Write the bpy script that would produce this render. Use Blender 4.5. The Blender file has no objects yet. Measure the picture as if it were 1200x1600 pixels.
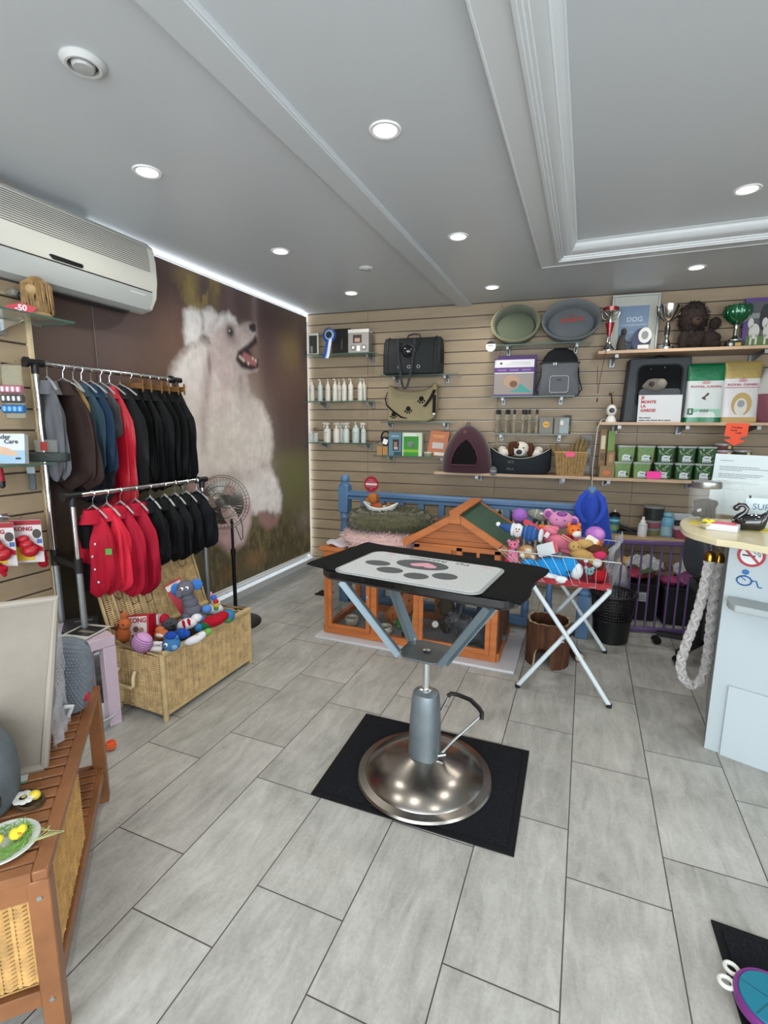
import bpy, math, random
import numpy as np
from mathutils import Vector, Matrix, Euler
random.seed(7); RNG = np.random.default_rng(5)
SC = bpy.context.scene; COL = SC.collection
PI = math.pi
# ------------------------------------------------------------------ camera
CH, FOC = 1.42, 769.826
PITCH, YAW, ROLL = -.1674, -.3849, .0075
_f = Vector((math.sin(YAW)*math.cos(PITCH), math.cos(YAW)*math.cos(PITCH), math.sin(PITCH)))
_r0 = Vector((math.cos(YAW), -math.sin(YAW), 0)); _u0 = _r0.cross(_f)
CR = _r0*math.cos(ROLL)+_u0*math.sin(ROLL); CU = -_r0*math.sin(ROLL)+_u0*math.cos(ROLL); CF = _f
CPOS = Vector((0, 0, CH))
cam = bpy.data.cameras.new('camera'); camo = bpy.data.objects.new('camera', cam); COL.objects.link(camo)
cam.sensor_fit = 'HORIZONTAL'; cam.sensor_width = 36; cam.lens = FOC/1200*36; cam.clip_start = .02
camo.matrix_world = Matrix(((CR.x, CU.x, -CF.x, 0), (CR.y, CU.y, -CF.y, 0), (CR.z, CU.z, -CF.z, CH), (0, 0, 0, 1)))
SC.camera = camo
# ------------------------------------------------------------------ world, daylight, exposure
SC.view_settings.view_transform = 'Standard'; SC.view_settings.look = 'None'
SC.view_settings.exposure = 0.0; SC.view_settings.gamma = 1; SC.view_settings.use_curve_mapping = False
wd = bpy.data.worlds.new('daylight'); SC.world = wd; wd.use_nodes = True
wd.node_tree.nodes['Background'].inputs[0].default_value = (.86, .93, 1, 1)
wd.node_tree.nodes['Background'].inputs[1].default_value = 5.0
def area(name, loc, rot, sx, sy, power, col):
    l = bpy.data.lights.new(name, 'AREA'); l.shape = 'RECTANGLE'; l.size = sx; l.size_y = sy; l.energy = power; l.color = col
    o = bpy.data.objects.new(name, l); COL.objects.link(o); o.location = loc; o.rotation_euler = rot; return o
area('shopfront_daylight', (.3, -1.96, 1.35), (PI/2, 0, 0), 4.6, 2.1, 78, (.93, .97, 1))
area('side_window_daylight', (2.96, -.3, 1.4), (PI/2, 0, PI/2), 2.2, 1.7, 30, (.93, .97, 1))
# ------------------------------------------------------------------ pixel -> place helpers
def ray(px, py): return CF + CR*((px-600)/FOC) - CU*((py-800)/FOC)
def on_z(px, py, z=0.): d = ray(px, py); return CPOS + d*((z-CH)/d.z)
def on_x(px, py, x): d = ray(px, py); return CPOS + d*(x/d.x)
def on_y(px, py, y): d = ray(px, py); return CPOS + d*(y/d.y)
WA = math.radians(4.8)                     # the back wall runs 4.8 degrees off the tile grid
W0 = Vector((-2.584, 4.365, 0)); WE = Vector((math.cos(WA), math.sin(WA), 0)); WN = Vector((math.sin(WA), -math.cos(WA), 0))
def wall(u, d, z): return W0 + WE*u + WN*d + Vector((0, 0, z))
def on_wall(px, py, d=0.):                 # -> (u, z) on the plane d in front of the back wall
    r = ray(px, py); t = ((W0+WN*d-CPOS).dot(WN))/r.dot(WN); p = CPOS+r*t
    return (p-W0).dot(WE), p.z
# ------------------------------------------------------------------ materials
def lin(h):
    if not isinstance(h, str): return tuple(h)
    h = h.lstrip('#'); v = [int(h[i:i+2], 16)/255 for i in (0, 2, 4)]
    return tuple(c/12.92 if c <= .04045 else ((c+.055)/1.055)**2.4 for c in v)
_M = {}
def M(h, rough=.55, metal=0, bump=0, bs=60, var=0, vs=8, trans=0, alpha=1, em=0, coat=0, sheen=0, stretch=None, ior=1.45):
    key = (h, rough, metal, bump, bs, var, vs, trans, alpha, em, coat, sheen, stretch)
    if key in _M: return _M[key]
    m = bpy.data.materials.new('finish'); m.use_nodes = True; nt = m.node_tree; b = nt.nodes['Principled BSDF']
    c = lin(h); b.inputs['Base Color'].default_value = (*c, 1); b.inputs['Roughness'].default_value = rough
    b.inputs['Metallic'].default_value = metal; b.inputs['Transmission Weight'].default_value = trans
    b.inputs['Alpha'].default_value = alpha; b.inputs['IOR'].default_value = ior
    b.inputs['Coat Weight'].default_value = coat; b.inputs['Specular IOR Level'].default_value = .22 if rough >= .68 else .5; b.inputs['Sheen Weight'].default_value = sheen
    m.diffuse_color = (*c, 1)
    if em:
        b.inputs['Emission Color'].default_value = (*c, 1); b.inputs['Emission Strength'].default_value = em
    if bump or var:
        tc = nt.nodes.new('ShaderNodeTexCoord'); mp = nt.nodes.new('ShaderNodeMapping')
        nt.links.new(tc.outputs['Object'], mp.inputs[0])
        if stretch: mp.inputs['Scale'].default_value = stretch
    if var:
        n = nt.nodes.new('ShaderNodeTexNoise'); n.inputs['Scale'].default_value = vs; n.inputs['Detail'].default_value = 5
        nt.links.new(mp.outputs[0], n.inputs['Vector'])
        cr = nt.nodes.new('ShaderNodeValToRGB'); cr.color_ramp.elements[0].position = .3; cr.color_ramp.elements[1].position = .7
        cr.color_ramp.elements[0].color = (*[max(0, x*(1-var)) for x in c], 1); cr.color_ramp.elements[1].color = (*[min(1, x*(1+var)) for x in c], 1)
        nt.links.new(n.outputs['Fac'], cr.inputs[0]); nt.links.new(cr.outputs[0], b.inputs['Base Color'])
    if bump:
        n = nt.nodes.new('ShaderNodeTexNoise'); n.inputs['Scale'].default_value = bs; n.inputs['Detail'].default_value = 4
        nt.links.new(mp.outputs[0], n.inputs['Vector'])
        bp = nt.nodes.new('ShaderNodeBump'); bp.inputs['Strength'].default_value = bump; bp.inputs['Distance'].default_value = .01
        nt.links.new(n.outputs['Fac'], bp.inputs['Height']); nt.links.new(bp.outputs[0], b.inputs['Normal'])
    _M[key] = m; return m
def attr_mat(rough=.6):
    m = bpy.data.materials.new('printed'); m.use_nodes = True; nt = m.node_tree; b = nt.nodes['Principled BSDF']
    a = nt.nodes.new('ShaderNodeAttribute'); a.attribute_name = 'Col'; nt.links.new(a.outputs['Color'], b.inputs['Base Color'])
    b.inputs['Roughness'].default_value = rough; return m
GLASS = M('#cfe3dc', .03, 0, trans=1, alpha=1)
def thin_glass(h='#dfeeea', a=.22):
    return M(h, .05, 0, alpha=a)
CLEAR = thin_glass('#e8f2f0', .2); CHROME = M('#d8dcde', .16, 1); STEEL = M('#b9bec0', .32, 1); BLACK = M('#101113', .45)
WHITE = M('#eceeec', .45); DARK = M('#1c1e21', .6)
# ------------------------------------------------------------------ mesh builder
class MB:
    def __init__(s, m=None): s.v = []; s.f = []; s.mi = []; s.ms = []; s.cur = m; s.X = Matrix()
    def mat(s, m): s.cur = m; return s
    def at(s, x=0, y=0, z=0, rx=0, ry=0, rz=0, sc=1):
        s.X = Matrix.Translation((x, y, z)) @ Euler((rx, ry, rz)).to_matrix().to_4x4() @ Matrix.Scale(sc, 4); return s
    def add(s, vs, fs):
        n = len(s.v); X = s.X; s.v += [tuple(X @ Vector(p)) for p in vs]
        if s.cur not in s.ms: s.ms.append(s.cur)
        k = s.ms.index(s.cur)
        for f in fs: s.f.append([i+n for i in f]); s.mi.append(k)
        return s
    def box(s, cx, cy, cz, sx, sy, sz, bev=0):      # centre, full sizes; chamfered when bev
        x, y, z = sx/2, sy/2, sz/2
        if not bev:
            vs = [(cx+a*x, cy+b*y, cz+c*z) for a in (-1, 1) for b in (-1, 1) for c in (-1, 1)]
            return s.add(vs, [(0, 1, 3, 2), (4, 6, 7, 5), (0, 4, 5, 1), (2, 3, 7, 6), (0, 2, 6, 4), (1, 5, 7, 3)])
        b = min(bev, x*.98, y*.98, z*.98); vs = []
        for a in (-1, 1):
            for bb in (-1, 1):
                for c in (-1, 1):
                    vs += [(cx+a*x, cy+bb*(y-b), cz+c*(z-b)), (cx+a*(x-b), cy+bb*y, cz+c*(z-b)), (cx+a*(x-b), cy+bb*(y-b), cz+c*z)]
        I = lambda a, bb, c, k: ((a > 0)*4+(bb > 0)*2+(c > 0))*3+k
        fs = []
        for a in (-1, 1):
            fs.append([I(a, -1, -1, 0), I(a, 1, -1, 0), I(a, 1, 1, 0), I(a, -1, 1, 0)][::a])
            fs.append([I(-1, a, -1, 1), I(1, a, -1, 1), I(1, a, 1, 1), I(-1, a, 1, 1)][::-a])
            fs.append([I(-1, -1, a, 2), I(1, -1, a, 2), I(1, 1, a, 2), I(-1, 1, a, 2)][::a])
        for a in (-1, 1):
            for c in (-1, 1):
                fs.append([I(a, c, -1, 0), I(a, c, -1, 1), I(a, c, 1, 1), I(a, c, 1, 0)])
                fs.append([I(a, -1, c, 0), I(a, -1, c, 2), I(a, 1, c, 2), I(a, 1, c, 0)])
                fs.append([I(-1, a, c, 1), I(-1, a, c, 2), I(1, a, c, 2), I(1, a, c, 1)])
                for e in (-1, 1): fs.append([I(a, c, e, 0), I(a, c, e, 1), I(a, c, e, 2)])
        return s.add(vs, fs)
    def bar(s, p, q, w, h, up=(0, 0, 1)):           # rectangular bar from p to q
        p = Vector(p); q = Vector(q); d = (q-p).normalized(); u = Vector(up)
        if abs(d.dot(u)) > .98: u = Vector((1, 0, 0))
        a = d.cross(u).normalized(); b = a.cross(d)
        vs = [tuple(o+a*(i*w/2)+b*(j*h/2)) for o in (p, q) for i, j in ((-1, -1), (1, -1), (1, 1), (-1, 1))]
        return s.add(vs, [(0, 1, 2, 3), (7, 6, 5, 4), (0, 4, 5, 1), (1, 5, 6, 2), (2, 6, 7, 3), (3, 7, 4, 0)])
    def tube(s, pts, r, n=8, closed=False, flat=1.0):
        pts = [Vector(p) for p in pts]; N = len(pts); rs = r if isinstance(r, (list, tuple)) else [r]*N; vs = []; prev = None
        for i, p in enumerate(pts):
            a = pts[(i-1) % N] if (closed or i > 0) else p; b = pts[(i+1) % N] if (closed or i < N-1) else p
            d = (b-a).normalized() if (b-a).length > 1e-9 else Vector((0, 0, 1))
            if prev is None:
                t = Vector((0, 0, 1)) if abs(d.z) < .9 else Vector((1, 0, 0)); u = d.cross(t).normalized()
            else:
                u = (prev-d*prev.dot(d)); u = u.normalized() if u.length > 1e-6 else d.orthogonal().normalized()
            prev = u; w = d.cross(u)
            for k in range(n):
                an = 2*PI*k/n; vs.append(tuple(p+u*math.cos(an)*rs[i]+w*math.sin(an)*rs[i]*flat))
        fs = [(i*n+k, ((i+1) % N)*n+k, ((i+1) % N)*n+(k+1) % n, i*n+(k+1) % n) for i in range(N if closed else N-1) for k in range(n)]
        if not closed: fs += [tuple(range(n)), tuple(range((N-1)*n, N*n))[::-1]]
        return s.add(vs, fs)
    def lathe(s, prof, n=24, cx=0, cy=0, sx=1, sy=1, cap=True):
        vs = [(cx+r*sx*math.cos(2*PI*k/n), cy+r*sy*math.sin(2*PI*k/n), z) for r, z in prof for k in range(n)]
        fs = [(i*n+k, i*n+(k+1) % n, (i+1)*n+(k+1) % n, (i+1)*n+k) for i in range(len(prof)-1) for k in range(n)]
        if cap:
            if prof[0][0] > 1e-4: fs.append(tuple(range(n))[::-1])
            if prof[-1][0] > 1e-4: fs.append(tuple(range((len(prof)-1)*n, len(prof)*n)))
        return s.add(vs, fs)
    def ball(s, cx, cy, cz, rx, ry=None, rz=None, n=14, lump=0, p=1.0):
        ry = rx if ry is None else ry; rz = rx if rz is None else rz; m = max(5, n*2//3); vs = []
        ph = random.random()*9
        sg = lambda t: math.copysign(abs(t)**p, t)
        for i in range(1, m):
            t = PI*i/m
            for k in range(n):
                a = 2*PI*k/n; q = 1+lump*(math.sin(3*a+ph+2*t)+math.sin(5*t+ph*2-a))*.5
                vs.append((cx+rx*q*sg(math.sin(t))*sg(math.cos(a)), cy+ry*q*sg(math.sin(t))*sg(math.sin(a)), cz+rz*q*sg(math.cos(t))))
        vs += [(cx, cy, cz+rz), (cx, cy, cz-rz)]; T = len(vs)-2
        fs = [(i*n+k, (i+1)*n+k, (i+1)*n+(k+1) % n, i*n+(k+1) % n) for i in range(m-2) for k in range(n)]
        fs += [(T, k, (k+1) % n) for k in range(n)] + [(T+1, (m-2)*n+(k+1) % n, (m-2)*n+k) for k in range(n)]
        return s.add(vs, fs)
    def prism(s, poly, t0, t1, plane='xz'):         # polygon in a plane, extruded t0..t1 along the third axis
        f = {'xz': lambda a, b, t: (a, t, b), 'xy': lambda a, b, t: (a, b, t), 'yz': lambda a, b, t: (t, a, b)}[plane]
        n = len(poly); vs = [f(a, b, t0) for a, b in poly]+[f(a, b, t1) for a, b in poly]
        fs = [tuple(range(n)), tuple(range(n, 2*n))[::-1]]+[(i, i+n, (i+1) % n+n, (i+1) % n) for i in range(n)]
        return s.add(vs, fs)
    def loft(s, rings, cap=True):
        n = len(rings[0]); vs = [p for r in rings for p in r]
        fs = [(i*n+k, i*n+(k+1) % n, (i+1)*n+(k+1) % n, (i+1)*n+k) for i in range(len(rings)-1) for k in range(n)]
        if cap: fs += [tuple(range(n))[::-1], tuple(range((len(rings)-1)*n, len(rings)*n))]
        return s.add(vs, fs)
    def sheet(s, fn, nu, nv, th=.002):              # fn(u,v)->point, given thickness
        g = [[Vector(fn(i/nu, j/nv)) for j in range(nv+1)] for i in range(nu+1)]; top = []; bot = []
        for i in range(nu+1):
            for j in range(nv+1):
                a = g[min(i+1, nu)][j]-g[max(i-1, 0)][j]; b = g[i][min(j+1, nv)]-g[i][max(j-1, 0)]
                nn = a.cross(b); nn = nn.normalized() if nn.length > 1e-12 else Vector((0, 0, 1))
                top.append(tuple(g[i][j]+nn*th/2)); bot.append(tuple(g[i][j]-nn*th/2))
        K = len(top); J = nv+1; fs = []
        for i in range(nu):
            for j in range(nv):
                q = (i*J+j, (i+1)*J+j, (i+1)*J+j+1, i*J+j+1); fs.append(q); fs.append(tuple(x+K for x in q[::-1]))
        ed = [i*J for i in range(nu+1)]+[nu*J+j for j in range(1, nv+1)]+[i*J+nv for i in range(nu-1, -1, -1)]+[j for j in range(nv-1, 0, -1)]
        for a, b in zip(ed, ed[1:]+ed[:1]): fs.append((a, a+K, b+K, b))
        return s.add(top+bot, fs)
    def tufts(s, pts, ln, w, droop=.5, jit=.5):     # short fur blades: pts = [(p, normal)]
        vs = []; fs = []
        for p, nrm in pts:
            p = Vector(p); nrm = Vector(nrm); l = ln*random.uniform(.6, 1.2)
            t = Vector((random.uniform(-1, 1), random.uniform(-1, 1), random.uniform(-1, 1)))
            sd = nrm.cross(t); sd = sd.normalized()*w*.5 if sd.length > 1e-6 else Vector((w, 0, 0))
            d = (nrm+t*jit+Vector((0, 0, -droop))).normalized()*l; n = len(vs)
            vs += [tuple(p+sd), tuple(p-sd), tuple(p+d*.6-sd*.6), tuple(p+d*.6+sd*.6), tuple(p+d+Vector((0, 0, -droop*l*.3)))]
            fs += [(n, n+1, n+2, n+3), (n+3, n+2, n+4)]
        return s.add(vs, fs)
    def build(s, name, parent=None, smooth=True, label=None, bevel=0):
        me = bpy.data.meshes.new(name); me.from_pydata(s.v, [], s.f)
        for m in s.ms: me.materials.append(m)
        me.polygons.foreach_set('material_index', s.mi); me.update()
        bmfix(me)
        if smooth:
            me.polygons.foreach_set('use_smooth', [True]*len(me.polygons)); me.set_sharp_from_angle(angle=math.radians(38))
        o = bpy.data.objects.new(name, me); COL.objects.link(o)
        if parent: o.parent = parent
        if label: o['label'] = label
        if bevel:
            b = o.modifiers.new('bevel', 'BEVEL'); b.width = bevel; b.segments = 2; b.limit_method = 'ANGLE'
        return o
def bmfix(me):
    import bmesh
    b = bmesh.new(); b.from_mesh(me); bmesh.ops.recalc_face_normals(b, faces=b.faces); b.to_mesh(me); b.free()
def tag(o, label, cat, group=None, kind=None):
    o['label'] = label; o['category'] = cat
    if group: o['group'] = group
    if kind: o['kind'] = kind
    return o
def T(name, label, cat, loc=(0, 0, 0), rz=0, group=None, rot=None):
    o = bpy.data.objects.new(name, None); o.empty_display_size = .05; COL.objects.link(o); o.location = loc
    o.rotation_euler = rot if rot else (0, 0, rz); return tag(o, label, cat, group)
def struct(o): o['kind'] = 'structure'; return o
def dup(root, loc=None, rz=None, label=None, rot=None, scale=None):
    r = root.copy(); COL.objects.link(r)
    if loc is not None: r.location = loc
    if rz is not None: r.rotation_euler = (0, 0, rz)
    if rot is not None: r.rotation_euler = rot
    if scale is not None: r.scale = (scale,)*3 if not isinstance(scale, tuple) else scale
    if label: r['label'] = label
    for ch in list(root.children):
        c = ch.copy(); COL.objects.link(c); c.parent = r
        for g in ch.children:
            d = g.copy(); COL.objects.link(d); d.parent = c
    return r
def text(s, size, mat, parent, x=0, y=0, z=0, rot=(PI/2, 0, 0), th=.0006, align='CENTER', bold=0, sx=1, name='lettering', shear=0):
    c = bpy.data.curves.new('t', 'FONT'); c.body = s; c.size = size; c.align_x = align; c.align_y = 'CENTER'; c.extrude = th; c.offset = bold; c.shear = shear; c.resolution_u = 3
    t = bpy.data.objects.new('t', c); me = bpy.data.meshes.new_from_object(t); bpy.data.objects.remove(t)
    me.materials.clear(); me.materials.append(mat); o = bpy.data.objects.new(name, me); COL.objects.link(o)
    o.parent = parent; o.location = (x, y, z); o.rotation_euler = rot; o.scale = (sx, 1, 1); return o
def ell(rx, ry, n=24, cx=0, cy=0, p=1.0, a0=0):
    sg = lambda t: math.copysign(abs(t)**p, t)
    return [(cx+rx*sg(math.cos(a0+2*PI*k/n)), cy+ry*sg(math.sin(a0+2*PI*k/n))) for k in range(n)]
def rrect(w, h, r, n=4, cx=0, cy=0):
    out = []
    for sx, sy, a in ((1, 1, 0), (-1, 1, PI/2), (-1, -1, PI), (1, -1, 1.5*PI)):
        for k in range(n+1): out.append((cx+sx*(w/2-r)+r*math.cos(a+PI/2*k/n), cy+sy*(h/2-r)+r*math.sin(a+PI/2*k/n)))
    return out
# painted print: a fine grid with a colour per vertex
def sdist(P, poly):
    poly = np.asarray(poly, float); d = np.full(len(P), 1e9); ins = np.zeros(len(P), bool); n = len(poly)
    for i in range(n):
        a = poly[i]; b = poly[(i+1) % n]; e = b-a; w = P-a
        t = np.clip((w@e)/max(e@e, 1e-12), 0, 1); d = np.minimum(d, np.linalg.norm(w-t[:, None]*e, axis=1))
        c = ((a[1] <= P[:, 1]) & (b[1] > P[:, 1])) | ((b[1] <= P[:, 1]) & (a[1] > P[:, 1]))
        with np.errstate(divide='ignore', invalid='ignore'): xi = a[0]+(P[:, 1]-a[1])/(b[1]-a[1])*e[0]
        ins ^= c & (P[:, 0] < xi)
    return np.where(ins, d, -d)
def vnoise(x, y, seed=0):
    r = np.random.default_rng(seed).random((64, 64)); xi = np.floor(x).astype(int); yi = np.floor(y).astype(int); fx = x-xi; fy = y-yi
    fx = fx*fx*(3-2*fx); fy = fy*fy*(3-2*fy); g = lambda i, j: r[i % 64, j % 64]
    return (g(xi, yi)*(1-fx)+g(xi+1, yi)*fx)*(1-fy)+(g(xi, yi+1)*(1-fx)+g(xi+1, yi+1)*fx)*fy
def fbm(x, y, s=0): return sum(vnoise(x*2**k, y*2**k, s+k)*.5**k for k in range(4))/1.875
class Paint:
    def __init__(s, x, y, base): s.P = np.stack([x, y], 1); s.x = x; s.y = y; s.c = np.tile(np.array(lin(base)), (len(x), 1))
    def mix(s, col, a): col = np.array(lin(col)) if isinstance(col, str) or np.ndim(col) == 1 else col; a = np.clip(a, 0, 1)[:, None]; s.c = s.c*(1-a)+col*a; return s
    def poly(s, pts, col, soft=2, k=1, wob=0):
        d = sdist(s.P, pts)
        if wob: d = d+(fbm(s.x/4., s.y/4., 3)-.5)*wob
        return s.mix(col, np.clip(d/soft*.5+.5, 0, 1)*k)
    def blob(s, cx, cy, rx, ry, col, k=1, soft=1.0):
        q = ((s.x-cx)/rx)**2+((s.y-cy)/ry)**2; return s.mix(col, k*np.exp(-q*soft))
def print_sheet(name, org, eu, ev, nu, nv, colfn, mat, parent=None, back=None):
    """grid org+eu*i+ev*j, painted by colfn(U,V) with U,V in 0..1"""
    I, J = np.meshgrid(np.linspace(0, 1, nu+1), np.linspace(0, 1, nv+1), indexing='ij'); U = I.ravel(); V = J.ravel()
    P = np.array(org)[None]+U[:, None]*np.array(eu)[None]+V[:, None]*np.array(ev)[None]
    K = nv+1; a = (np.arange(nu)[:, None]*K+np.arange(nv)[None]).ravel(); F = np.stack([a, a+K, a+K+1, a+1], 1)
    me = bpy.data.meshes.new(name); me.from_pydata(P.tolist(), [], F.tolist()); me.materials.append(mat)
    at = me.color_attributes.new('Col', 'FLOAT_COLOR', 'POINT'); C = np.ones((len(P), 4)); C[:, :3] = colfn(U, V); at.data.foreach_set('color', C.ravel())
    o = bpy.data.objects.new(name, me); COL.objects.link(o)
    if parent: o.parent = parent
    return o
PRINT = attr_mat(.5)
# ================================================================== the room
ZC = 2.505                                 # ceiling
# ---- floor: 30 x 61 cm tiles in a one-third bond, dark joints
def floor_material():
    m = bpy.data.materials.new('floor_tiles'); m.use_nodes = True; nt = m.node_tree; b = nt.nodes['Principled BSDF']; N = nt.nodes.new; L = nt.links.new
    def mth(op, a, b_=None, c=None):
        n = N('ShaderNodeMath'); n.operation = op
        for i, v in enumerate((a, b_, c)):
            if v is None: continue
            if isinstance(v, (int, float)): n.inputs[i].default_value = v
            else: L(v, n.inputs[i])
        return n.outputs[0]
    tc = N('ShaderNodeTexCoord'); sp = N('ShaderNodeSeparateXYZ'); L(tc.outputs['Object'], sp.inputs[0]); X, Y = sp.outputs[0], sp.outputs[1]
    w, l = .29976, .6093
    u = mth('DIVIDE', mth('ADD', X, .2623+w*40), w); col = mth('FLOOR', u); par = mth('MODULO', col, 2)     # even columns are shifted
    sh = mth('MULTIPLY', mth('SUBTRACT', 1, par), .2045)
    v = mth('DIVIDE', mth('SUBTRACT', mth('ADD', Y, l*30-1.494), sh), l); row = mth('FLOOR', v)
    fu = mth('FRACT', u); fv = mth('FRACT', v)
    du = mth('MULTIPLY', mth('MINIMUM', fu, mth('SUBTRACT', 1, fu)), w); dv = mth('MULTIPLY', mth('MINIMUM', fv, mth('SUBTRACT', 1, fv)), l)
    g = mth('LESS_THAN', mth('MINIMUM', du, dv), .0019)
    cb = N('ShaderNodeCombineXYZ'); L(col, cb.inputs[0]); L(row, cb.inputs[1]); wn = N('ShaderNodeTexWhiteNoise'); L(cb.outputs[0], wn.inputs['Vector'])
    # every tile shows its own cut of the stone, veined along a slanting direction
    off = N('ShaderNodeVectorMath'); off.operation = 'SCALE'; L(wn.outputs['Color'], off.inputs[0]); off.inputs['Scale'].default_value = 30
    ad = N('ShaderNodeVectorMath'); ad.operation = 'ADD'; L(tc.outputs['Object'], ad.inputs[0]); L(off.outputs[0], ad.inputs[1])
    mp = N('ShaderNodeMapping'); L(ad.outputs[0], mp.inputs[0]); mp.inputs['Rotation'].default_value = (0, 0, .5); mp.inputs['Scale'].default_value = (9, 2.4, 1)
    n1 = N('ShaderNodeTexNoise'); L(mp.outputs[0], n1.inputs[0]); n1.inputs['Scale'].default_value = 2.2; n1.inputs['Detail'].default_value = 9; n1.inputs['Roughness'].default_value = .68; n1.inputs['Distortion'].default_value = .6
    n2 = N('ShaderNodeTexNoise'); L(ad.outputs[0], n2.inputs[0]); n2.inputs['Scale'].default_value = 5; n2.inputs['Detail'].default_value = 7
    n3 = N('ShaderNodeTexNoise'); L(ad.outputs[0], n3.inputs[0]); n3.inputs['Scale'].default_value = 90; n3.inputs['Detail'].default_value = 3
    f = mth('ADD', mth('MULTIPLY', n1.outputs['Fac'], .55), mth('ADD', mth('MULTIPLY', n2.outputs['Fac'], .3), mth('MULTIPLY', n3.outputs['Fac'], .15)))
    cr = N('ShaderNodeValToRGB'); L(f, cr.inputs[0]); e = cr.color_ramp.elements
    e[0].position = .3; e[0].color = (*lin('#72716b'), 1); e[1].position = .68; e[1].color = (*lin('#b3b4af'), 1)
    k = e.new(.42); k.color = (*lin('#90908a'), 1); k = e.new(.53); k.color = (*lin('#a09f9a'), 1)
    hv = N('ShaderNodeHueSaturation'); L(cr.outputs[0], hv.inputs['Color']); L(mth('ADD', mth('MULTIPLY', wn.outputs['Value'], .16), .92), hv.inputs['Value'])
    mx = N('ShaderNodeMix'); mx.data_type = 'RGBA'; L(g, mx.inputs[0]); L(hv.outputs[0], mx.inputs[6]); mx.inputs[7].default_value = (*lin('#3b3532'), 1)
    L(mx.outputs[2], b.inputs['Base Color']); L(mth('ADD', mth('MULTIPLY', n3.outputs['Fac'], .2), .33), b.inputs['Roughness'])
    bp = N('ShaderNodeBump'); bp.inputs['Strength'].default_value = .25; bp.inputs['Distance'].default_value = .004
    L(mth('SUBTRACT', mth('MULTIPLY', f, .5), g), bp.inputs['Height']); L(bp.outputs[0], b.inputs['Normal']); return m
b = MB(floor_material()); b.box(.2, 1.5, -.05, 6.4, 7.6, .1); struct(b.build('floor', smooth=False))
# ---- ceiling, the shallow beam and the coved tray
CEIL = M('#bfc4c7', .36, bump=.05, bs=300)
TX0, TX1, TY0, TY1 = -.17, 2.2, -.9, 3.46
b = MB(CEIL)
for x0, x1, y0, y1 in ((-3, TX0, -2.3, 5.3), (TX1, 3.4, -2.3, 5.3), (TX0, TX1, -2.3, TY0), (TX0, TX1, TY1, 5.3)):
    b.box((x0+x1)/2, (y0+y1)/2, ZC+.1, x1-x0, y1-y0, .2)
b.box((TX0+TX1)/2, (TY0+TY1)/2, 2.585, TX1-TX0+.1, TY1-TY0+.1, .06)
struct(b.build('ceiling', smooth=False))
b = MB(CEIL); b.prism([(-1.135, 2.482), (-1.02, 2.482), (-1.016, 2.486), (-1.012, 2.486), (-1.008, 2.491), (-1.008, 2.52), (-1.135, 2.52)], -2.2, 4.50, 'xz'); struct(b.build('trim_1', smooth=False))
# stepped and coved frame round the tray: profile (distance inwards, z) swept round the rectangle
def frame_sweep(mb, prof, x0, x1, y0, y1):
    n = len(prof); vs = []
    for sx, sy, cx, cy in ((1, 1, x0, y0), (-1, 1, x1, y0), (-1, -1, x1, y1), (1, -1, x0, y1)):
        vs += [(cx+sx*d, cy+sy*d, z) for d, z in prof]
    mb.add(vs, [(i*n+k, ((i+1) % 4)*n+k, ((i+1) % 4)*n+k+1, i*n+k+1) for i in range(4) for k in range(n-1)])
b = MB(M('#c8cccd', .36)); FX0, FX1, FY0, FY1 = -.362, 2.45, -1.1, 3.65
prof = [(0, 2.52), (0, 2.487), (.004, 2.481), (.010, 2.481), (.013, 2.485), (.108, 2.485), (.11, 2.474), (.122, 2.474), (.124, 2.480), (.134, 2.480), (.137, 2.490), (.147, 2.490), (.15, 2.498), (.158, 2.498)]
prof += [(.158+.060*math.sin(t), 2.498+.046*(1-math.cos(t))) for t in [PI/2*k/8 for k in range(1, 9)]]+[(.221, 2.546), (.226, 2.55), (.23, 2.552), (.23, 2.58)]
frame_sweep(b, prof, FX0, FX1, FY0, FY1); struct(b.build('trim_2'))
# ---- back wall: slatted panels, one groove every 10 cm with an aluminium insert
SLAT = M('#9b8970', .5, var=.09, vs=3, bump=.05, bs=90, stretch=(1, 1, 6)); ALU = M('#8f8c84', .35, 1); GROOVE = M('#4a3f33', .6)
def slatwall(mb, length, z0, z1, seams=(), insert=True):  # local: x along, y=0 face, wall behind (+y)
    mb.mat(GROOVE).box(length/2, .03, (z0+z1)/2, length, .04, z1-z0)
    k0 = math.floor(z0*10); edges = [0]+list(seams)+[length]
    for k in range(k0, math.ceil(z1*10)):
        a = max(z0, k/10+.0045); c = min(z1, (k+1)/10-.0045)
        if c-a < .004: continue
        for s0, s1 in zip(edges, edges[1:]): mb.mat(SLAT).box((s0+s1)/2, .006, (a+c)/2, s1-s0-.0015, .012, c-a, .0012)
        if insert: mb.mat(ALU).box(length/2, .0095, k/10-.0032, length, .003, .0022)
b = MB(); slatwall(b, 5.9, .0, 2.52, (.62, 1.84, 2.98, 4.2)); o = b.build('wall_back', smooth=False); o.location = W0; o.rotation_euler = (0, 0, WA); struct(o)
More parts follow.
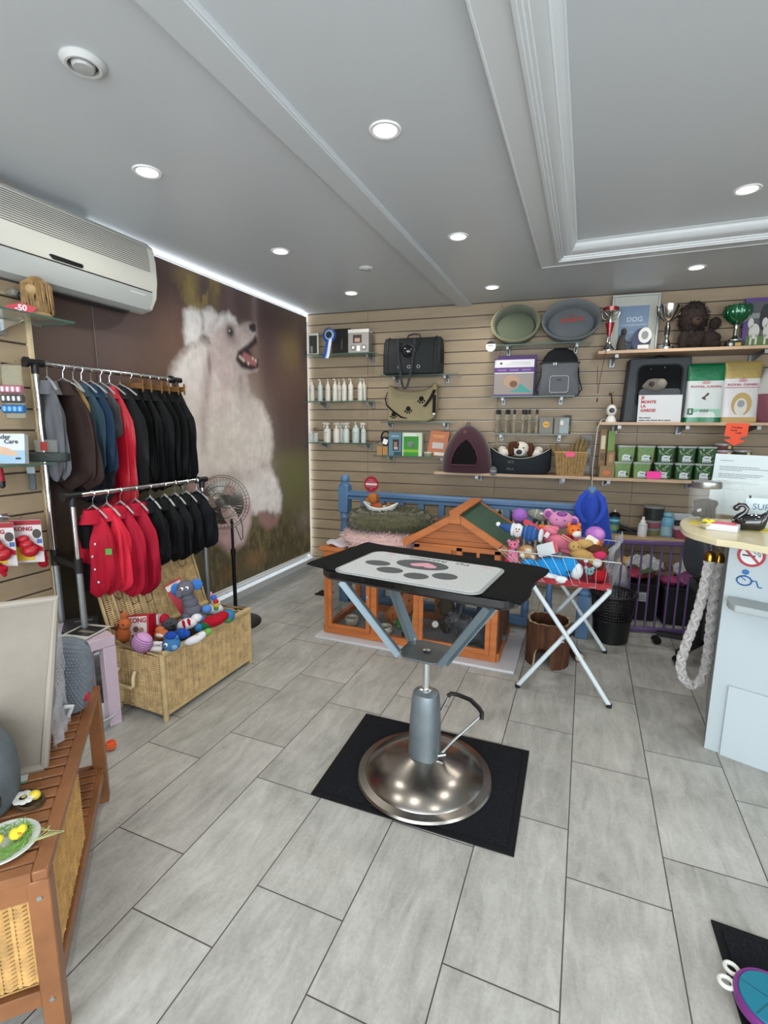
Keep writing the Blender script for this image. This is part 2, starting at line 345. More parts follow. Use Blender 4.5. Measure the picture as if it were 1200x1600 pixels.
# ---- left wall with the big window behind the printed blinds
b = MB(M('#8d8a86', .7)); XL = -2.60
b.box(-2.70, -.2, 1.25, .2, 3.75, 2.6)     # solid part towards the shop front
b.box(-2.70, 4.78, 1.25, .2, .2, 2.6); b.box(-2.70, 3.0, .045, .2, 2.75, .09)
struct(b.build('wall_left', smooth=False))
b = MB(M('#e9ecee', .35)); b.box(-2.66, 1.70, 1.3, .06, .05, 2.4); b.box(-2.66, 4.66, 1.3, .06, .05, 2.4); b.box(-2.66, 3.03, .115, .06, 2.7, .05)
b.box(-2.66, 3.03, 2.515, .06, 2.7, .04)
o = struct(b.build('window_1', smooth=False))
g = MB(thin_glass('#f2f6f8', .06)); g.box(-2.66, 3.03, 1.3, .006, 2.6, 2.35); g.build('window_glass', o, smooth=False)
b = MB(M('#9a9ea0', .4)); b.prism([(-2.60, 0), (-2.515, 0), (-2.515, .055), (-2.54, .095), (-2.60, .10)], 1.66, 4.37, 'xz'); struct(b.build('baseboard_left', smooth=False))
# ---- slatted panel on the left, nearer to us
b = MB(); slatwall(b, 3.4, 0.0, 2.2, (1.2, 2.4), False)
b.mat(M('#c9b794', .5)).box(3.403, .0, 1.1, .012, .05, 2.2)
o = b.build('wall_left_slats', smooth=False); o.location = (-2.484, -1.78, 0); o.rotation_euler = (0, 0, PI/2); struct(o)
b = MB(M('#8b8984', .6)); b.box(-2.55, -.05, 2.36, .12, 3.4, .3); struct(b.build('wall_left_lintel', smooth=False))
# ---- unseen sides of the shop
b = MB(M('#c9c5bc', .7)); b.box(3.08, 2.6, 1.25, .15, 4.9, 2.6); b.box(3.08, -1.75, 1.25, .15, .9, 2.6); b.box(3.08, .0, .25, .15, 2.7, .5); b.box(3.08, .0, 2.4, .15, 2.7, .3); struct(b.build('wall_right', smooth=False))
b = MB(M('#c9c5bc', .7)); b.box(.2, -2.08, .1, 6, .15, .2); b.box(.2, -2.08, 2.5, 6, .15, .1); b.box(-2.4, -2.08, 1.25, .7, .15, 2.5); b.box(2.8, -2.08, 1.25, .7, .15, 2.5); struct(b.build('wall_front', smooth=False))
# ---- printed roller blinds (the picture of a white poodle)
def cp(cx, cy): return (240+cx/2.757, 380+cy/2.757)
XB = -2.575
def yz(p): q = on_x(p[0], p[1], XB); return (q.y*100, q.z*100)      # print coordinates in cm
def PZ(*cs): return [yz(cp(a, b)) for a, b in cs]
def mural(U, V):
    y = (Y0+(Y1-Y0)*U)*100; z = (Z0+(Z1-Z0)*V)*100; p = Paint(y, z, '#665350')
    B = lambda cx, cy, rx, ry, c, k=1: p.blob(*yz(cp(cx, cy)), rx, ry, c, k)
    n = fbm(y/30, z/30, 11); n2 = fbm(y/9, z/50, 21); n3 = fbm(y/2.5, z/2.5, 31)
    p.mix('#4c4042', np.clip((n-.35)*1.6, 0, .7)); p.mix('#4c413f', np.clip((230-y)/60, 0, .85))
    B(95, 450, 26, 34, '#77584a', .7); B(40, 600, 30, 30, '#66503f', .5)
    p.mix('#7d6466', np.clip((n2-.5)*1.8, 0, .45)*np.clip((y-270)/60, 0, 1))
    p.mix('#a08c55', np.clip((fbm(y/7, z/11, 81)-.42)*5, 0, .8)*np.exp(-((y-yz(cp(205, 220))[0])/22)**4-((z-yz(cp(205, 215))[1])/17)**2)); B(170, 185, 6, 16, '#a3905a', .6); B(262, 215, 6, 14, '#97854f', .5)
    B(435, 260, 4, 40, '#9d8c92', .7); B(330, 250, 8, 40, '#7e6668', .5); B(480, 330, 14, 60, '#5a4347', .7)
    B(590, 440, 18, 24, '#a08a5c', .75); B(560, 330, 30, 20, '#4a3a3a', .6); B(610, 640, 40, 30, '#6f4e42', .6); B(440, 620, 10, 60, '#8a7355', .5)
    B(600, 800, 40, 40, '#57423f', .6)
    # the lawn
    g = 1/(1+np.exp((z-yz(cp(560, 900))[1])/4)); p.mix('#716e50', g*.85)
    gl = 1/(1+np.exp((z-yz(cp(560, 1180))[1]-6*(n-.5))/5)); p.mix('#554e3a', gl*.9); p.mix('#8d7f58', np.clip((fbm(y/3, z/9, 41)-.55)*3, 0, .55)*gl)
    p.mix('#3f3526', np.clip((fbm(y/5, z/7, 51)-.52)*3, 0, .7)*gl); B(440, 1360, 14, 7, '#96704a', .6); B(330, 1420, 12, 6, '#86613a', .5)
    B(650, 1190, 14, 12, '#9a8f8a', .5); B(620, 1010, 18, 22, '#6f7340', .6)
    # the dog
    W_ = '#ddd5d0'; hair = fbm((y+5*fbm(y/25, z/25, 5))/1.9, (z+9*fbm(y/12, z/30, 6))/11, 61); curl = fbm(y/5, z/5, 71)
    mane = PZ((205, 420), (150, 445), (100, 510), (78, 555), (60, 640), (90, 760), (130, 900), (170, 1000), (240, 1060), (350, 1040), (500, 970), (514, 860), (505, 780), (470, 700), (412, 650), (390, 560), (330, 480))
    p.poly(mane, W_, 4, 1, 4)
    p.poly(PZ((345, 1020), (370, 975), (430, 948), (500, 955), (532, 1020), (553, 1090), (548, 1160), (520, 1185), (490, 1150), (440, 1165), (395, 1160), (340, 1110), (310, 1060)), '#e6e1de', 3, 1, 4)
    p.poly(PZ((150, 1040), (300, 1000), (420, 1120), (418, 1200), (392, 1290), (330, 1330), (270, 1290), (230, 1200)), '#bd9c9c', 4, .9, 3)
    p.poly(PZ((330, 1160), (418, 1160), (415, 1210), (385, 1290), (350, 1300)), '#d0bfbf', 3, .8)
    p.poly(PZ((452, 1160), (545, 1165), (530, 1215), (490, 1232), (455, 1200)), '#a07b79', 3, .9); B(515, 1170, 3, 5, '#6b4b47', .6)
    for q in (((130, 290), (160, 276), (200, 288), (213, 330), (206, 400), (184, 432), (142, 434), (128, 380)), ((208, 290), (250, 278), (281, 310), (278, 370), (240, 405), (214, 385)), ((250, 420), (255, 360), (285, 305), (325, 297), (352, 322), (365, 352), (300, 390))):
        p.poly(PZ(*q), '#e9e5e3', 2.2, 1, 3)
    p.poly(PZ((245, 345), (270, 335), (262, 395), (235, 410), (220, 385)), '#b9a6a6', 2.5, .55)
    p.poly(PZ((250, 410), (272, 368), (320, 345), (370, 355), (412, 341), (440, 348), (443, 398), (405, 440), (366, 470), (356, 510), (375, 545), (452, 537), (445, 549), (392, 562), (392, 640), (300, 640), (246, 500)), '#c9bab6', 2, 1, 1)
    B(320, 450, 10, 14, '#b4a09c', .5); B(300, 560, 8, 26, '#c0abaa', .5); B(380, 620, 10, 20, '#a2908f', .5); B(410, 690, 12, 24, '#b0a09c', .5); B(400, 370, 8, 6, '#a08f8d', .5)
    p.poly(PZ((245, 470), (262, 520), (250, 620), (232, 800), (205, 900), (200, 720), (225, 560)), '#b49b9a', 5, .55)
    B(240, 520, 2.5, 11, '#7c605e', .8); B(228, 640, 3, 16, '#9a8180', .6); B(215, 780, 3, 20, '#9c8783', .5); B(330, 1010, 22, 6, '#a3928f', .7); B(480, 960, 12, 4, '#a89896', .6); B(300, 720, 10, 20, '#b6a29f', .5); B(345, 420, 8, 4, '#998886', .5); B(375, 600, 2.2, 12, '#8f7c7b', .5)
    B(400, 830, 30, 30, '#d2cbc0', .5); B(290, 900, 26, 24, '#c9bdb0', .5); B(420, 1000, 20, 8, '#b9aaa5', .4)
    p.poly(PZ((441, 392), (446, 430), (412, 460), (426, 488), (450, 503), (453, 538), (420, 549), (378, 533), (355, 502), (364, 466), (402, 440), (425, 420)), '#33242a', 1.6, 1)
    p.poly(PZ((388, 468), (425, 488), (446, 512), (440, 530), (405, 520), (378, 492)), '#a66a70', 1.2, .95)
    for q in ((372, 490), (388, 505), (408, 518), (428, 497), (440, 505), (380, 498)): B(*q, 1.1, 1.3, '#e9dfc8', .95)
    p.poly(PZ((410, 352), (430, 342), (441, 350), (442, 382), (428, 384), (413, 372)), '#3a3236', 1.2, 1)
    B(331, 381, 5.2, 5.2, '#5f4a4a', .95); B(331, 381, 3.2, 3.4, '#120d0e', 1); B(327, 377, .7, .7, '#ffffff', .9)
    dog = p.c.mean(1) > .28
    p.c *= (1+(hair-.5)*.13*dog+(curl-.5)*.30*dog+(n3-.5)*.12)[:, None]
    return np.clip(p.c, 0, 1)
Y0, Y1, Z0, Z1 = 2.05, 4.332, .158, 2.472
r = T('roller_blind', 'large printed roller blind showing a white poodle with open mouth', 'blind', (0, 0, 0))
print_sheet('printed_fabric', (XB, Y0, Z0), (0, Y1-Y0, 0), (0, 0, Z1-Z0), 480, 500, mural, attr_mat(.45), r)
b = MB(M('#d8dad8', .4)); b.box(XB, (Y0+Y1)/2, Z0-.008, .016, Y1-Y0, .02, .004); b.build('bottom_bar', r)
b = MB(M('#a39a92', .7)); b.box(XB-.003, (Y0+Y1)/2, (Z0+Z1)/2, .002, Y1-Y0, Z1-Z0); b.build('blind_backing', r, smooth=False)
def mural2(U, V):
    y = 150+55*U; z = 12+235*V; p = Paint(y, z, '#4f4340'); n = fbm(y/20, z/30, 12)
    p.mix('#5c4a44', np.clip((z-110)/60, 0, .8)); p.mix('#413a2a', np.clip((110-z)/50, 0, .9)); p.mix('#665843', np.clip((n-.5)*2, 0, .5)*np.clip((120-z)/60, 0, 1)); p.mix('#3b3536', np.clip((z-205)/15, 0, .6))
    return p.c
r = T('roller_blind', 'narrow brown roller blind beside the slatted panel under the air conditioner', 'blind', (0, 0, 0))
print_sheet('printed_fabric', (XB-.012, 1.62, .12), (0, .445, 0), (0, 0, 2.37), 40, 160, mural2, attr_mat(.5), r)
b = MB(M('#57504c', .7)); b.box(XB-.017, 1.85, 1.3, .003, .46, 2.37); b.build('blind_backing', r, smooth=False)
# ---- recessed ceiling lights
LP = [(-1.833, 1.778), (-1.847, 2.807), (-1.852, 3.829), (-.765, 1.872), (-.758, 2.968), (-.757, 4.062), (.605, 4.066), (.627, 3.026), (.62, 1.9), (-1.84, .7), (-.76, .75), (.6, .6)]
where = ['nearest on the left, above the garment rack', 'second from us on the left, by the poodle blind', 'last on the left, nearest the slatted back wall', 'nearest in the middle row, above the grooming table', 'second from us in the middle row', 'last in the middle row beside the shallow beam', 'by the back wall on the right, outside the moulded tray', 'inside the moulded ceiling tray', 'a', 'b', 'c', 'd']
proto = None
for i, (x, y) in enumerate(LP):
    z = ZC if i not in (7, 8, 11) else 2.556
    lab = 'round recessed ceiling light, lit, '+(where[i] if i < 8 else 'out towards the shop front')
    if proto is None:
        proto = T('ceiling_light', lab, 'ceiling light', (x, y, z), group='recessed ceiling lights')
        b = MB(M('#e4e6e6', .4)); b.lathe([(.044, .002), (.044, -.004), (.056, -.005), (.06, -.001), (.06, .002)], 28, cap=False); b.build('rim', proto)
        b = MB(M('#fff6e4', .5, em=9)); b.lathe([(0, -.001), (.044, -.001), (.044, .001), (0, .001)], 28, cap=False); b.build('diffuser', proto)
    else: dup(proto, (x, y, z), label=lab)
    l = bpy.data.lights.new('lamp_glow', 'AREA'); l.shape = 'DISK'; l.size = .085; l.energy = 4.2; l.color = (1, .95, .86); l.spread = math.radians(150)
    lo = bpy.data.objects.new('lamp_glow', l); COL.objects.link(lo); lo.location = (x, y, z-.012)
# ---- round air valves
for x, y, s, lab in ((-1.487, 1.223, 1, 'round white ceiling air valve nearest to us, upper left'), (-1.48, 3.293, .8, 'small round ceiling air valve near the back wall')):
    t = T('air_valve', lab, 'air vent', (x, y, ZC)); t.scale = (s, s, s)
    b = MB(M('#c4c6c4', .4)); b.lathe([(.062, 0), (.064, -.004), (.05, -.016), (.043, -.016), (.043, 0)], 28, cap=False); b.build('rim', t)
    b = MB(M('#a9abaa', .4)); b.lathe([(0, -.022), (.028, -.020), (.033, -.012), (.033, -.002)], 24, cap=False); b.build('cone', t)
    b = MB(M('#45474a', .6)); b.lathe([(0, -.003), (.043, -.003)], 24, cap=False); b.build('throat', t)
# ---- air conditioner
t = T('air_conditioner', 'white wall-mounted air conditioner under the ceiling at upper left', 'air conditioner', (-2.58, 0, 0))
b = MB(M('#d3d2c8', .35)); P = [(0, 2.10), (.10, 2.072), (.18, 2.088), (.222, 2.15), (.235, 2.24), (.232, 2.34), (.215, 2.42), (.17, 2.455), (0, 2.46)]
b.prism(P, 1.30, 2.30, 'xz'); b.build('body', t, bevel=.008)
b = MB(M('#55534f', .6))
for k in range(14):
    z = 2.284+k*.0098; b.box(float(np.interp(z, [p[1] for p in P[3:7]], [p[0] for p in P[3:7]]))-.0015, 1.78, z, .006, .94, .0034)
b.build('grille', t, smooth=False)
b = MB(M('#b4b8b6', .3)); b.prism([(.145, 2.083), (.18, 2.092), (.220, 2.15), (.223, 2.172), (.229, 2.172), (.226, 2.147), (.186, 2.084), (.147, 2.073)], 1.33, 2.26, 'xz'); b.build('air_flap', t)
b = MB(BLACK); b.box(.226, 1.78, 2.177, .006, .96, .005); b.build('gap', t, smooth=False)
b = MB(BLACK); b.prism([(1.67, 2.20), (1.69, 2.185), (1.83, 2.185), (1.84, 2.19), (1.835, 2.203), (1.68, 2.205)], .222, .233, 'yz'); b.build('display', t)
b = MB(M('#3a3c3e', .6)); b.box(.08, 1.8, 2.072, .06, .8, .008); b.build('air_outlet', t)
b = MB(M('#e9ebea', .3)); b.box(.2265, 2.16, 2.150, .003, .10, .004); b.build('lettering_strip', t)
# ================================================================== back wall: shelves and goods
WOOD = M('#b79a7e', .45, var=.12, vs=6, stretch=(1, 1, 8)); GL = thin_glass('#9fb5a8', .3); GEDGE = M('#3f5a50', .2)
def WT(name, label, cat, pl, pr, py, d, z=None, rz=0, group=None, dz=0):
    ul, z1 = on_wall(pl, py, d); ur, z2 = on_wall(pr, py, d)
    return T(name, label, cat, wall((ul+ur)/2, d, (z1+z2)/2 if z is None else z)+Vector((0, 0, dz)), WA+rz, group), ur-ul
def HZ(px, py, d, z): return on_wall(px, py, d)[1]-z
SZ = {}; BRK = M('#8d9092', .42, .85)
def glass_shelf(key, pl, pr, py, brs, label, dep=.22):
    ul, _ = on_wall(pl, py, dep); ur, _ = on_wall(pr, py, dep); z = on_wall((pl+pr)/2, py, dep)[1]; ul = max(ul, .005); SZ[key] = z
    t = T('glass_shelf', label, 'shelf', wall((ul+ur)/2, 0, z), WA, 'glass shelves on the slatted wall'); w = ur-ul
    b = MB(GL); b.box(0, -dep/2-.002, -.004, w, dep-.006, .008); b.build('pane', t, smooth=False)
    b = MB(GEDGE); b.box(0, -dep-.0005, -.004, w, .003, .0082); b.build('glass_edge', t, smooth=False)
    for p in brs:
        x = on_wall(p, py+10, .16)[0]-(ul+ur)/2
        b = MB(BRK); b.box(x, -.006, -.035, .034, .010, .06, .003); b.prism([(-.005, -.010), (-.16, -.010), (-.16, -.018), (-.012, -.055)], x-.003, x+.003, 'yz')
        b.prism([(-.005, -.0095), (-.20, -.0095), (-.20, -.0125), (-.005, -.0125)], x-.013, x+.013, 'yz'); b.box(x, -.17, -.022, .022, .004, .024, .001); b.build('bracket', t)
    return z
def wood_shelf(key, pl, pr, py, brs, label, dep=.30, z=None, uu=None):
    ul, zl = on_wall(pl, py, dep); ur, zr = on_wall(pr, py, dep) if uu is None else (uu, 0); z = zl if z is None else z; SZ[key] = z
    t = T('wooden_shelf', label, 'shelf', wall((ul+ur)/2, 0, z), WA, 'wooden shelves on the slatted wall')
    b = MB(WOOD); b.box(0, -dep/2-.003, -.011, ur-ul, dep-.004, .022, .001); b.build('board', t, smooth=False)
    for p in brs:
        x = on_wall(p, py+10, .25)[0]-(ul+ur)/2
        b = MB(BRK); b.box(x, -.006, -.06, .045, .010, .07, .003); b.prism([(-.005, -.024), (-.27, -.024), (-.27, -.034), (-.012, -.085)], x-.003, x+.003, 'yz'); b.box(x, -.272, -.038, .028, .004, .028, .001); b.build('bracket', t)
    return z
glass_shelf('a', 470, 586, 552, [574], 'glass shelf in the upper left corner of the slatted wall, holding the rosette')
glass_shelf('b', 470, 585, 626.5, [500, 575], 'glass shelf holding the row of white pump bottles')
glass_shelf('c', 470, 580, 692, [502, 571], 'glass shelf holding the white spray bottles')
glass_shelf('d', 594, 716, 585, [616, 695], 'glass shelf under the black bubble pet carrier')
glass_shelf('e', 595, 704, 659, [605, 694], 'glass shelf under the beige paw print bag')
glass_shelf('f', 583, 692, 713, [607, 690], 'glass shelf holding the blue, green and orange packs')
glass_shelf('g', 762, 925, 536, [793, 901], 'top glass shelf holding two oval pet beds')
glass_shelf('h', 768, 898, 618.5, [785, 877], 'glass shelf under the purple box and grey backpack')
glass_shelf('i', 770, 890, 678, [782, 874], 'glass shelf holding the clear bottles with black caps')
wood_shelf('k', 678, 923.5, 737, [745, 880], 'wooden shelf holding the plum igloo and the dark dog bed')
wood_shelf('m', 935, 1200, 548.5, [963, 1195], 'upper right wooden shelf holding the trophies', uu=5.2)
wood_shelf('n', 938, 1200, 659.5, [967, 1073, 1184], 'middle right wooden shelf holding the pet food bags', uu=5.2)
wood_shelf('o', 925.5, 1200, 746, [950, 1090], 'lower right wooden shelf holding the green tubs', uu=5.2)
# ---- shelf a
t, w = WT('picture_frame', 'small white picture frame at the left end of the top left glass shelf', 'frame', 482, 498, 550, .13, SZ['a'])
h = HZ(490, 521, .13, SZ['a']); b = MB(M('#d9d7cf', .4))
b.box(0, 0, h/2, w, .014, h, .002); b.mat(M('#35342f')).box(0, -.0075, h/2, w*.76, .001, h*.8); b.mat(M('#8d8b84')).box(-w*.15, -.0085, h*.28, w*.2, .001, h*.3); b.build('frame_body', t)
b = MB(M('#77756f')); b.bar((0, .01, h*.7), (0, .05, .003), .02, .003); b.build('stand', t)
t, w = WT('rosette', 'blue prize rosette with long ribbon tails on the glass shelf', 'rosette', 505, 526, 545, .215, SZ['a'], dz=.008)
b = MB(M('#2b4f9a', .4)); zz = .155; r = w/2
for k in range(26):
    a = 2*PI*k/26; a2 = a+2*PI/26*.8; b.add([(r*.5*math.cos(a), -.006, zz+r*.5*math.sin(a)), (r*math.cos(a), -.016, zz+r*1.05*math.sin(a)), (r*math.cos(a2), -.003, zz+r*1.05*math.sin(a2)), (r*.5*math.cos(a2), -.008, zz+r*.5*math.sin(a2))], [(0, 1, 2, 3)])
b.build('pleats', t, smooth=False)
b = MB(M('#8fb0d8', .4)); b.at(0, 0, zz, rx=PI/2).lathe([(0, .02), (r*.62, .02), (r*.66, .014), (r*.66, .004), (0, .004)], 24); b.mat(M('#20252c')).lathe([(0, .022), (r*.45, .022), (r*.45, .02)], 24); b.build('centre', t)
for dx, c in ((-.012, '#2a4d96'), (.006, '#6f98cf'), (.014, '#dfe6ee')):
    b = MB(M(c, .35)); b.sheet(lambda u, v: (dx-.045*u**1.5+(v-.5)*.026+dx*u*.5, -.014-.008*math.sin(u*5)-abs(dx)*.2, zz-r*.5-.17*u), 10, 1, .0015); b.build('ribbon_tail', t)
t, w = WT('folder', 'glossy black folder leaning behind the blue rosette', 'folder', 519, 547, 550, .10, SZ['a'])
h = HZ(533, 513, .10, SZ['a']); b = MB(M('#2a2726', .25)); b.at(rx=-.12).box(0, 0, h/2, w, .03, h, .004); b.mat(M('#55504c', .3)).box(w*.05, -.0155, h*.4, w*.06, .001, h*.4); b.build('cover', t)
t, w = WT('product_box', 'grey and white box with a handle of pictures beside the black folder', 'box', 547, 579, 549, .13, SZ['a'])
h = HZ(560, 516, .13, SZ['a']); b = MB(M('#8c8a86', .5)); b.box(0, .0, h/2, w, .10, h, .002); b.mat(M('#c8c6c0')).box(0, 0, h*.93, w+.001, .101, h*.14); b.mat(M('#3a2b28')).box(-w*.05, -.0508, h*.6, w*.42, .001, h*.34); b.mat(M('#a4837a')).box(-w*.05, -.0515, h*.55, w*.25, .001, h*.16)
for x in (-w*.25, w*.27): b.mat(M('#2b2b2c')).at(x, -.0508, h*.24, rx=PI/2).lathe([(0, .001), (.022, .001), (.022, 0)], 16); b.mat(M('#d0cfca')).lathe([(0, .002), (.015, .002), (.015, 0)], 16)
b.at().mat(WHITE).box(0, -.0515, h*.2, w*.14, .001, h*.22); b.build('carton', t)
# ---- shelf b : pump bottles
WP = M('#cfccc2', .3); WP2 = M('#b9c6c0', .3)
def pump_bottle(h, r, label, m=WP, cap='#d8d5cc', kind='pump'):
    t = T('pump_bottle', label, 'bottle')
    b = MB(m); b.lathe([(0, 0), (r*.9, 0), (r, .005), (r, h*.62), (r*.93, h*.70), (r*.5, h*.78), (r*.34, h*.80), (r*.34, h*.82), (0, h*.82)], 18); b.build('body', t)
    b = MB(M(cap, .35)); b.lathe([(r*.42, h*.79), (r*.42, h*.86), (r*.2, h*.87), (r*.16, h*.96), (0, h*.96)], 12)
    b.tube([(0, 0, h*.955), (.001, -r*.4, h*.99), (r*.2, -r*1.1, h*.97), (r*.2, -r*1.25, h*.945)], r*.2, 6); b.build('pump_head', t)
    b = MB(M('#6e6a62', .5)); 
    for k, (zz, ww) in enumerate(((.50, .9), (.42, .6), (.37, .7), (.28, .4), (.22, .5))):
        R = r+.0005; a0 = -PI/2-ww*.55; a1 = -PI/2+ww*.55; n = 6; hh = h*(.022 if k == 0 else .009)
        vs = [(R*math.cos(a0+(a1-a0)*i/n), R*math.sin(a0+(a1-a0)*i/n), h*zz+s*hh/2) for i in range(n+1) for s in (-1, 1)]
        b.add(vs, [(2*i, 2*i+2, 2*i+3, 2*i+1) for i in range(n)])
    b.build('printed_lines', t); return t
h = HZ(523, 592, .12, SZ['b']); pos = [(487.5, .12, 0), (500.5, .12, 1), (512.5, .12, 0), (523.5, .12, 0), (530, .05, 0), (538, .12, 0), (548, .12, 0), (563, .12, 0), (568.5, .05, 0)]
nm = ['partly hidden at the left end beside the blind', 'faintly green, second from the left', 'third from the left in the row', 'fourth from the left in the row', 'standing in the back row between its neighbours', 'just right of the one in the back row', 'left of the gap in the row', 'right of the gap, in front', 'at the right end, in the back row']
pr = None
for (px, d, g), s in zip(pos, nm):
    u, _ = on_wall(px, 620, d); lab = 'white pump bottle '+s
    if g: t = pump_bottle(h, .0245, lab, WP2); t['group'] = 'pump bottles on the middle left glass shelf'
    elif pr is None: t = pr = pump_bottle(h, .0245, lab); t['group'] = 'pump bottles on the middle left glass shelf'
    else: t = dup(pr, label=lab)
    t.location = wall(u, d, SZ['b']); t.rotation_euler = (0, 0, WA+random.uniform(-.5, .5))
# ---- shelf c : spray bottles
def spray_bottle(h, r, label, m=WP):
    t = T('spray_bottle', label, 'bottle', group='spray bottles on the lower left glass shelf')
    b = MB(m); b.lathe([(0, 0), (r*.92, 0), (r, .006), (r, h*.54), (r*.86, h*.66), (r*.4, h*.72), (r*.36, h*.78), (0, h*.78)], 20); b.build('body', t)
    b = MB(M('#c9c6bd', .35)); b.lathe([(r*.45, h*.75), (r*.45, h*.82), (r*.3, h*.84), (r*.25, h*.90), (0, h*.9)], 12)
    b.prism([(-r*1.25, h*.93), (-r*1.25, h*.985), (-r*.2, h*1.0), (r*.9, h*.96), (r*.8, h*.89), (-r*.3, h*.89)], -.009, .009, 'xz')
    b.bar((-r*.65, 0, h*.93), (-r*1.05, 0, h*.74), .012, .006, (0, 1, 0)); b.build('trigger', t)
    b = MB(M('#77736b', .5)); R = r+.0005
    for zz, ww, hh in ((.5, .9, .03), (.40, .7, .012), (.34, .8, .012), (.2, .5, .01)):
        n = 6; vs = [(R*math.cos(-PI/2+ww*.55*(2*i/n-1)), R*math.sin(-PI/2+ww*.55*(2*i/n-1)), h*zz+s*h*hh/2) for i in range(n+1) for s in (-1, 1)]
        b.add(vs, [(2*i, 2*i+2, 2*i+3, 2*i+1) for i in range(n)])
    b.build('printed_lines', t); return t
h = HZ(523, 660, .12, SZ['c']); pr = None
for px, d, s, g, rz in ((511.5, .12, 'largest, at the left with its nozzle pointing left', 0, 0), (526, .12, 'second from the left', 0, 2.9), (541, .13, 'in the middle with a slanting dark mark', 1, 2.8), (568, .10, 'thinnest, at the right end', 1, .1), (533, .05, 'half hidden behind the second and third', 0, 3.1)):
    u, _ = on_wall(px, 688, d); r = .036 if s.startswith('largest') else .032
    t = spray_bottle(h, r if px < 560 else .025, 'white spray bottle '+s, WP2 if g else WP); t.location = wall(u, d, SZ['c']); t.rotation_euler = (0, 0, WA+rz)
t = pump_bottle(h, .034, 'wide white pump bottle among the spray bottles', WP2); t.location = wall(on_wall(556, 688, .13)[0], .13, SZ['c']); t.rotation_euler = (0, 0, WA)
for px, s in ((487, 'leftmost'), (493.5, 'second')):
    t = T('glass_tumbler', 'small clear tumbler of scissors and combs, '+s+' on the lower left glass shelf', 'tumbler', wall(on_wall(px, 688, .12)[0], .12, SZ['c']), WA, 'tumblers of grooming tools')
    b = MB(CLEAR); b.lathe([(.0, .001), (.022, .001), (.027, .09), (.0255, .09), (.021, .004), (0, .004)], 16); b.build('glass', t)
t = T('grooming_scissors', 'grooming scissors with dark handles standing in the second tumbler', 'scissors', wall(on_wall(493.5, 688, .12)[0], .12, SZ['c']+.006), WA)
b = MB(STEEL); b.bar((0, 0, 0), (.004, 0, .10), .006, .002); b.bar((.004, 0, 0), (0, 0, .10), .006, .002); b.build('blades', t)
b = MB(M('#6b2f28', .4))
for s in (-1, 1): b.tube([(s*.012+.010*math.cos(a), 0, .118+.014*math.sin(a)) for a in [2*PI*k/10 for k in range(10)]], .003, 6, True)
b.build('handles', t)
for px, c in ((486, '#d8d6cf'), (489, '#a9a29a')):
    t = T('comb', 'pale comb handle standing in the leftmost tumbler' if px == 486 else 'greyish brush handle standing in the leftmost tumbler', 'comb', wall(on_wall(px, 688, .12)[0], .12, SZ['c']+.006), WA); b = MB(M(c, .4)); b.box(0, 0, .06, .012, .004, .12, .002); b.build('spine', t)
    b = MB(M('#8c867c', .5)); [b.box(.008, 0, .03+k*.006, .006, .002, .002) for k in range(12)]; b.build('teeth', t)
# ---- shelf d : bubble carrier
t, w = WT('pet_carrier', 'black bubble-window pet carrier bag with shoulder strap on glass shelf', 'pet carrier', 604, 690, 582, .17, SZ['d'])
h = HZ(647, 529, .17, SZ['d']); FAB = M('#26292b', .7, bump=.15, bs=400)
b = MB(FAB); prof = [(-.11, .0), (.11, 0), (.115, h*.5), (.09, h*.86), (.05, h), (-.05, h), (-.09, h*.86), (-.115, h*.5)]
b.prism(prof, -w/2, w/2, 'yz'); b.build('bag_body', t, bevel=.012)
for s in (-1, 1):
    b = MB(M('#1d2022', .8)); b.at(s*(w/2+.002), 0, h*.5, ry=PI/2).lathe([(0, .004*s), (.06, .004*s), (.066, 0)], 24); b.build('end_mesh', t)
    b = MB(M('#15171a', .6)); b.tube([(s*w*.42, y*1.04, z+.003) for y, z in prof[1:]+prof[:1]], .007, 6, True, .6); b.build('piping', t)
b = MB(M('#1a1c1e', .35)); b.at(-w*.06, -.095, h*.60, rx=PI/2+.22).lathe([(.052, 0), (.066, 0), (.07, .012), (.058, .016), (.052, .01)], 30, cap=False); b.build('bubble_ring', t)
b = MB(M('#101316', .05, coat=1)); b.at(-w*.06, -.10, h*.60, rx=PI/2+.22).lathe([(.055*math.cos(a), .045*math.sin(a)) for a in [PI/2*k/8 for k in range(9)]], 30); b.build('bubble_window', t)
for k in (-1, 0, 1):
    b = MB(M('#8b8d8c', .3, 1)); b.at(-w*.03+k*w*.17, -.117, h*.19, rx=PI/2).lathe([(.010, 0), (.015, 0), (.015, .004), (.010, .004), (.010, 0)], 16, cap=False); b.build('air_hole_ring', t)
b = MB(M('#2b1d1c', .45)); b.tube([(-.06, 0, h), (-.05, -.01, h+.025), (0, -.012, h+.036), (.05, -.01, h+.03), (.06, 0, h)], .007, 8); b.build('handle', t)
b = MB(BLACK); b.sheet(lambda u, v: (-w*.24+(.31*w)*u+(v-.5)*.02, -.118-.012*math.sin(PI*u), h*.95-(h*.95+.13)*math.sin(PI*u)**.8), 20, 1, .003); b.build('shoulder_strap', t)
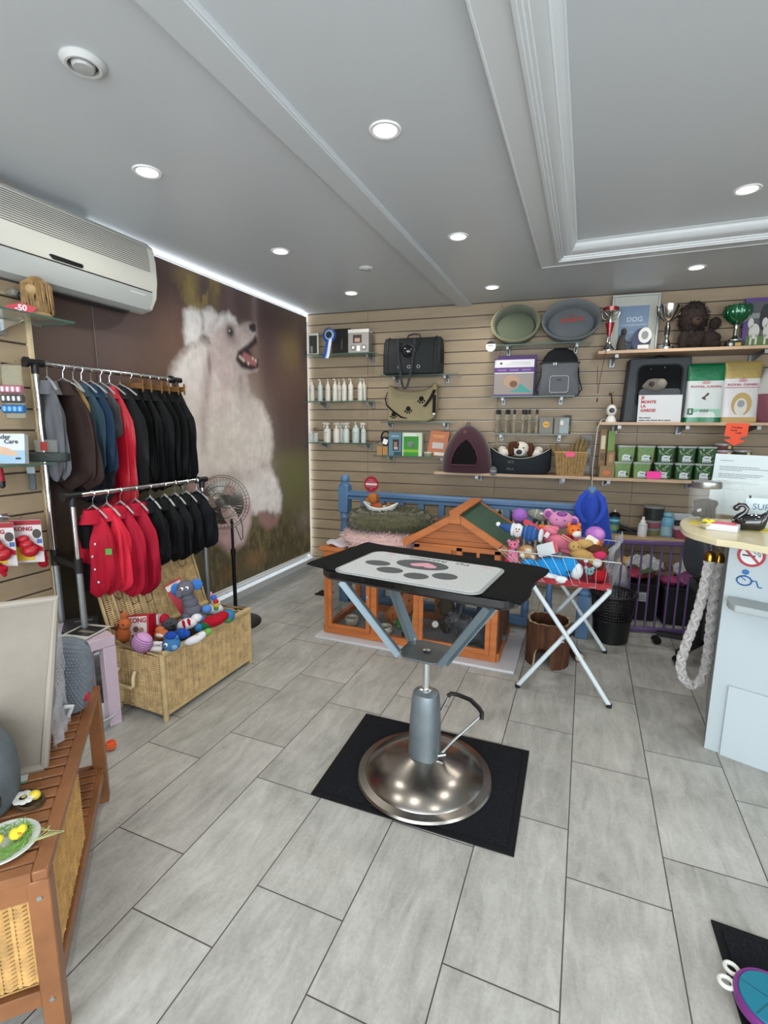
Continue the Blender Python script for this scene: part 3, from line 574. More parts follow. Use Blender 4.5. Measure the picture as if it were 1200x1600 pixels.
# ---- shelf e : beige paw bag
t, w = WT('shoulder_bag', 'beige canvas shoulder bag printed with black paws', 'bag', 607, 683, 657, .12, SZ['e'])
h = HZ(679, 597, .12, SZ['e']); BG = M('#8c8165', .8, bump=.2, bs=300)
front = [(-.5, .0), (.32, 0), (.46, .1), (.5, .35), (.5, .9), (.44, 1.0), (.4, .88), (.2, .78), (-.1, .76), (-.3, .82), (-.47, .95), (-.5, .6)]
b = MB(BG); b.prism([(x*w, z*h) for x, z in front], -.05, .05, 'xz'); b.build('canvas_body', t, bevel=.015)
def paw(b, x, y, z, s, m, ax='xz', a=0):
    b.mat(m); ca, sa = math.cos(a), math.sin(a)
    for dx, dz, r in ((0, 0, .5), (-.62, -.45, .19), (-.25, -.72, .19), (.22, -.72, .19), (.62, -.4, .19)):
        X = dx*ca-dz*sa; Z = dx*sa+dz*ca; b.prism([(x+s*(X+r*math.cos(q)), z+s*(Z+r*math.sin(q))) for q in [2*PI*k/14 for k in range(14)]], y-.001, y, 'xz')
b = MB(); BK = M('#17130f', .7)
for x, z, s in ((.2, .58, .046), (-.06, .33, .046), (-.36, .19, .042)): paw(b, x*w, -.0505, z*h, s, BK)
b.build('paw_print', t, smooth=False)
b = MB(BK); b.sheet(lambda u, v: (w*(.46-.1*u-.1*u*u)+(v-.5)*.03, -.058, h*(.8-.42*u)), 8, 1, .004); b.box(w*.46, -.056, h*.42, .03, .006, h*.5, .002)
b.tube([(-w*.5, -.03, h*.75), (-w*.54, -.05, h*.6), (-w*.5, -.057, h*.42), (-w*.35, -.058, h*.25), (-w*.2, -.057, h*.12), (-w*.08, -.056, h*.09)], [.006, .008, .009, .012, .01, .004], 8, flat=.4); b.mat(M('#8d8d8b', .3, 1)).box(w*.46, -.061, h*.2, .026, .006, .02, .002); b.build('strap', t)
# ---- shelf f
t, w = WT('product_box', 'small kraft cardboard box at the left end of the low glass shelf', 'box', 590, 607, 710, .12, SZ['f']); h = HZ(600, 697, .12, SZ['f'])
b = MB(M('#a3835c', .7)); b.box(-w*.26, 0, h/2, w*.48, .05, h, .001); b.box(w*.26, 0, h/2, w*.48, .05, h*.95, .001); b.mat(M('#b9772f')).box(w*.2, -.0255, h*.5, w*.2, .001, h*.6); b.build('carton', t)
t, w = WT('dog_harness', 'black dog harness with white label set on the small kraft box', 'harness', 596, 609, 697, .12, SZ['f'], dz=h+.001); h2 = HZ(602, 673, .12, SZ['f']+h)
b = MB(BLACK); b.tube([(w*.5*math.cos(a), .01*math.sin(2*a), h2*.5+h2*.46*math.sin(a)) for a in [2*PI*k/16 for k in range(16)]], .008, 6, True); b.box(0, -.004, h2*.35, w*.8, .01, h2*.5, .004); b.build('straps', t)
b = MB(WHITE); b.at(0, -.011, h2*.28, ry=.3).box(0, 0, 0, w*.55, .002, h2*.34); b.build('label', t)
t, w = WT('rope_toy', 'small brown twisted rope toy by the kraft box', 'toy', 577, 592, 697, .13, SZ['c'], dz=.008)
b = MB(M('#6d5445', .9)); b.tube([(-w*.5, 0, .006), (-w*.1, 0, .012), (w*.2, -.01, .006), (w*.5, 0, .0)], .006, 6); b.ball(-w*.3, 0, .008, .011); b.ball(w*.25, 0, .006, .010); b.build('rope', t)
t, w = WT('product_box', 'blue box with a dog photo on the low glass shelf', 'box', 608.5, 628, 711, .13, SZ['f']); h = HZ(618, 676, .13, SZ['f'])
b = MB(M('#557c8c', .45)); b.box(0, 0, h/2, w, .06, h, .001); b.mat(M('#2c2424')).box(w*.08, -.0305, h*.47, w*.5, .001, h*.48); b.mat(M('#97705f')).box(w*.05, -.0312, h*.5, w*.25, .001, h*.2); b.mat(M('#b8a5a5')).box(w*.08, -.0312, h*.33, w*.3, .001, h*.12); b.mat(M('#a9c0c8')).box(0, -.0305, h*.85, w*.6, .001, h*.04); b.mat(M('#24424a')).box(w*.2, -.0305, h*.09, w*.55, .001, h*.15); b.build('carton', t)
t, w = WT('product_box', 'bright green box on the low glass shelf', 'box', 629.5, 660, 712, .13, SZ['f']); h = HZ(645, 676, .13, SZ['f'])
b = MB(M('#c2cdb6', .45)); b.box(0, 0, h/2, w, .06, h, .001); b.mat(M('#2f8a28')).box(-w*.05, -.0305, h*.42, w*.76, .001, h*.84); b.mat(M('#7cae2a')).box(-w*.05, -.0312, h*.22, w*.76, .001, h*.12); b.mat(M('#d5dbd0')).box(-w*.1, -.0312, h*.91, w*.6, .001, h*.13)
b.mat(M('#6f7d74')).prism(ell(w*.17, h*.12, 14, -w*.07, h*.52), -.032, -.0305, 'xz'); b.mat(M('#55605a')).prism(ell(w*.09, h*.08, 12, w*.05, h*.44), -.0325, -.0305, 'xz'); b.build('carton', t)
t, w = WT('treat_pouch', 'orange treat pouch leaning behind the plum igloo', 'pouch', 667, 699, 712, .12, SZ['f']); h = HZ(683, 673, .12, SZ['f'])
b = MB(M('#b8673f', .4)); b.at(ry=.06, rx=-.1).prism([(-w*.5, 0), (w*.42, 0), (w*.5, h*.98), (-w*.4, h)], -.015, .015, 'xz'); b.mat(M('#c0b9b4')).box(0, -.0165, h*.42, w*.55, .001, h*.24); b.mat(M('#dfb46a')).box(0, -.0165, h*.8, w*.6, .001, h*.03); b.box(0, -.0165, h*.74, w*.5, .001, h*.02); b.mat(M('#d9d3c8')).box(w*.1, -.0165, h*.1, w*.5, .001, h*.12); b.build('pouch_body', t, bevel=.004)
t, w = WT('glass_jar', 'low glass jar with pale lid between green box and orange pouch', 'jar', 662, 676, 711, .16, SZ['f']); b = MB(M('#7f8468', .2, coat=.5)); b.lathe([(0, 0), (w*.45, 0), (w*.48, .01), (w*.48, .03), (0, .03)], 16); b.build('body', t); b = MB(M('#b9bba9', .4)); b.lathe([(0, .03), (w*.5, .03), (w*.5, .042), (0, .042)], 16); b.build('lid', t)
# ---- plum igloo on shelf k
t, w = WT('cat_igloo', 'plum fabric cat igloo with dark arched opening', 'pet bed', 691, 770, 734, .18, SZ['k'])
h = HZ(729, 663, .17, SZ['k']); PL = M('#3a2029', .85, sheen=.4, bump=.1, bs=200)
rings = []
for k in range(13):
    s = k/12; zz = h*s; q = (1-s**2.3)**.66 if s < 1 else .02; rings.append([(x*w*.5*max(q, .03), y*w*.38*max(q, .03), zz) for x, y in ell(1, 1, 28, p=.8)])
b = MB(PL); b.loft(rings); b.build('felt_shell', t)
# arched opening: framed ring + dark interior
ap = [(-.27, .16), (.22, .16), (.25, .3), (.2, .46), (.1, .62), (0, .70), (-.12, .60), (-.22, .44), (-.27, .28)]
def shell_y(x, z):
    s = min(.97, z/h); q = (1-s**2.3)**.66; X = min(.98, abs(x)/(w*.5*q)); return -w*.38*q*(1-X**2.5)**.4
b = MB(M('#0d090a', .9)); b.add([(x*w, shell_y(x*w, z*h)-.012, z*h) for x, z in ap]+[(0, shell_y(0, .35*h)-.014, .35*h)], [(i, (i+1) % 9, 9) for i in range(9)]); b.build('opening', t)
b = MB(M('#4a2b36', .85)); b.tube([(x*w, shell_y(x*w, z*h)-.010, z*h) for x, z in ap], .010, 8, True); b.build('opening_piping', t)
b = MB(M('#4a2b36', .85)); b.tube([(-.02, 0, h*.97), (-.012, 0, h+.012), (.01, 0, h+.012), (.014, 0, h*.97)], .005, 6); b.build('top_loop', t)
b = MB(M('#6b4a3a', .7)); b.prism(ell(.014, .018, 12, -.02, h*.84), shell_y(0, h*.84)-.006, shell_y(0, h*.84)+.006, 'xz'); b.build('patch', t)
# ---- dark dog bed with plush puppy
t, w = WT('dog_bed', 'dark blue-grey dog bed with pale piping on the wooden shelf', 'pet bed', 764, 860, 739, .17, SZ['k'], dz=.001)
h = HZ(812, 703, .17, SZ['k']); DN = M('#23282e', .8, bump=.2, bs=300)
def rim_z(a): return h*(.66+.42*math.cos(a)**2)
N = 36; out = []
for rr, zf in ((.88, 0), (1.0, .25), (1.0, .8), (.99, 1), (.9, 1.0), (.8, .8), (.76, .45), (.0, .42)):
    out.append([(w*.5*rr*math.cos(2*PI*k/N), .15*rr*math.sin(2*PI*k/N), (rim_z(2*PI*k/N) if zf > .5 else h*.8)*zf) for k in range(N)])
b = MB(DN); b.loft(out); b.build('bed_body', t)
b = MB(M('#b5b3a8', .7)); b.tube([(w*.5*.96*math.cos(2*PI*k/N), .15*.96*math.sin(2*PI*k/N), rim_z(2*PI*k/N)+.002) for k in range(N)], .003, 6, True); b.build('piping', t)
text('PETS', .03, M('#6f6d66', .7), t, -w*.12, -.149, h*.5, (PI/2, 0, .08)); text('RELAX', .026, M('#6f6d66', .7), t, -w*.12, -.149, h*.22, (PI/2, 0, .08))
t = T('round_tag', 'dark round swing tag hanging from the dark dog bed', 'tag', wall(on_wall(771, 730, .33)[0], .335, SZ['k']+.025), WA)
b = MB(M('#2a2d2f', .3)); b.prism(ell(.03, .04, 20), -.001, .001, 'xz'); b.mat(M('#8a8c8a')).prism(ell(.024, .006, 16), -.0015, -.001, 'xz'); b.build('card', t)
t, w = WT('plush_puppy', 'white and brown spotted plush puppy lying in the dark bed', 'soft toy', 779, 846, 716, .20, SZ['k'], dz=h*.66)
PW = M('#cfc9bd', .95, bump=.4, bs=120); PB = M('#4b2c1f', .95, bump=.4, bs=120)
b = MB(PW); b.ball(0, .0, .065, w*.30, .085, .055, 18); b.build('body', t)
b = MB(PW); b.ball(.01, -.08, .085, .062, .055, .055, 18); b.ball(.0, -.125, .055, .046, .035, .034, 16); b.mat(PB).ball(-.022, -.105, .105, .028, .028, .028, 12); b.build('head', t)
for s in (-1, 1):
    b = MB(PB); b.ball(s*.075+.01, -.07, .075, .034, .028, .055, 12); b.build('ear', t)
    b = MB(PW); b.ball(s*w*.36, -.05, .045, .045, .04, .035, 14); b.build('front_paw', t)
    b = MB(PW); b.ball(s*w*.42, .03, .06, .04, .04, .04, 14); b.build('hind_paw', t)
    b = MB(M('#0c0c0c', .2)); b.ball(.008+s*.024, -.142, .092, .0065); b.build('eye', t)
b = MB(PB); b.ball(-.05, .0, .11, .05, .05, .03, 12); b.build('brown_patch', t)
b = MB(M('#101a2c', .5)); b.ball(-.002, -.157, .058, .024, .013, .02, 12); b.build('nose', t)
# ---- basket of chew sticks
WK = M('#a98a5e', .7, var=.2, vs=40)
def weave(b, a, c, d_, e, step, amp=.004, m=None, alt=True):      # staked weave: flat strands passing alternately over stakes
    a, c, d_, e = [Vector(q) for q in (a, c, d_, e)]; L = (c-a).length; Hh = (e-a).length; ns = max(4, round(L/step)); nr = max(4, round(Hh/.0105)); n = (c-a).cross(e-a).normalized(); b.mat(m)
    for r in range(nr):
        v = (r+.5)/nr; P = []
        for k in range(ns*2+1): u = k/(ns*2); P.append((a*(1-u)+c*u)*(1-v)+(e*(1-u)+d_*u)*v+n*amp*math.sin(k*PI/2)*(1 if r % 2 or not alt else -1))
        b.tube(P, Hh/nr*.5, 4, flat=.8)
    for k in range(ns): u = (k+.5)/ns; b.bar(a*(1-u)+c*u, e*(1-u)+d_*u, .007, .006, n)
t, w = WT('wicker_basket', 'small wicker basket full of chew sticks at the end of the wooden shelf', 'basket', 866, 914, 738, .19, SZ['k']); h = HZ(888, 706, .19, SZ['k'])
bw, tw, dp = w*.42, w*.52, .085
b = MB(WK); C1 = [(-bw, -dp*.85), (bw, -dp*.85), (bw, dp*.85), (-bw, dp*.85)]; C2 = [(-tw, -dp), (tw, -dp), (tw, dp), (-tw, dp)]
for i in range(4):
    j = (i+1) % 4; weave(b, (*C1[i], .004), (*C1[j], .004), (*C2[j], h), (*C2[i], h), .02, .003, WK)
b.box(0, 0, .004, bw*2, dp*1.7, .006); b.build('woven_body', t)
b = MB(WK); b.tube([(x, y, h) for x, y in C2], .006, 8, True); b.build('rim', t)
st = None
for k, (x, y, rx, ry, L) in enumerate(((-.07, 0, .1, -.5, .2), (-.05, -.02, -.1, -.35, .19), (-.03, .02, .1, -.42, .2), (0, -.02, -.1, -.6, .17), (.03, .02, .1, .12, .22), (.045, -.01, 0, .22, .24), (.06, .02, .1, .3, .22), (.05, .03, .1, .42, .2), (.0, .03, .15, .05, .19), (-.01, 0, 0, -.2, .16))):
    lab = 'brown dried chew stick standing in the small wicker basket on the shelf'
    if st is None:
        b = MB(M('#7d6a44', .8, var=.25, vs=25)); b.tube([(0, 0, 0), (.003, 0, .08), (-.002, .002, .15), (0, 0, .2)], [.011, .013, .012, .010], 8); st = b.build('chew_stick'); tag(st, lab, 'chew stick', 'chew sticks in the small basket'); o = st
    else: o = st.copy(); COL.objects.link(o)
    o.location = t.location+Matrix.Rotation(WA, 3, 'Z')@Vector((x*.75, y, .05)); o.rotation_euler = (rx, ry, WA); o.scale = (1.15, 1.15, L/.2*1.12)
t2 = T('price_star', 'pink star-edged price card in front of the chew sticks', 'price card', t.location+Matrix.Rotation(WA, 3, 'Z')@Vector((-.01, -dp-.004, h*.92)), WA)
def starcard(b, w, h, n=9):
    P = []
    for k in range(4*n):
        a = 2*PI*k/(4*n); q = 1 if k % 2 else .86; m_ = max(abs(math.cos(a)), abs(math.sin(a))); P.append((w*.5*q*math.cos(a)/m_, h*.5*q*math.sin(a)/m_))
    b.prism(P, -.0008, .0008, 'xz')
b = MB(M('#e8487e', .5)); starcard(b, .075, .045); b.build('card', t2)
t, w = WT('product_box', 'grey printed carton standing behind the wicker basket', 'box', 903, 921, 736, .08, SZ['k']); h = HZ(912, 680, .08, SZ['k'])
b = MB(M('#6f6f6d', .5)); b.box(0, 0, h/2, w, .05, h, .001)
for k in range(4): b.mat(M(('#8f9396', '#55595c')[k % 2])).box(0, -.0255, h*(.15+.22*k), w*.85, .001, h*.14)
b.build('carton', t)
# ---- shelf g: two oval beds stood on edge
def oval_bed(name, label, pl, pr, pb, pt, d, mo, mi, mc, trim, lean=.22):
    t, w = WT(name, label, 'pet bed', pl, pr, pb, d, SZ['g'], dz=.006); h = HZ((pl+pr)/2, pt, d, SZ['g']); t.rotation_euler = Euler((-lean, 0, WA)); h = h/math.cos(lean)
    b = MB(mo); N = 40; R = []
    for rr, yy in ((.72, .07), (.9, .06), (1.0, -.02), (1.0, -.06), (.97, -.072), (.91, -.06), (.86, .0), (.82, .03), (.0, .032)):
        dip = lambda a: -.03*max(0, math.sin(a+PI))**2*0
        R.append([(w*.5*rr*math.cos(2*PI*k/N), yy, h*.5+h*.5*rr*math.sin(2*PI*k/N)) for k in range(N)])
    b.loft(R); b.build('bolster', t)
    b = MB(mi); R = [[(w*.5*rr*math.cos(2*PI*k/N), yy, h*.47+h*.5*rr*math.sin(2*PI*k/N)) for k in range(N)] for rr, yy in ((.80, .028), (.81, .012), (.76, .0), (.0, -.006))]
    b.loft(R); b.build('cushion', t)
    b = MB(trim); b.tube([(w*.5*1.0*math.cos(2*PI*k/N), -.062, h*.5+h*.5*1.0*math.sin(2*PI*k/N)) for k in range(N)], .003, 6, True); b.build('piping', t)
    return t, w, h
oval_bed('pet_bed', 'green-grey oval pet bed with yellow piping stood on edge', 767, 842, 536, 479, .155, M('#6f7468', .85, bump=.2, bs=150), M('#51584a', .9, bump=.2, bs=150), None, M('#a39a5c', .6))
t, w, h = oval_bed('pet_bed', 'grey oval pet bed with red lettering stood on edge', 845, 937, 534, 471, .15, M('#767b7e', .85, bump=.2, bs=150), M('#63686b', .9, bump=.2, bs=150), None, M('#6b7073', .6))
text('Vintage', .062, M('#b2493f', .6), t, .0, -.009, h*.56, (PI/2, -.12, 0), bold=.001, shear=.3); text('Dog', .024, M('#b2493f', .6), t, 0, -.009, h*.66, (PI/2, -.1, 0), shear=.3)
t = T('round_tag', 'round white swing tag hanging from the green-grey bed', 'tag', wall(on_wall(767.5, 541, .2)[0], .235, on_wall(767.5, 541, .235)[1]), WA)
b = MB(M('#d9d7cf', .5)); b.prism(ell(.04, .043, 28), -.001, .001, 'xz'); b.mat(BLACK).prism([(x, y) for x, y in ell(.04, .043, 28) if y > .018], -.0016, -.001, 'xz')
for k in (-1, 0, 1): b.prism(ell(.005, .005, 10, k*.014, .005), -.0018, -.001, 'xz')
b.build('card', t); b = MB(BLACK); b.tube([(0, 0, .042), (.003, -.002, .085)], .0008, 5); b.build('string', t)
# ---- shelf h : purple boxes and backpack
for (pl, pr, pt, d, lab) in ((776, 836, 556, .08, 'purple carton standing behind its twin'), (771, 833, 561, .15, 'white and purple carton with a sleeping cat picture')):
    t, w = WT('product_box', lab, 'box', pl, pr, 617, d, SZ['h']); h = HZ((pl+pr)/2, pt, d, SZ['h'])
    b = MB(M('#4d2a6d', .45)); b.box(0, 0, h/2, w, .05, h, .001); y = -.0255
    if d > .1:
        b.mat(M('#cfced2')).box(0, y, h*.87, w*.98, .001, h*.2); b.mat(M('#8e8580')).box(0, y, h*.33, w*.98, .001, h*.55); b.mat(M('#cfced2')).box(0, y, h*.61, w*.98, .001, h*.05)
        b.mat(M('#a98a72')).prism(ell(w*.2, h*.17, 16, -w*.05, h*.4), y-.001, y, 'xz'); b.mat(M('#6d4a3a')).prism(ell(w*.1, h*.09, 16, 0, h*.33), y-.0015, y, 'xz'); b.mat(M('#3f8f8a')).prism([(-w*.1, h*.12), (w*.48, h*.1), (w*.3, h*.24), (w*.16, h*.36), (w*.12, h*.22)], y-.001, y, 'xz')
        for k in range(3): b.mat(M('#7c5f9b')).box(-w*.3+k*w*.3, y-.0005, h*.70, w*.22, .001, h*.05)
        b.mat(M('#9c9aa5')).box(w*.15, y-.0005, h*.9, w*.5, .001, h*.012); b.box(w*.1, y-.0005, h*.85, w*.6, .001, h*.01); b.mat(M('#342c38')).box(-w*.33, y-.0005, h*.88, w*.06, .001, h*.05)
    b.build('carton', t, smooth=False)
t, w = WT('backpack', 'grey pet backpack with black mesh top on the glass shelf', 'backpack', 838, 906, 617, .14, SZ['h']); h = HZ(872, 544, .14, SZ['h'])
GB = M('#63666a', .85, bump=.3, bs=350, var=.1, vs=200)
b = MB(GB); R = []
for s, wx_, dy in ((0, .46, .08), (.05, .5, .09), (.3, .46, .09), (.55, .42, .085), (.68, .44, .085)):
    R.append([(x*w*wx_, y*dy, s*h) for x, y in ell(1, 1, 28, p=.55)])
b.loft(R); b.build('bag_body', t)
b = MB(M('#16181a', .8)); R = [[(x*w*wx_, y*dy, s*h) for x, y in ell(1, 1, 28, p=.6)] for s, wx_, dy in ((.68, .42, .083), (.8, .38, .08), (.92, .28, .065), (.98, .16, .04), (1, .03, .01))]
b.loft(R); b.build('mesh_hood', t)
b = MB(M('#24272a', .6)); b.tube([(x*w*.44, y*.087, .68*h) for x, y in ell(1, 1, 28, p=.55)], .006, 6, True); b.build('zip', t)
b = MB(GB); b.prism([(x, z+h*.23) for x, z in rrect(w*.42, h*.34, .02)], -.108, -.085, 'xz'); b.build('pocket', t, bevel=.004)
b = MB(M('#c2c4c2', .6)); b.tube([(x, -.109, z+h*.23) for x, z in rrect(w*.42, h*.34, .02)], .0022, 6, True); b.build('pocket_piping', t)
b = MB(BLACK); b.box(0, -.110, h*.32, w*.1, .002, .01); b.build('badge', t)
b = MB(M('#b9bbb9', .3, 1)); b.box(-w*.14, -.092, h*.65, .007, .004, .02, .001); b.box(-w*.09, -.092, h*.65, .007, .004, .02, .001); b.build('zip_pull', t)
for s in (-1, 1):
    b = MB(BLACK); b.tube([(s*w*.42, -.03, h*.6), (s*w*.43, -.06, h*.4), (s*w*.52, -.07, h*.12), (s*w*.40, -.05, .0)], .006, 6); b.build('side_strap', t)
# ---- shelf i : tapered clear bottles with black caps, boxes
pr = None
for px, d, s in ((776, .12, 'first from the left'), (779.5, .07, 'behind the first'), (790.5, .12, 'second from the left'), (794, .07, 'behind the second'), (802.5, .12, 'third from the left, brownish inside'), (816, .12, 'fourth from the left, amber inside'), (820.5, .08, 'behind the fourth'), (826, .12, 'fifth from the left'), (837.5, .12, 'last, beside the grey boxes')):
    lab = 'clear tapered bottle with black cap, '+s; loc = wall(on_wall(px, 676, d)[0], d, SZ['i'])
    if pr is None:
        h = HZ(790, 640, .12, SZ['i']); pr = T('perfume_bottle', lab, 'bottle', loc, WA, 'clear tapered bottles with black caps')
        b = MB(M('#b5b3a0', .08, alpha=.25)); b.lathe([(0, 0), (.021, 0), (.022, .004), (.012, h*.8), (.010, h*.82), (0, h*.82)], 16); b.build('bottle_glass', pr)
        b = MB(M('#7d5a38', .2, alpha=.35)); b.lathe([(0, .004), (.018, .004), (.013, h*.55), (0, h*.55)], 16); b.build('liquid', pr)
        b = MB(BLACK); b.lathe([(0, h*.8), (.011, h*.8), (.010, h), (0, h)], 14); b.build('cap', pr)
    else: dup(pr, loc, WA, lab)
for pl, pr_, lab, c2 in ((842, 863, 'grey box with yellow round sticker', '#d0a23c'), (865, 888, 'grey box with pale picture, right of the one with the sticker', '#a9b4b6')):
    t, w = WT('product_box', lab, 'box', pl, pr_, 677, .12, SZ['i']); h = HZ((pl+pr_)/2, 652, .12, SZ['i']); b = MB(M('#77746f', .55)); b.box(0, 0, h/2, w, .05, h, .001)
    if c2[1] == 'd': b.mat(M(c2)).prism(ell(w*.25, w*.25, 20, 0, h*.57), -.026, -.025, 'xz'); b.mat(M('#8d3f2c')).box(0, -.0265, h*.57, w*.3, .001, h*.04)
    else: b.mat(M('#8f9c9f')).box(w*.18, -.0255, h*.48, w*.6, .001, h*.9); b.mat(M('#d9d6c9')).prism(ell(w*.12, h*.17, 14, 0, h*.65), -.027, -.025, 'xz'); b.mat(M('#b08a5a')).box(w*.0, -.0275, h*.52, w*.13, .001, h*.05)
    b.build('carton', t, smooth=False)
t, w = WT('product_box', 'tall dark green box behind the two grey boxes', 'box', 880, 891, 677, .06, SZ['i']); h = HZ(885, 649, .06, SZ['i']); b = MB(M('#2b3323', .5)); b.box(0, 0, h/2, w, .04, h, .001); b.mat(M('#77743f')).box(0, -.0205, h*.3, w*.8, .001, h*.3); b.build('carton', t, smooth=False)
# ---- round red no-entry sticker standing on the railing
# ================================================================== right-hand shelves
def ZT(name, label, cat, px, py, z, rz=0, group=None):
    """thing standing on height z below pixel (px,py); returns thing and metres per pixel there"""
    p = on_z(px, py, z); return T(name, label, cat, p, rz, group), (p-CPOS).dot(CF)/FOC
# ---- shelf m: trophies
t, w = WT('framed_poster', 'large silver-framed certificate with blue dog print behind the trophies', 'frame', 951, 1025, 545, .06, SZ['m']); h = HZ(988, 460, .06, SZ['m'])
b = MB(M('#a5a7a4', .3, .8))
for x, z, a, c in ((0, h-.008, w, .016), (0, .008, w, .016), (-w/2+.008, h/2, .016, h-.03), (w/2-.008, h/2, .016, h-.03)): b.box(x, 0, z, a, .022, c, .002)
b.build('frame_border', t)
b = MB(M('#b5b3a3', .5)); b.box(0, .002, h/2, w-.03, .006, h-.03); b.mat(M('#2f6496', .4)).box(-w*.02, -.0015, h*.45, w*.62, .001, h*.72); b.mat(M('#5b8cb5')).box(-w*.02, -.0022, h*.37, w*.62, .0008, h*.03); b.box(-w*.02, -.0022, h*.27, w*.62, .0008, h*.02); b.mat(M('#1f4a78')).prism(ell(w*.2, h*.1, 16, w*.02, h*.2), -.0032, -.002, 'xz'); b.build('certificate', t, smooth=False)
text('DOG', .05, M('#d5dde2', .5), t, 0, -.004, h*.58); text('CHAMPIONNAT DE FRANCE', .014, M('#c5d0d8', .5), t, 0, -.004, h*.49)
b = MB(M('#dfe9ea', .03, alpha=.12)); b.box(0, -.006, h/2, w-.03, .002, h-.03); b.build('glass', t, smooth=False)
def cup(px, py, top, label, d, prof, mats, name='trophy_cup'):
    t = T(name, label, 'trophy', wall(on_wall(px, py, d)[0], d, SZ['m']), WA); H = HZ(px, top, d, SZ['m'])
    for nm_, m, pr_ in zip(('base', 'stem', 'bowl'), mats, prof):
        b = MB(m); b.lathe([(r*H, z*H) for r, z in pr_], 24); b.build(nm_, t)
    return t, H
SIL = M('#c9c9c6', .15, 1); RED = M('#8e1f2d', .25, .4, coat=.5)
t, H = cup(950, 546, 481, 'red and silver trophy cup with conical red stem, leftmost on the top shelf', .2,
   [[(.0, 0), (.17, 0), (.17, .05), (.13, .08), (.07, .16), (.05, .24), (.04, .36), (0, .36)], [(0, .36), (.035, .36), (.09, .62), (.1, .66), (0, .66)], [(0, .66), (.04, .66), (.05, .78), (.12, .86), (.165, .92), (.175, .995), (.16, 1), (.02, .88), (0, .88)]], (SIL, RED, SIL))
b = MB(RED); b.lathe([(.167*H, .925*H), (.178*H, .99*H), (.17*H, 1.0*H), (.155*H, .93*H)], 24, cap=False); b.build('red_band', t)
for s in (-1, 1): b = MB(SIL); b.tube([(s*.15*H, 0, .95*H), (s*.2*H, 0, .9*H), (s*.17*H, 0, .78*H), (s*.07*H, 0, .72*H)], .004, 6); b.build('handle', t)
t, H = cup(1040, 543, 477, 'silver trophy cup with dark ribbed stem beside the poodle figure', .18,
   [[(0, 0), (.16, 0), (.16, .08), (.09, .14), (.05, .26), (.05, .34), (0, .34)], [(0, .34), (.055, .34), (.06, .52), (.04, .56), (.03, .62), (0, .62)], [(0, .62), (.05, .64), (.13, .74), (.19, .9), (.2, 1), (.185, 1), (.12, .8), (0, .75)]], (SIL, M('#5a5a58', .25, .9), SIL))
b = MB(M('#d0cfca', .5)); b.box(0, 0, .02, .07, .06, .038, .002); b.build('plinth', t)
for s in (-1, 1): b = MB(M('#4b4b49', .2, 1)); b.tube([(s*.19*H, 0, .95*H), (s*.25*H, 0, .99*H), (s*.23*H, 0, .8*H), (s*.08*H, 0, .66*H)], .004, 6); b.build('handle', t)
t, H = cup(1147, 537, 477, 'trophy with green fluted glass bowl on black plinth', .17,
   [[(0, .17), (.15, .17), (.15, .2), (.05, .3), (.04, .45), (0, .45)], [(0, .44), (.04, .44), (.06, .5), (.05, .56), (0, .56)], [(0, .54), (.1, .56), (.22, .66), (.285, .8), (.28, .96), (.25, .98), (.2, .75), (0, .7)]], (SIL, SIL, M('#11603c', .12, .5, coat=1)))
b = MB(M('#11603c', .12, .5, coat=1)); H2 = H
for k in range(14): a = 2*PI*k/14; b.ball(.25*H*math.cos(a), .25*H*math.sin(a), .86*H, .05*H, .05*H, .14*H, 8)
b.build('bowl_fluting', t)
b = MB(M('#1e1a18', .3)); b.box(0, 0, .085*H, .36*H, .2*H, .17*H, .002); b.build('plinth', t); b = MB(M('#a98d45', .3, .8)); b.box(.05*H, -.1015*H, .09*H, .12*H, .001, .07*H); b.mat(SIL).prism(ell(.04*H, .04*H, 16, -.1*H, .09*H), -.104*H, -.1*H, 'xz'); b.build('plate', t)
t, w = WT('round_plaque', 'blue round plaque with white dog medallion in front of the framed certificate', 'plaque', 984, 1018, 543, .17, SZ['m']); h = HZ(1001, 511, .17, SZ['m'])
b = MB(M('#252b4a', .35)); b.prism([(x, z+h*.48) for x, z in ell(w*.44, h*.48, 32)], -.006, .006, 'xz'); b.build('disc', t)
b = MB(M('#c9cbc9', .35)); b.prism(ell(w*.3, h*.31, 28, w*.14, h*.66), -.010, -.006, 'xz'); b.mat(M('#7d8280')).prism(ell(w*.16, h*.17, 20, w*.14, h*.66), -.011, -.010, 'xz'); b.mat(M('#cfd0ce')).box(w*.1, -.008, h*.2, w*.5, .002, h*.16); b.build('medallion', t)
b = MB(M('#4a4c50')); b.bar((0, .005, h*.5), (0, .04, .003), .02, .003); b.build('stand', t)
FD = M('#2b2422', .95, bump=.8, bs=120)
t, w = WT('dog_statuette', 'small dark furry seated dog statuette before the framed certificate', 'statuette', 958, 982, 545, .17, SZ['m']); h = HZ(970, 513, .17, SZ['m'])
FG = M('#474340', .95, bump=.6, bs=100); b = MB(FG); b.tube([(w*.05, 0, 0), (0, 0, h*.3), (w*.02, 0, h*.6), (w*.08, 0, h*.8)], [w*.34, w*.32, w*.22, w*.12], 12); b.ball(w*.1, -.01, h*.84, w*.2, w*.2, h*.16, 12); b.ball(w*.1, -.03, h*.8, w*.1, w*.14, h*.08, 10); b.build('body', t)
b = MB(FG); b.tube([(-w*.05, 0, h*.1), (-w*.4, .02, h*.05), (-w*.5, .02, h*.02)], [w*.15, w*.1, w*.03], 8); b.build('tail', t)
t, w = WT('poodle_figure', 'big dark brown plush poodle head and body on the top shelf', 'soft toy', 1053, 1123, 541, .16, SZ['m']); h = HZ(1080, 472, .16, SZ['m'])
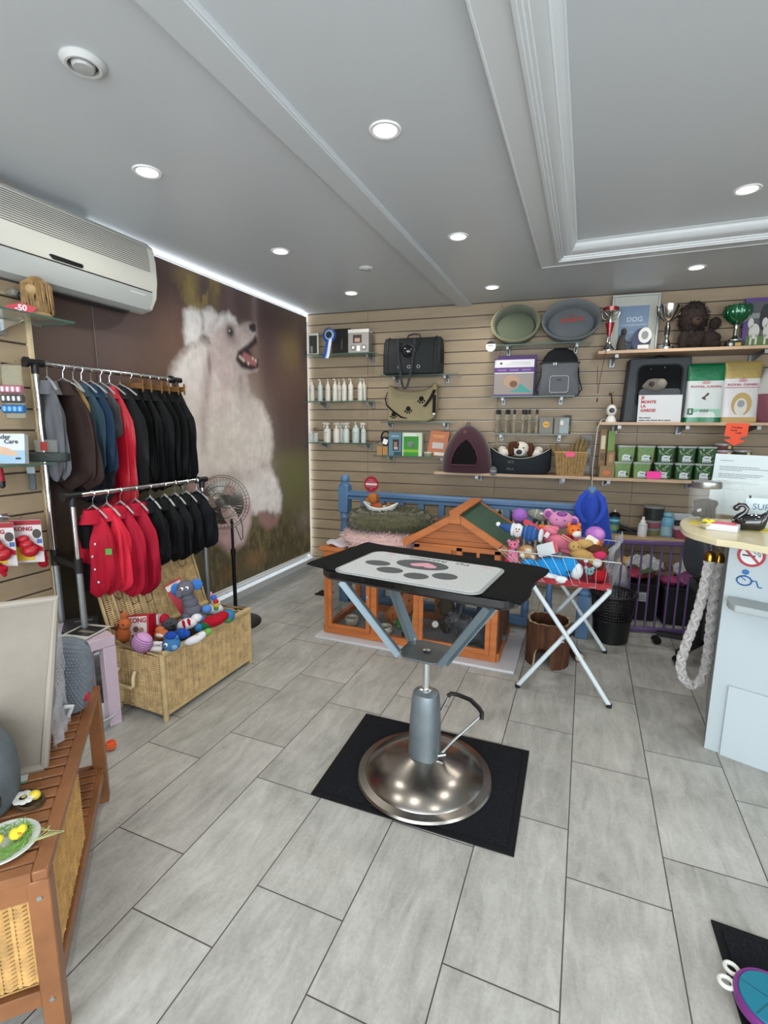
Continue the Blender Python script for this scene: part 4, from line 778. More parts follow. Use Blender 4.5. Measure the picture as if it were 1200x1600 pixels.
def furball(b, cx, cy, cz, rx, ry, rz, n=300, l=.02, wd=.006):
    b.ball(cx, cy, cz, rx, ry, rz, 16, .06); pts = []
    for _ in range(n):
        v = Vector((random.gauss(0, 1), random.gauss(0, 1), random.gauss(0, 1))).normalized(); pts.append(((cx+v.x*rx, cy+v.y*ry, cz+v.z*rz), (v.x, v.y, v.z)))
    b.tufts(pts, l, wd)
b = MB(FD); furball(b, -w*.13, 0, h*.66, w*.33, .075, h*.34, 700); b.build('head', t)
b = MB(FD); furball(b, -w*.1, .0, h*.24, w*.3, .06, h*.24, 400); b.ball(-w*.3, -.01, h*.2, w*.13, .04, h*.22, 12); b.build('chest', t)
b = MB(M('#3a2c26', .95, bump=.8, bs=120)); b.ball(-w*.1, -.07, h*.56, w*.12, .03, h*.1, 12); b.build('muzzle', t)
b = MB(FD); b.ball(w*.28, .01, h*.2, w*.26, .05, h*.2, 14, .1); b.ball(w*.4, 0, h*.1, w*.14, .05, h*.1); b.build('hindquarters', t)
b = MB(FD); b.tube([(w*.25, .02, h*.3), (w*.33, .02, h*.5)], .012, 8); furball(b, w*.38, .02, h*.55, w*.13, .035, h*.13, 120, .012); b.build('tail', t)
b = MB(M('#0b0b0b', .15)); b.ball(-w*.1, -.098, h*.6, .010, .008, .008); b.build('nose', t)
t, w = WT('photo_panel', 'purple-edged photo of white poodles beside the green trophy', 'picture', 1157, 1222, 537, .07, SZ['m']); h = HZ(1180, 466, .07, SZ['m'])
b = MB(M('#5b3f86', .4)); b.box(0, 0, h/2, w, .012, h, .001); y = -.0065
b.mat(M('#55585a')).box(w*.04, y, h*.6, w*.88, .001, h*.66); b.mat(M('#5e7a45')).box(w*.04, y, h*.16, w*.88, .001, h*.24); b.mat(M('#2e3133')).prism(ell(w*.13, h*.26, 14, w*.0, h*.62), y-.002, y, 'xz')
b.mat(M('#8d9294')).box(-w*.25, y-.001, h*.66, w*.3, .001, h*.1)
for x in (-.22, .12, .36):
    b.mat(M('#d3d1ca')).prism(ell(w*.13, h*.15, 14, w*x, h*.36), y-.003, y, 'xz'); b.prism(ell(w*.07, h*.1, 12, w*(x-.1), h*.52), y-.003, y, 'xz'); b.box(w*(x-.06), y-.002, h*.2, w*.05, .002, h*.2); b.box(w*(x+.07), y-.002, h*.2, w*.05, .002, h*.2)
b.build('print', t, smooth=False)
# ---- shelf n
t, w = WT('web_camera', 'white round-headed web camera on the middle right shelf', 'camera', 945, 963, 658, .22, SZ['n']); h = HZ(953, 632, .22, SZ['n'])
b = MB(M('#d5d5d2', .3)); b.lathe([(0, 0), (w*.5, 0), (w*.48, h*.1), (w*.32, h*.3), (w*.25, h*.36), (0, h*.38)], 24); b.build('base', t)
b = MB(M('#d5d5d2', .3)); b.ball(0, 0, h*.66, w*.45, w*.45, h*.34, 24); b.build('head', t)
b = MB(BLACK); b.at(0, -w*.36, h*.66, rx=PI/2).lathe([(0, .012), (w*.2, .012), (w*.24, .002), (0, 0)], 20); b.mat(M('#3a3e42', .1)).ball(0, 0, .012, w*.1, w*.1, .004); b.build('lens', t)
t2 = T('giraffe_figure', 'thin brown giraffe-like figure standing behind the web camera', 'figure', wall(on_wall(952, 655, .1)[0], .1, SZ['n']), WA)
b = MB(M('#4e3328', .7)); hh = HZ(952, 612, .1, SZ['n'])
for sx, sy in ((-.02, -.012), (-.02, .012), (.02, -.012), (.02, .012)): b.tube([(sx, sy, 0), (sx*.9, sy, hh*.35)], .004, 6)
b.ball(0, 0, hh*.42, .03, .016, .02, 10); b.tube([(.018, 0, hh*.45), (.006, 0, hh*.75), (0, 0, hh*.9)], [.010, .006, .005], 8); b.ball(-.008, 0, hh*.92, .014, .007, .008); b.bar((0, 0, hh*.93), (.02, 0, hh), .004, .004); b.bar((0, 0, hh*.93), (-.015, 0, hh*1.02), .004, .004); b.build('body', t2)
t = T('web_camera_cable', 'white cable running down from the web camera past the shelf ends', 'cable', (0, 0, 0))
P = [(944, 655, .24), (939, 657, .31), (934, 668, .315), (930, 700, .315), (926, 730, .315), (925, 760, .315), (925, 772, .31)]
b = MB(M('#cfcdc6', .5)); b.tube([wall(on_wall(x, y, d)[0], d, on_wall(x, y, d)[1]) for x, y, d in P], .0028, 6); b.build('cable_run', t)
t = T('dog_leash', 'thin brown leash dangling from the upper right shelf by its left end', 'leash', (0, 0, 0))
b = MB(M('#4d2f2a', .7)); b.tube([wall(on_wall(x, y, .32)[0], .318, on_wall(x, y, .32)[1]) for x, y in ((948, 546), (945, 556), (938, 590), (934, 615), (933, 600), (934, 572))], .0025, 6); b.ball(*wall(on_wall(933, 625, .318)[0], .318, on_wall(933, 625, .318)[1]), .006, .006, .018); b.build('strap', t)
t, w = WT('pet_transport_box', 'dark grey soft pet transport box with open front', 'pet carrier', 970, 1069, 658, .10, SZ['n']); h = HZ(1015, 560, .12, SZ['n'])
DG = M('#34393e', .6, bump=.1, bs=200); b = MB(DG); dp = .085
b.prism([(x*w, z*h) for x, z in ((-.5, .0), (.5, 0), (.48, 1.0), (-.46, .99))], -dp+.006, dp, 'xz'); b.build('shell', t, bevel=.01)
b = MB(M('#0b0c0e', .8)); b.prism([(x+w*.02, z+h*.55) for x, z in rrect(w*.68, h*.66, .05)], -dp-.001, -dp+.007, 'xz'); b.build('opening', t)
b = MB(M('#22262a', .5)); b.tube([(x+w*.02, -dp-.003, z+h*.55) for x, z in rrect(w*.68, h*.66, .05)], .006, 6, True); b.build('opening_binding', t)
b = MB(M('#3d4247', .6)); b.prism([(x+w*.03, z+h*.27) for x, z in rrect(w*.64, h*.50, .03)], -dp-.022, -dp-.002, 'xz'); b.build('front_flap', t, bevel=.006)
b = MB(BLACK); b.tube([(-w*.2, -.02, h*.98), (0, -.03, h*1.03), (w*.25, -.02, h*.99)], .005, 6); b.build('handle', t)
b = MB(SIL); b.ball(-w*.13, -dp-.003, h*.82, .005); b.ball(w*.08, -dp-.003, h*.84, .005); b.build('stud', t)
t2 = T('soft_toy', 'grey plush head peeping out of the dark transport box', 'soft toy', t.location+Matrix.Rotation(WA, 3, 'Z')@Vector((-.02, -dp-.012, h*.5)), WA)
b = MB(M('#6e6a63', .95, bump=.6, bs=120)); b.ball(0, .0, .035, .085, .028, .052, 16, .1); b.mat(M('#837e76', .95)).ball(.04, -.006, .045, .04, .03, .04, 12); b.build('head', t2)
b = MB(M('#3f3c3a', .9)); b.ball(-.03, -.028, .045, .02, .01, .02, 10); b.build('patch', t2)
t2, w2 = WT('sign_board', 'white sign with red French lettering in front of the transport box', 'sign', 995, 1063, 658, .235, SZ['n']); h2 = HZ(1029, 617, .235, SZ['n'])
b = MB(M('#c9ccce', .5)); b.at(rx=-.05).box(0, 0, h2/2, w2, .006, h2, .001); b.build('panel', t2)
RD = M('#a8202c', .5)
for k, s in enumerate(('JE', 'MONTE', 'LA', 'GARDE!')): text(s, .03, RD, t2, -w2*.44, -.0045+.002*k*.0, h2*(.90-.155*k), (PI/2-.05, 0, 0), align='LEFT', bold=.0012)
for o in t2.children:
    if o.name.startswith('lettering'): o.location.y = -.004+math.tan(.05)*o.location.z
for k, (s, z) in enumerate((('Nous sommes', .17), ('absents, mais revenons dans la matinee', .08))):
    o = text(s, .014, M('#1d1f21', .5), t2, -w2*.46, -.004+.05*z*h2, z*h2, (PI/2-.05, 0, 0), align='LEFT', bold=.0006)
def food_bag(label, pl, pr, pt, d, cols, extra, group):
    t, w = WT('pet_food_bag', label, 'pet food bag', pl, pr, 658, d, SZ['n'], group=None); h = HZ((pl+pr)/2, pt, d, SZ['n']); top, mid = cols
    def ring(s):
        th = .045*(1-s)**.35 if s < .99 else .003; th = max(th, .003); q = 1-.04*math.sin(PI*min(1, s*1.1))
        return [(x*w*.5*q, y*th-.0, s*h) for x, y in ell(1, 1, 24, p=.45)]
    b = MB(M(mid, .3, coat=.3, bump=.15, bs=30)); b.loft([ring(s) for s in (0, .02, .2, .4, .6, .72)]); b.mat(M(top, .25, .15, coat=.4, bump=.3, bs=40)).loft([ring(s) for s in (.72, .8, .9, .965, .97, 1)])
    b.loft([[(x*1.004, y*1.02, z) for x, y, z in ring(s)] for s in (0, .02, .09)]); b.build('printed_pouch', t)
    yf = lambda s: -.045*(1-s)**.35*1.0-.0018
    text('ROYAL CANIN', .021 if w < .3 else .023, M('#a3202f', .4), t, 0, yf(.62), h*.62, (PI/2-.06, 0, 0), bold=.0004, sx=w/.175)
    b = MB(M('#a3202f', .4))
    for k in range(7): x = (k-3)*w*.035; b.bar((x*.7, yf(.68)+.001, h*.665), (x*1.1, yf(.68)+.003, h*(.705+.012*(3-abs(k-3)))), .0035, .001, (0, 1, 0))
    b.build('crown', t, smooth=False); extra(t, w, h, yf); return t
def ex_green(t, w, h, yf):
    b = MB(M('#4a3a30', .6)); z = h*.47; b.prism([(-w*.1, z-.02), (-w*.02, z-.005), (w*.06, z+.02), (w*.1, z+.012), (w*.07, z), (w*.0, z-.015), (w*.03, z-.035), (-w*.04, z-.03)], yf(.47)-.001, yf(.47)+.002, 'xz'); b.build('dog_mark', t)
    b = MB(M('#0f5b3d', .4)); b.box(-w*.36, yf(.2), h*.19, w*.15, .002, h*.11); b.mat(M('#7fb39b', .4)).box(w*.07, yf(.2)+.003, h*.17, w*.72, .002, h*.13); b.build('panel', t, smooth=False)
    text('S', .034, M('#dfe6e2', .5), t, -w*.36, yf(.2)-.002, h*.19, bold=.001); text('mini', .034, M('#1e3a30', .5), t, -w*.0, yf(.22)-.0015, h*.205, bold=.0004)
def ex_gold(t, w, h, yf):
    b = MB(M('#a3202f', .4)); b.box(0, yf(.57)+.001, h*.575, w*.9, .001, h*.008); b.mat(M('#a98d4c', .35)).prism(ell(w*.27, h*.19, 24, w*.02, h*.3), yf(.3)-.001, yf(.3)+.004, 'xz'); b.mat(M('#c7c5bd', .5)).prism(ell(w*.17, h*.14, 20, w*.0, h*.26), yf(.3)-.003, yf(.3)-.001, 'xz')
    b.mat(M('#8c8f92', .5)).prism(ell(w*.1, h*.06, 16, -w*.0, h*.31), yf(.3)-.004, yf(.3)-.003, 'xz'); b.mat(M('#a98d4c', .35)).box(0, yf(.05), h*.05, w*.9, .002, h*.08); b.build('panel', t)
food_bag('second green and white pet food bag half hidden behind its twin', 1071, 1128, 568, .10, ('#0e6a43', '#b9c2c0'), lambda *a: None, 'g')
food_bag('green and white pet food bag with letter S panel, in front of its twin', 1066, 1125, 570, .19, ('#0e6a43', '#bfc7c6'), ex_green, 'g')
food_bag('gold and white pet food bag right of the green one', 1122, 1180, 565, .19, ('#a08b4f', '#c3c1c3'), ex_gold, 'g')
t = T('food_container', 'translucent pink container with frosted lid at the right end of the middle shelf', 'container', wall(on_wall(1200, 658, .17)[0], .17, SZ['n']), WA)
b = MB(M('#7d4a55', .3, alpha=.9)); b.lathe([(0, 0), (.085, 0), (.10, .02), (.112, .20), (.112, .215), (0, .215)], 28); b.build('tub', t)
b = MB(M('#b9b7b6', .2, alpha=.85)); b.lathe([(.116, .205), (.118, .225), (.09, .33), (.07, .39), (0, .40)], 28); b.build('lid', t)
t, w = WT('arrow_sign', 'orange down arrow price sign hanging from the middle shelf edge', 'sign', 1134, 1171, 662, .305); z0 = t.location.z; hh = z0-on_wall(1150, 697, .305)[1]
b = MB(M('#f2542c', .5, em=0)); b.prism([(x*w, -z*hh+.004) for x, z in ((-.47, 0), (.5, 0), (.47, .58), (.22, .64), (.16, .72), (.42, .8), (-.05, 1.02), (-.5, .74), (-.2, .7), (-.28, .6), (-.5, .58))], -.0008, .0008, 'xz'); b.build('card', t)
for s, x, z in (('Friandises', .0, -.17), ('bœufs', -.12, -.29), ('1,50€', .08, -.42)): text(s, .017, M('#5a130d', .6), t, x*w, -.0012, z*hh, (PI/2, .05, 0), bold=.0004)
# ---- shelf o
t, w = WT('display_stand', 'kraft cardboard display of small treats at the left of the lower shelf', 'display', 933, 957, 745, .2, SZ['o']); h = HZ(945, 670, .2, SZ['o'])
b = MB(M('#8b7457', .75)); b.box(-w*.28, .03, h*.5, w*.42, .05, h, .001); b.box(w*.25, .0, h*.27, w*.5, .07, h*.54, .001); b.box(w*.02, -.05, h*.12, w*.95, .06, h*.24, .001); b.mat(M('#6f8a45')).box(w*.25, .03, h*.75, w*.45, .05, h*.42, .001)
b.mat(M('#c9bfa3')).box(-w*.28, .003, h*.72, w*.26, .002, h*.28); b.mat(M('#c06a35')).prism(ell(w*.25, h*.05, 12, 0, h*.1), -.082, -.08, 'xz'); b.mat(M('#5d4a35')).box(-w*.26, .003, h*.42, w*.28, .002, h*.14); b.mat(M('#a9855c')).box(w*.25, -.036, h*.4, w*.25, .002, h*.16); b.build('cardboard', t)
LG, DGN = '#6f8f55', '#27502f'
def tub(c, light):
    t = T('treat_tub', 'x', 'tub', group='stacked green treat tubs'); b = MB(M(c, .4)); w, dp, h = .125, .10, .118
    b.loft([[(x*q, y*q, z) for x, y in rrect(w, dp, .012)] for z, q in ((0, .86), (.004, .88), (h, 1))]); b.build('tub_body', t)
    b = MB(M('#9aa29c', .25, alpha=.85)); b.loft([[(x, y, z) for x, y in rrect(w+.008, dp+.008, .014)] for z in (h-.004, h+.010)]); b.build('lid', t)
    yy = lambda z: -dp/2*(.88+.12*z/h)-.0007
    b = MB(M('#c3ccd0', .4)); P = [(-.028, .008), (.03, .008), (.03, .045), (.022, .056), (.008, .052), (0, .058), (-.018, .055), (-.028, .045)]; b.prism([(x, z) for x, z in P], yy(.0)-.0055, yy(.03), 'xz'); b.mat(M('#3b4647')).box(0, yy(0)-.006, .038, .03, .001, .005)
    for k in range(4): b.box(-.018+k*.012, yy(0)-.006, .015, .006, .001, .006)
    b.mat(M('#1d3a28')).prism(ell(.010, .010, 12, .034, .032), yy(0)-.0062, yy(0), 'xz'); b.build('white_label', t)
    b = MB(M('#a3b883' if not light else '#4b6a3a', .5)); rr = random.Random(3)
    for k in range(15):
        x, z = rr.uniform(-.05, .05), rr.uniform(.012, .105)
        if abs(x) < .033 and z < .066: z += .05
        b.at(x, yy(z)-.0004, min(z, .108), ry=rr.uniform(0, 3)).box(0, 0, 0, .016 if not light else .006, .0012, .004)
    b.build('leaf_print', t, smooth=False); return t
tp = {}
cols = [(972, 0), (1002, 0), (1035, 1), (1067, 1), (1098, 1)]
for ci, (px, dk) in enumerate(cols):
    for row in (0, 1):
        u = on_wall(px-(0 if row else 2)+(2 if not dk and row else 0), 745, .2)[0]; z = SZ['o']+row*.129
        col_ = ('leftmost', 'second', 'third', 'fourth', 'fifth')[ci]
        lab = ('dark green' if dk else 'light green')+' treat tub, '+('upper' if row else 'lower')+' one of the '+col_+' stack on the lower right shelf'
        if dk not in tp: tp[dk] = tub(DGN if dk else LG, not dk); t = tp[dk]; t['label'] = lab
        else: t = dup(tp[dk], label=lab)
        t.location = wall(u, .2, z+.0005); t.rotation_euler = (0, 0, WA)
t, w = WT('price_star', 'bright pink star-edged price card on the lower right shelf edge', 'price card', 1009, 1034, 744, .285, SZ['o']); b = MB(M('#f0379a', .5)); b.at(0, 0, .033).box(0, 0, 0, .001, .001, .001); starcard(b, w, .062); b.build('card', t)
for px, z0, c, s in ((1129, 0, '#8d4f5c', 'pink-filled, under the arrow sign'), (1129, .05, '#6b3d45', 'stacked on the pink-filled one'), (1159, 0, '#3d3a35', 'dark-filled, right of the pink ones')):
    # pots stand on a pair of boxes behind the letter
    t = T('round_pot', 'small round clear-lidded pot, '+s, 'pot', wall(on_wall(px, 712, .2)[0], .2, on_wall(px, 713, .2)[1]+z0), WA, 'small round pots on the lower right shelf')
    b = MB(M(c, .35)); b.lathe([(0, 0), (.055, 0), (.058, .004), (.06, .036), (0, .036)], 24); b.build('pot_body', t); b = MB(M('#a9adab', .2, alpha=.8)); b.lathe([(.063, .033), (.063, .046), (.058, .049), (0, .049)], 24); b.build('lid', t)
    b = MB(M('#b9b46a', .5)); b.box(.022, -.0595, .02, .02, .004, .022); b.build('label', t)
zt = on_wall(1140, 713, .2)[1]
t = T('product_box', 'grey stacked carton under the small round pots behind the letter', 'box', wall(on_wall(1147, 745, .2)[0], .2, SZ['o']), WA); b = MB(M('#6b6f70', .6)); b.box(0, 0, (zt-SZ['o'])/2-.0005, .32, .16, zt-SZ['o']-.001, .002); b.build('carton', t)
t = T('potted_plant', 'trailing green leafy plant at the right end above the letter', 'plant', wall(on_wall(1196, 745, .18)[0], .18, SZ['o']), WA)
b = MB(M('#5a3f34', .7)); b.lathe([(0, 0), (.045, 0), (.06, .09), (.05, .09), (0, .08)], 20); b.build('pot', t)
b = MB(M('#1f5230', .5, var=.3, vs=12)); rr = random.Random(4)
for k in range(90):
    a = rr.uniform(0, 2*PI); e = rr.uniform(-.2, 1.2); R = rr.uniform(.03, .12); c = Vector((R*math.cos(a)*math.cos(e*.6), R*.7*math.sin(a), .10+R*math.sin(e))); s = rr.uniform(.012, .022)
    d = Vector((math.cos(a), math.sin(a)*.6, -.5)).normalized()*s*1.6; n = Vector((-math.sin(a), math.cos(a), .2)).normalized()*s*.6; b.add([c, c+d*.5+n, c+d, c+d*.5-n], [(0, 1, 2, 3)])
b.build('foliage', t, smooth=False); b = MB(M('#2d4a2a', .6)); b.tube([(0, 0, .08), (-.06, -.03, .17), (-.1, -.05, .19), (-.13, -.05, .15)], .003, 5); b.build('stem', t)
# ================================================================== purple gate, low worktop, store behind it
GP0, GP1 = Vector((.215, 3.72, 0)), Vector((.86, 3.875, 0)); gd = (GP1-GP0); gl = gd.length; ga = math.atan2(gd.y, gd.x)
t = T('safety_gate', 'purple metal safety gate with vertical bars beside the counter', 'gate', GP0, ga)
PU = M('#5a4470', .4); b = MB(PU); b.box(gl/2, 0, .655, gl, .03, .03, .006); b.build('top_rail', t); b = MB(PU); b.box(gl/2, 0, .025, gl, .03, .03, .006); b.build('bottom_rail', t)
for k in range(11):
    b = MB(PU); x = .012+k*(gl-.024)/10; b.tube([(x, 0, .03), (x, 0, .65)], .007 if 0 < k < 10 else .011, 10); b.build('bar', t)
t = T('worktop', 'narrow pale wooden worktop against the slatted wall behind the gate', 'worktop', wall(3.45, .165, .565), WA); WTZ = .585
b = MB(M('#a9916e', .5, var=.1, vs=5, stretch=(1, 6, 1))); b.box(0, 0, 0, 1.5, .30, .028, .002); b.build('board', t)
for x in (-.7, .7): b = MB(M('#6d6a64', .6)); b.box(x, .05, -.29, .025, .2, .55); b.build('support_panel', t)
def BT(name, label, cat, px, d=.15, group=None, rz=0): return T(name, label, cat, wall(on_wall(px, 845, d)[0], d, WTZ-.006), WA+rz, group)
mp = lambda d: (wall(3.4, d, .6)-CPOS).dot(CF)/FOC
t = BT('spray_can', 'black and blue spray bottle standing on the low worktop behind the gate', 'bottle', 957, .12); s = mp(.12); H = on_wall(957, 795, .12)[1]-WTZ
b = MB(M('#24708c', .35)); b.lathe([(0, 0), (.042, 0), (.043, .005), (.043, H*.7), (0, H*.7)], 24); b.mat(M('#7d9a6d')).lathe([(.0435, H*.12), (.0435, H*.36)], 24, cap=False); b.mat(M('#8ec6d8')).lathe([(.0435, H*.5), (.0435, H*.6)], 24, cap=False); b.build('body', t)
b = MB(BLACK); b.lathe([(.043, H*.7), (.043, H*.8), (.025, H*.88), (.012, H*.9), (0, H*.9)], 24); b.build('shoulder', t); b = MB(WHITE); b.lathe([(0, H*.88), (.008, H*.9), (.008, H), (0, H)], 12); b.build('nozzle', t)
t = BT('pump_bottle', 'white slim bottle with tall cap on the low worktop behind the gate', 'bottle', 1002, .22); H = on_wall(1002, 806, .22)[1]-WTZ
b = MB(M('#cdccd0', .3)); b.lathe([(0, 0), (.034, 0), (.035, .005), (.035, H*.6), (.028, H*.68), (.02, H*.7), (0, H*.7)], 20); b.mat(M('#4c4a4d')).lathe([(.0354, H*.56), (.0354, H*.575)], 20, cap=False); b.build('body', t); b = MB(WHITE); b.lathe([(.021, H*.69), (.02, H*.8), (.011, H*.84), (.011, H), (0, H)], 14); b.build('cap', t)
t = BT('pump_bottle', 'light blue round-shouldered bottle between the tubs and the pink box', 'bottle', 1040, .14); H = on_wall(1040, 799, .14)[1]-WTZ
b = MB(M('#6aa3bf', .3)); b.lathe([(0, 0), (.05, 0), (.052, .006), (.052, H*.5), (.056, H*.6), (.045, H*.78), (.028, H*.84), (0, H*.84)], 24); b.mat(M('#8fb1bd')).lathe([(.0525, H*.06), (.0525, H*.42)], 24, cap=False); b.build('body', t); b = MB(M('#86b6c9', .3)); b.lathe([(0, H*.84), (.036, H*.85), (.038, H*.95), (.03, H), (0, H)], 20); b.build('cap', t)
zz = WTZ-.006
for hh, c, s in ((.062, '#6f6c4a', 'bottom one with olive contents'), (.062, '#8a4f5d', 'middle one with pink contents'), (.115, '#2c2f31', 'top one with black contents')):
    t = BT('round_pot', 'round clear tub in the worktop stack, '+s, 'pot', 1017, .12); t.location.z = zz+.001; b = MB(M(c, .35)); R = .07 if hh < .1 else .075
    b.lathe([(0, 0), (R*.92, 0), (R, hh-.014), (0, hh-.014)], 24); b.build('pot_body', t); b = MB(M('#8f9391', .2, alpha=.8)); b.lathe([(R*1.04, hh-.018), (R*1.04, hh-.002), (R*.9, hh), (0, hh)], 24); b.build('lid', t); zz += hh+.001
t = BT('storage_box', 'pink plastic storage box with clear lid at the right of the worktop', 'box', 1080, .15); b = MB(M('#8a3f55', .3, alpha=.95)); b.loft([[(x*q, y*q, z) for x, y in rrect(.30, .2, .03)] for z, q in ((0, .9), (.075, 1))]); b.build('tub', t); b = MB(M('#b9aaad', .2, alpha=.8)); b.loft([[(x*q, y*q, z) for x, y in rrect(.315, .215, .03)] for z, q in ((.075, 1), (.095, 1), (.10, .94))]); b.box(-.06, -.112, .08, .05, .01, .03, .003); b.build('lid', t)
t = BT('clipper_case', 'black open tool case lying on the worktop beside the spray bottle', 'case', 981, .14, rz=-.1); b = MB(M('#15161a', .35)); b.box(0, 0, .015, .17, .11, .03, .008); b.at(0, 0, .036, ry=.28).box(0, 0, 0, .15, .09, .022, .006); b.build('case_body', t); b = MB(M('#4a4c50', .3)); b.at(0, -.0, .049, ry=.28).box(0, 0, 0, .11, .06, .004, .002); b.build('tray_insert', t)
t = BT('hair_dryer', 'black handheld tool standing between blue bottle and pink box', 'tool', 1056, .18); b = MB(M('#1a1a1c', .4)); b.tube([(0, 0, .0), (0, 0, .06), (.0, 0, .11), (-.01, 0, .125)], [.018, .014, .024, .02], 12); b.tube([(-.02, 0, .11), (.035, 0, .115)], [.028, .024], 14); b.build('tool_body', t)
t = T('storage_tray', 'white long plastic tray at the back of the worktop behind the bottles', 'tray', wall(on_wall(1068, 815, .05)[0], .05, WTZ-.006), WA); b = MB(M('#b7bcc2', .35)); b.loft([[(x*q, y*q, z) for x, y in rrect(.36, .06, .015)] for z, q in ((0, .92), (.17, 1), (.175, 1.02), (.18, .98))]); b.build('tray_body', t)
# below the worktop
def BX(name, label, cat, px, py, Y, rz=0): q = on_y(px, py, Y); return T(name, label, cat, (q.x, Y, 0), rz)
for i, (x, lab) in enumerate(((.42, 'black storage crate with white label behind the gate, left one'), (.74, 'black storage crate behind the gate bars, right one nearest the chair'))):
    t = T('storage_crate', lab, 'crate', (x, 4.16, 0), WA+.02); b = MB(M('#121316', .5)); b.loft([[(a*q, c*q, z) for a, c in rrect(.30, .30, .02)] for z, q in ((0, .9), (.27, 1), (.275, 1.04), (.29, 1.04))]); b.build('crate_body', t)
    if i == 0: b = MB(M('#a9adaf', .5)); b.box(.02, -.1495, .19, .09, .002, .07); b.mat(M('#4b4d50')); [b.box(.02, -.151, .17+.015*k, .07, .001, .004) for k in range(3)]; b.build('label', t, smooth=False)
    # bundled dog clothes
    rr = random.Random(10+i); cl = ['#8d5a3a', '#a03c4a', '#4f6a3f', '#b28a4a', '#8a4a7a', '#6a3a30', '#9c4f66', '#3f4a3a'] if i == 0 else ['#8a3a5c', '#7d4a6d', '#a05a70', '#5a4636', '#73406a', '#a8647c']
    for k in range(9 if i == 0 else 6):
        o = MB(M(cl[k % len(cl)], .8, bump=.3, bs=60, var=.3, vs=20)); o.at(0, 0, 0, rx=rr.uniform(-.5, .5), ry=rr.uniform(-.5, .5), rz=rr.uniform(0, 3)).ball(0, 0, 0, .075, .05, .032, 14, .25); oo = o.build('folded_garment')
        oo.location = (x+(k % 3-1)*.085+rr.uniform(-.01, .01), 4.15+(k//3-1)*.07, .315+.03*((k*5) % 4)+rr.uniform(0, .02)); tag(oo, 'crumpled coloured dog garment piled on the '+('left' if i == 0 else 'right')+' black crate', 'garment', 'garments piled on the '+('left' if i == 0 else 'right')+' black crate')
    t = T('plastic_bag', 'crinkled clear plastic film over the garments on the '+('left' if i == 0 else 'right')+' crate', 'plastic bag', (x+.05, 4.1, .42)); b = MB(M('#c3c8cb', .12, alpha=.28)); rr2 = np.random.default_rng(i)
    ph = rr2.random(4)*6; b.sheet(lambda u, v: ((u-.5)*.26, (v-.5)*.2, .06*math.cos((u-.5)*3)*math.cos((v-.5)*3)+.014*math.sin(u*17+ph[0]+v*9)+.012*math.sin(v*23+ph[1]-u*6)), 20, 20, .001); b.build('film', t)
t = T('plastic_bag', 'whitish knotted plastic bag on the floor behind the mesh bin', 'plastic bag', (.29, 3.93, 0)); b = MB(M('#8f9191', .4, bump=1, bs=25)); b.ball(0, 0, .14, .1, .08, .14, 18, .12); b.ball(0, -.01, .32, .085, .07, .12, 16, .2); b.build('bag_body', t)
# ================================================================== mesh waste bin
BC = on_z(947, 1001, 0); BC = Vector((.245, 3.56, 0))
t = T('waste_bin', 'black waste bin with mesh-patterned upper half beside the newel post', 'bin', BC); BKM = M('#0e0f12', .4)
b = MB(BKM); b.lathe([(0, .001), (.105, .001), (.112, .008), (.122, .15), (.125, .16), (.118, .16), (.105, .012), (0, .010)], 32); b.build('bin_body', t)
b = MB(BKM); n = 44
for k in range(n):
    a = 2*PI*k/n; b.bar((.121*math.cos(a), .121*math.sin(a), .15), (.140*math.cos(a+.0), .140*math.sin(a+.0), .33), .008, .0025, (math.cos(a), math.sin(a), 0))
for k in range(9): z = .16+k*.02; r = .1215+.0185*(z-.15)/.18; b.tube([(r*math.cos(2*PI*j/n), r*math.sin(2*PI*j/n), z) for j in range(n)], .0032, 4, True)
b.build('mesh_wall', t, smooth=False)
b = MB(BKM); b.tube([(.144*math.cos(2*PI*j/40), .144*math.sin(2*PI*j/40), .335) for j in range(40)], .008, 8, True); b.build('rim', t)
# ================================================================== reception counter
CA = Vector((.594, 2.436, 0)); cang = math.radians(-20.0); e1 = Vector((math.cos(cang), math.sin(cang), 0)); e2 = Vector((.2, .98, 0)).normalized()
CW = M('#a9b4b8', .4); CTZ = 1.01
t = T('reception_counter', 'pale grey reception counter with cream rounded top at right', 'counter', CA, cang)
b = MB(CW); LC = lambda v: (v.x*math.cos(-cang)-v.y*math.sin(-cang), v.x*math.sin(-cang)+v.y*math.cos(-cang))
b.prism([(0, 0), (1.5, 0), (1.5, .02), (0, .02)], .0, .985, 'xy'); b.build('front_panel', t, smooth=False)
b = MB(M('#8d9598', .45)); q = LC(e2*.5); b.prism([(0, .0205), (.018, .0205), (q[0]+.018, q[1]), (q[0], q[1])], 0, .985, 'xy'); b.build('side_panel', t, smooth=False)
b = MB(M('#adb8bc', .4)); b.box(.80, -.006, .165, 1.48, .012, .33, .001); b.build('plinth_panel', t, smooth=False)
front = [on_z(x, y, CTZ) for x, y in ((1078, 808), (1068, 810), (1062.5, 815), (1064, 822), (1070, 828), (1085, 834), (1120, 842.5), (1160, 848), (1200, 855.5))]
fp = [LC(p-CA) for p in front]; P = fp+[(1.5, fp[-1][1]-.12), (1.5, .42), (.25, .42)]
b = MB(M('#c9bf9f', .35, coat=.3)); b.prism(P, CTZ-.026, CTZ, 'xy'); b.build('counter_top', t, bevel=.003)
